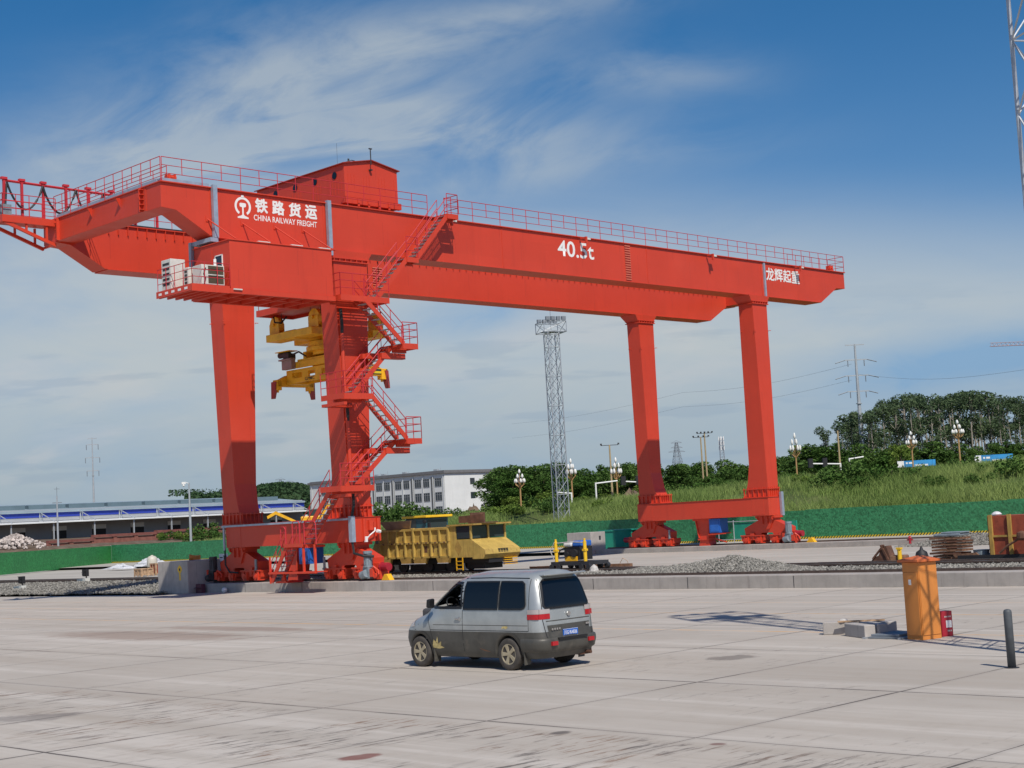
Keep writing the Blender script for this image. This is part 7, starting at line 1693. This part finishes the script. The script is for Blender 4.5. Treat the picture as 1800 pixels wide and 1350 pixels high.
def tuft_shrub(seed, r=1.2, mat='leaf_mid', lab='', grp=None):
    rng = np.random.default_rng(seed); t = thing('shrub', lab, 'shrub', (0, 0, 0), 0, grp); C = [(rng.normal(0, r * .5), rng.normal(0, r * .5), rng.uniform(.2, 1) * r * .8) for _ in range(8)]; cards(clumps(rng, C, [r * rng.uniform(.3, .55) for _ in range(8)], 420), (.05, .13), rng, .4, 'leaves', mat, t); m = MB()
    for c in C[:4]: m.tube([(0, 0, -.2), c], [.05, .015], 4)
    m.build('stems', 'bark', t); return t
EU = [eucalyptus(s) for s in (21, 22, 23, 24, 25)]; used = [0] * 5
rv = random.Random(17); prof = [(1440, 752), (1455, 748), (1475, 738), (1490, 726), (1515, 724), (1540, 713), (1560, 706), (1580, 697), (1600, 696), (1622, 697), (1640, 702), (1660, 700), (1682, 691), (1700, 687), (1720, 689), (1745, 694), (1770, 701), (1800, 697), (1830, 695)]
PX = [a for a, _ in prof]; PY = [b for _, b in prof]
def put(protos, used, px_, topy, D, h0, rs=1.0, lab=None, zb=None):
    k = rv.randrange(len(protos)); o = protos[k] if not used[k] else dup(protos[k]); used[k] = 1; tp = at(px_, topy, D); g_ = gz(tp) if zb is None else zb; s = max(.25, (tp.z - g_) / h0); o.location = (tp.x, tp.y, g_ - .1); o.rotation_euler.z = rv.uniform(0, 6.28); o.scale = (s * rs, s * rs, s)
    if lab: o['label'] = lab
    return o
for i in range(64):
    px_ = 1478 + (1842 - 1478) * (i + rv.uniform(0, .9)) / 64; row = i % 3; D = 300 + 18 * row + rv.uniform(-6, 6); ty = float(np.interp(px_, PX, PY)) + (rv.uniform(-2, 4) if row else rv.uniform(3, 14)); put(EU, used, px_, ty, D, 14.0, rv.uniform(.95, 1.25))
for px_, ty in ((1446, 752), (1452, 760), (1470, 744)):
    put(EU, used, px_, ty, 285, 14.0, 1.1, 'small eucalyptus standing apart from the grove behind the buff pole')
BLG = 'dark wood behind the bank'; BL = [broadleaf(s, 7.0, m_, 'broadleaf_tree', 'dense dark green tree in the wood behind the bank', BLG) for s, m_ in ((31, 'leaf_dark'), (32, 'leaf_dark'), (33, 'leaf_mid'), (34, 'leaf_dark'), (35, 'leaf_mid'))]; ub = [0] * 5
pr = [(868, 820), (890, 814), (920, 812), (940, 816), (960, 812), (985, 816), (1010, 818), (1040, 815), (1060, 812), (1085, 811), (1110, 808), (1140, 806), (1160, 801), (1180, 803), (1200, 812), (1225, 813), (1250, 808), (1275, 807), (1300, 811), (1330, 815), (1350, 806), (1375, 802), (1400, 798), (1420, 795), (1445, 792), (1470, 790), (1500, 790)]
PX2 = [a for a, _ in pr]; PY2 = [b for _, b in pr]
for i in range(62):
    row = i % 3; px_ = 866 + (1500 - 866) * ((i // 3) + rv.uniform(0, 1)) / 21; D = 292 + 26 * row + rv.uniform(-8, 8); ty = float(np.interp(px_, PX2, PY2)) + (rv.uniform(6, 30) if row == 0 else rv.uniform(-3, 8)); put(BL, ub, px_, ty, D, 7.0, rv.uniform(1.0, 1.5))
for i in range(26):                                                     # undergrowth at the foot of the grove
    px_ = 1425 + 420 * (i + rv.uniform(0, 1)) / 26; put(BL, ub, px_, rv.uniform(778, 800) - (px_ - 1425) * .02, 282 + rv.uniform(-5, 9), 7.0, rv.uniform(1.2, 1.8))
LG = [broadleaf(s, 4.0, 'leaf_light', 'broadleaf_tree', 'young light green tree standing out against the dark wood', 'light green young trees', .42) for s in (41, 42)]; ul = [0] * 2
for px_, ty, D in ((962, 858, 268), (975, 852, 270), (1118, 862, 262), (1130, 850, 265), (905, 866, 290), (1065, 860, 268), (1022, 866, 262)): put(LG, ul, px_, ty, D, 4.0, 1.5)
o = put(LG, ul, 1580, 770, 268, 4.0, .75, 'yellow green young tree left of a street lamp by the grove'); o = put(BL, ub, 1470, 775, 266, 7.0, 1.3, 'bright round tree behind the plain buff pole'); put(BL, ub, 1795, 796, 262, 7.0, 1.6, 'dark round bush beside the blue and white hoarding')
# far wooded hill, left of centre
def far_wood():
    rng = np.random.default_rng(5); hill = []; D = 880
    for i in range(15000):
        px_ = rng.uniform(325, 640); top = float(np.interp(px_, [325, 345, 360, 400, 440, 460, 490, 520, 545, 562, 600, 640], [868, 864, 868, 862, 858, 851, 847, 848, 853, 866, 872, 875])); py_ = top + abs(rng.normal(0, 10)) + rng.uniform(0, 3); w = at(px_, py_, D + rng.uniform(-40, 40) + (py_ - top) * -3); hill.append((w.x, w.y, w.z))
    for i in range(420):
        px_ = rng.choice([rng.uniform(296, 330), rng.uniform(335, 400)]); w = at(px_, 870 + rng.uniform(-3, 8) - px_ * .02, 1000 + rng.uniform(-60, 60)); hill.append((w.x, w.y, w.z))
    o = cards(np.array(hill), (.5, 1.2), rng, .4, 'far_wood', 'leaf_far'); tag(o, 'far hazy green wooded hill on the skyline behind the warehouse', 'wood', kind='stuff')
    m = MB(); P = [(300, 905), (330, 880), (440, 870), (490, 858), (530, 860), (570, 878), (700, 900)]; 
    a = [at(x_, y_, 900) for x_, y_ in P]; n = len(a); vs = []
    for q in a: vs += [(q.x, q.y - 60, 0), (q.x, q.y, max(q.z, .5)), (q.x, q.y + 120, 0)]
    fs = []
    for i in range(n - 1): fs += [(3 * i, 3 * i + 1, 3 * i + 4, 3 * i + 3), (3 * i + 1, 3 * i + 2, 3 * i + 5, 3 * i + 4)]
    m.add(vs, fs); tag(m.build('hill', 'leaf_far'), kind='structure')
far_wood()
# grass of the bank: one object of blades
def grass():
    rng = np.random.default_rng(9); N = 460000
    t = np.concatenate([rng.uniform(1.2, 38, int(N * .75)), rng.uniform(30, 110, N - int(N * .75))]); Y = rng.uniform(-34, 101, N) ; X = 57.6 + t
    den = np.sin(X * .31 + 1.3 * np.sin(Y * .17)) + np.sin(Y * .23 + 1.1 * np.sin(X * .21)) + rng.normal(0, .5, N); keep = (den > -.75) & ~((t < 4.5) & (den < .6)); X, Y, t, den = X[keep], Y[keep], t[keep], den[keep]; n = len(X)
    Z = hgt(X, Y); h = np.clip(rng.normal(.62, .2, n) + .30 * np.clip(den, -1, 1.5) + .5 * (rng.uniform(0, 1, n) > .985), .18, 1.9) * np.where(t > 40, .8, 1.0); left = np.clip((Y - 55) / 30, 0, 1); h *= (1 - .35 * left)
    a = rng.uniform(0, 6.28, n); w = rng.uniform(.013, .034, n) * np.where(t > 40, 1.5, 1.0); lean = rng.uniform(.1, .75, n) * h; la = rng.uniform(0, 6.28, n)
    ca, sa = np.cos(a) * w, np.sin(a) * w; lx, ly = np.cos(la) * lean, np.sin(la) * lean; P = lambda k, f, hh: np.stack([X + lx * f + k * ca, Y + ly * f + k * sa, Z + h * hh], -1)
    V = np.stack([P(-1, 0, -.05), P(1, 0, -.05), P(.75, .3, .55), P(-.75, .3, .55), P(0, 1, .98)], 1).reshape(-1, 3); b = np.arange(n)[:, None] * 5
    me = bpy.data.meshes.new('grass'); q = (b + np.array([[0, 1, 2, 3]])); tr3 = (b + np.array([[3, 2, 4]])); loops = np.concatenate([q, tr3], 1).ravel(); nv, nl_, np_ = len(V), len(loops), 2 * n
    me.vertices.add(nv); me.vertices.foreach_set('co', V.ravel()); me.loops.add(nl_); me.loops.foreach_set('vertex_index', loops.astype(np.int32)); me.polygons.add(np_); st = (np.arange(n)[:, None] * 7 + np.array([[0, 4]])).ravel(); me.polygons.foreach_set('loop_start', st.astype(np.int32)); me.update(calc_edges=True); me.validate()
    me.materials.append(MAT['grassm']); o = bpy.data.objects.new('grass', me); COL.objects.link(o); o.location = YO; o.rotation_euler.z = HD; tag(o, 'tall rough grass covering the bank behind the green fence', 'grass', kind='stuff')
grass()
SHG = 'low shrubs on the bank'; SHB = [tuft_shrub(51, 1.3, 'leaf_mid', 'leafy green shrub growing on the bank above the fence', SHG), tuft_shrub(52, 1.2, 'leaf_dark', 'leafy green shrub growing on the bank above the fence', SHG), tuft_shrub(53, 1.1, 'leaf_light', 'leafy green shrub growing on the bank above the fence', SHG)]; us = [0] * 3
def shrub(px_, D, k, s):
    o = SHB[k] if not us[k] else dup(SHB[k]); us[k] = 1; w = at(px_, 900, D); o.location = (w.x, w.y, gz(w) - .1); o.scale = (s, s, s * rv.uniform(.8, 1.1)); o.rotation_euler.z = rv.uniform(0, 6)
for px_, D, k, s in ((1470, 142, 1, 1.9), (1495, 140, 1, 2.0), (1520, 139, 0, 2.0), (1545, 136, 1, 1.6), (1570, 134, 0, 1.7), (1510, 133, 0, 1.3), (960, 160, 1, 1.5), (975, 158, 1, 1.2), (660, 196, 1, 2.0), (690, 193, 1, 2.2), (720, 190, 1, 2.2), (745, 188, 0, 1.8), (870, 166, 2, 1.3), (890, 164, 2, 1.4), (905, 162, 2, 1.2), (790, 178, 0, 1.2),
                    (352, 206, 1, 1.6), (345, 200, 0, 1.3), (380, 203, 1, 1.7), (392, 200, 0, 1.6), (300, 206, 0, 1.2), (325, 204, 2, 1.2), (280, 210, 2, 1.0), (470, 205, 0, 1.5), (490, 204, 1, 1.4), (520, 202, 0, 1.5), (550, 200, 1, 1.2), (1420, 150, 2, 1.1), (1375, 168, 1, 1.4), (1400, 190, 0, 1.3), (1445, 175, 1, 1.5), (1580, 160, 0, 1.3), (1600, 140, 1, 1.2), (1660, 150, 0, 1.2), (1690, 138, 1, 1.3), (1740, 132, 0, 1.1), (1790, 128, 1, 1.4), (1180, 175, 1, 1.4), (1200, 200, 0, 1.6), (1230, 185, 1, 1.6), (1260, 170, 0, 1.4), (1285, 190, 1, 1.3), (1215, 160, 2, 1.0), (1060, 150, 2, 1.0), (1090, 165, 0, 1.1), (1030, 170, 0, 1.2), (930, 175, 1, 1.3), (850, 185, 1, 1.4), (820, 190, 0, 1.3), (760, 182, 2, 1.1), (1640, 128, 0, 1.0), (1720, 126, 1, 1.0), (1770, 150, 1, 1.4)): shrub(px_, D, k, s)
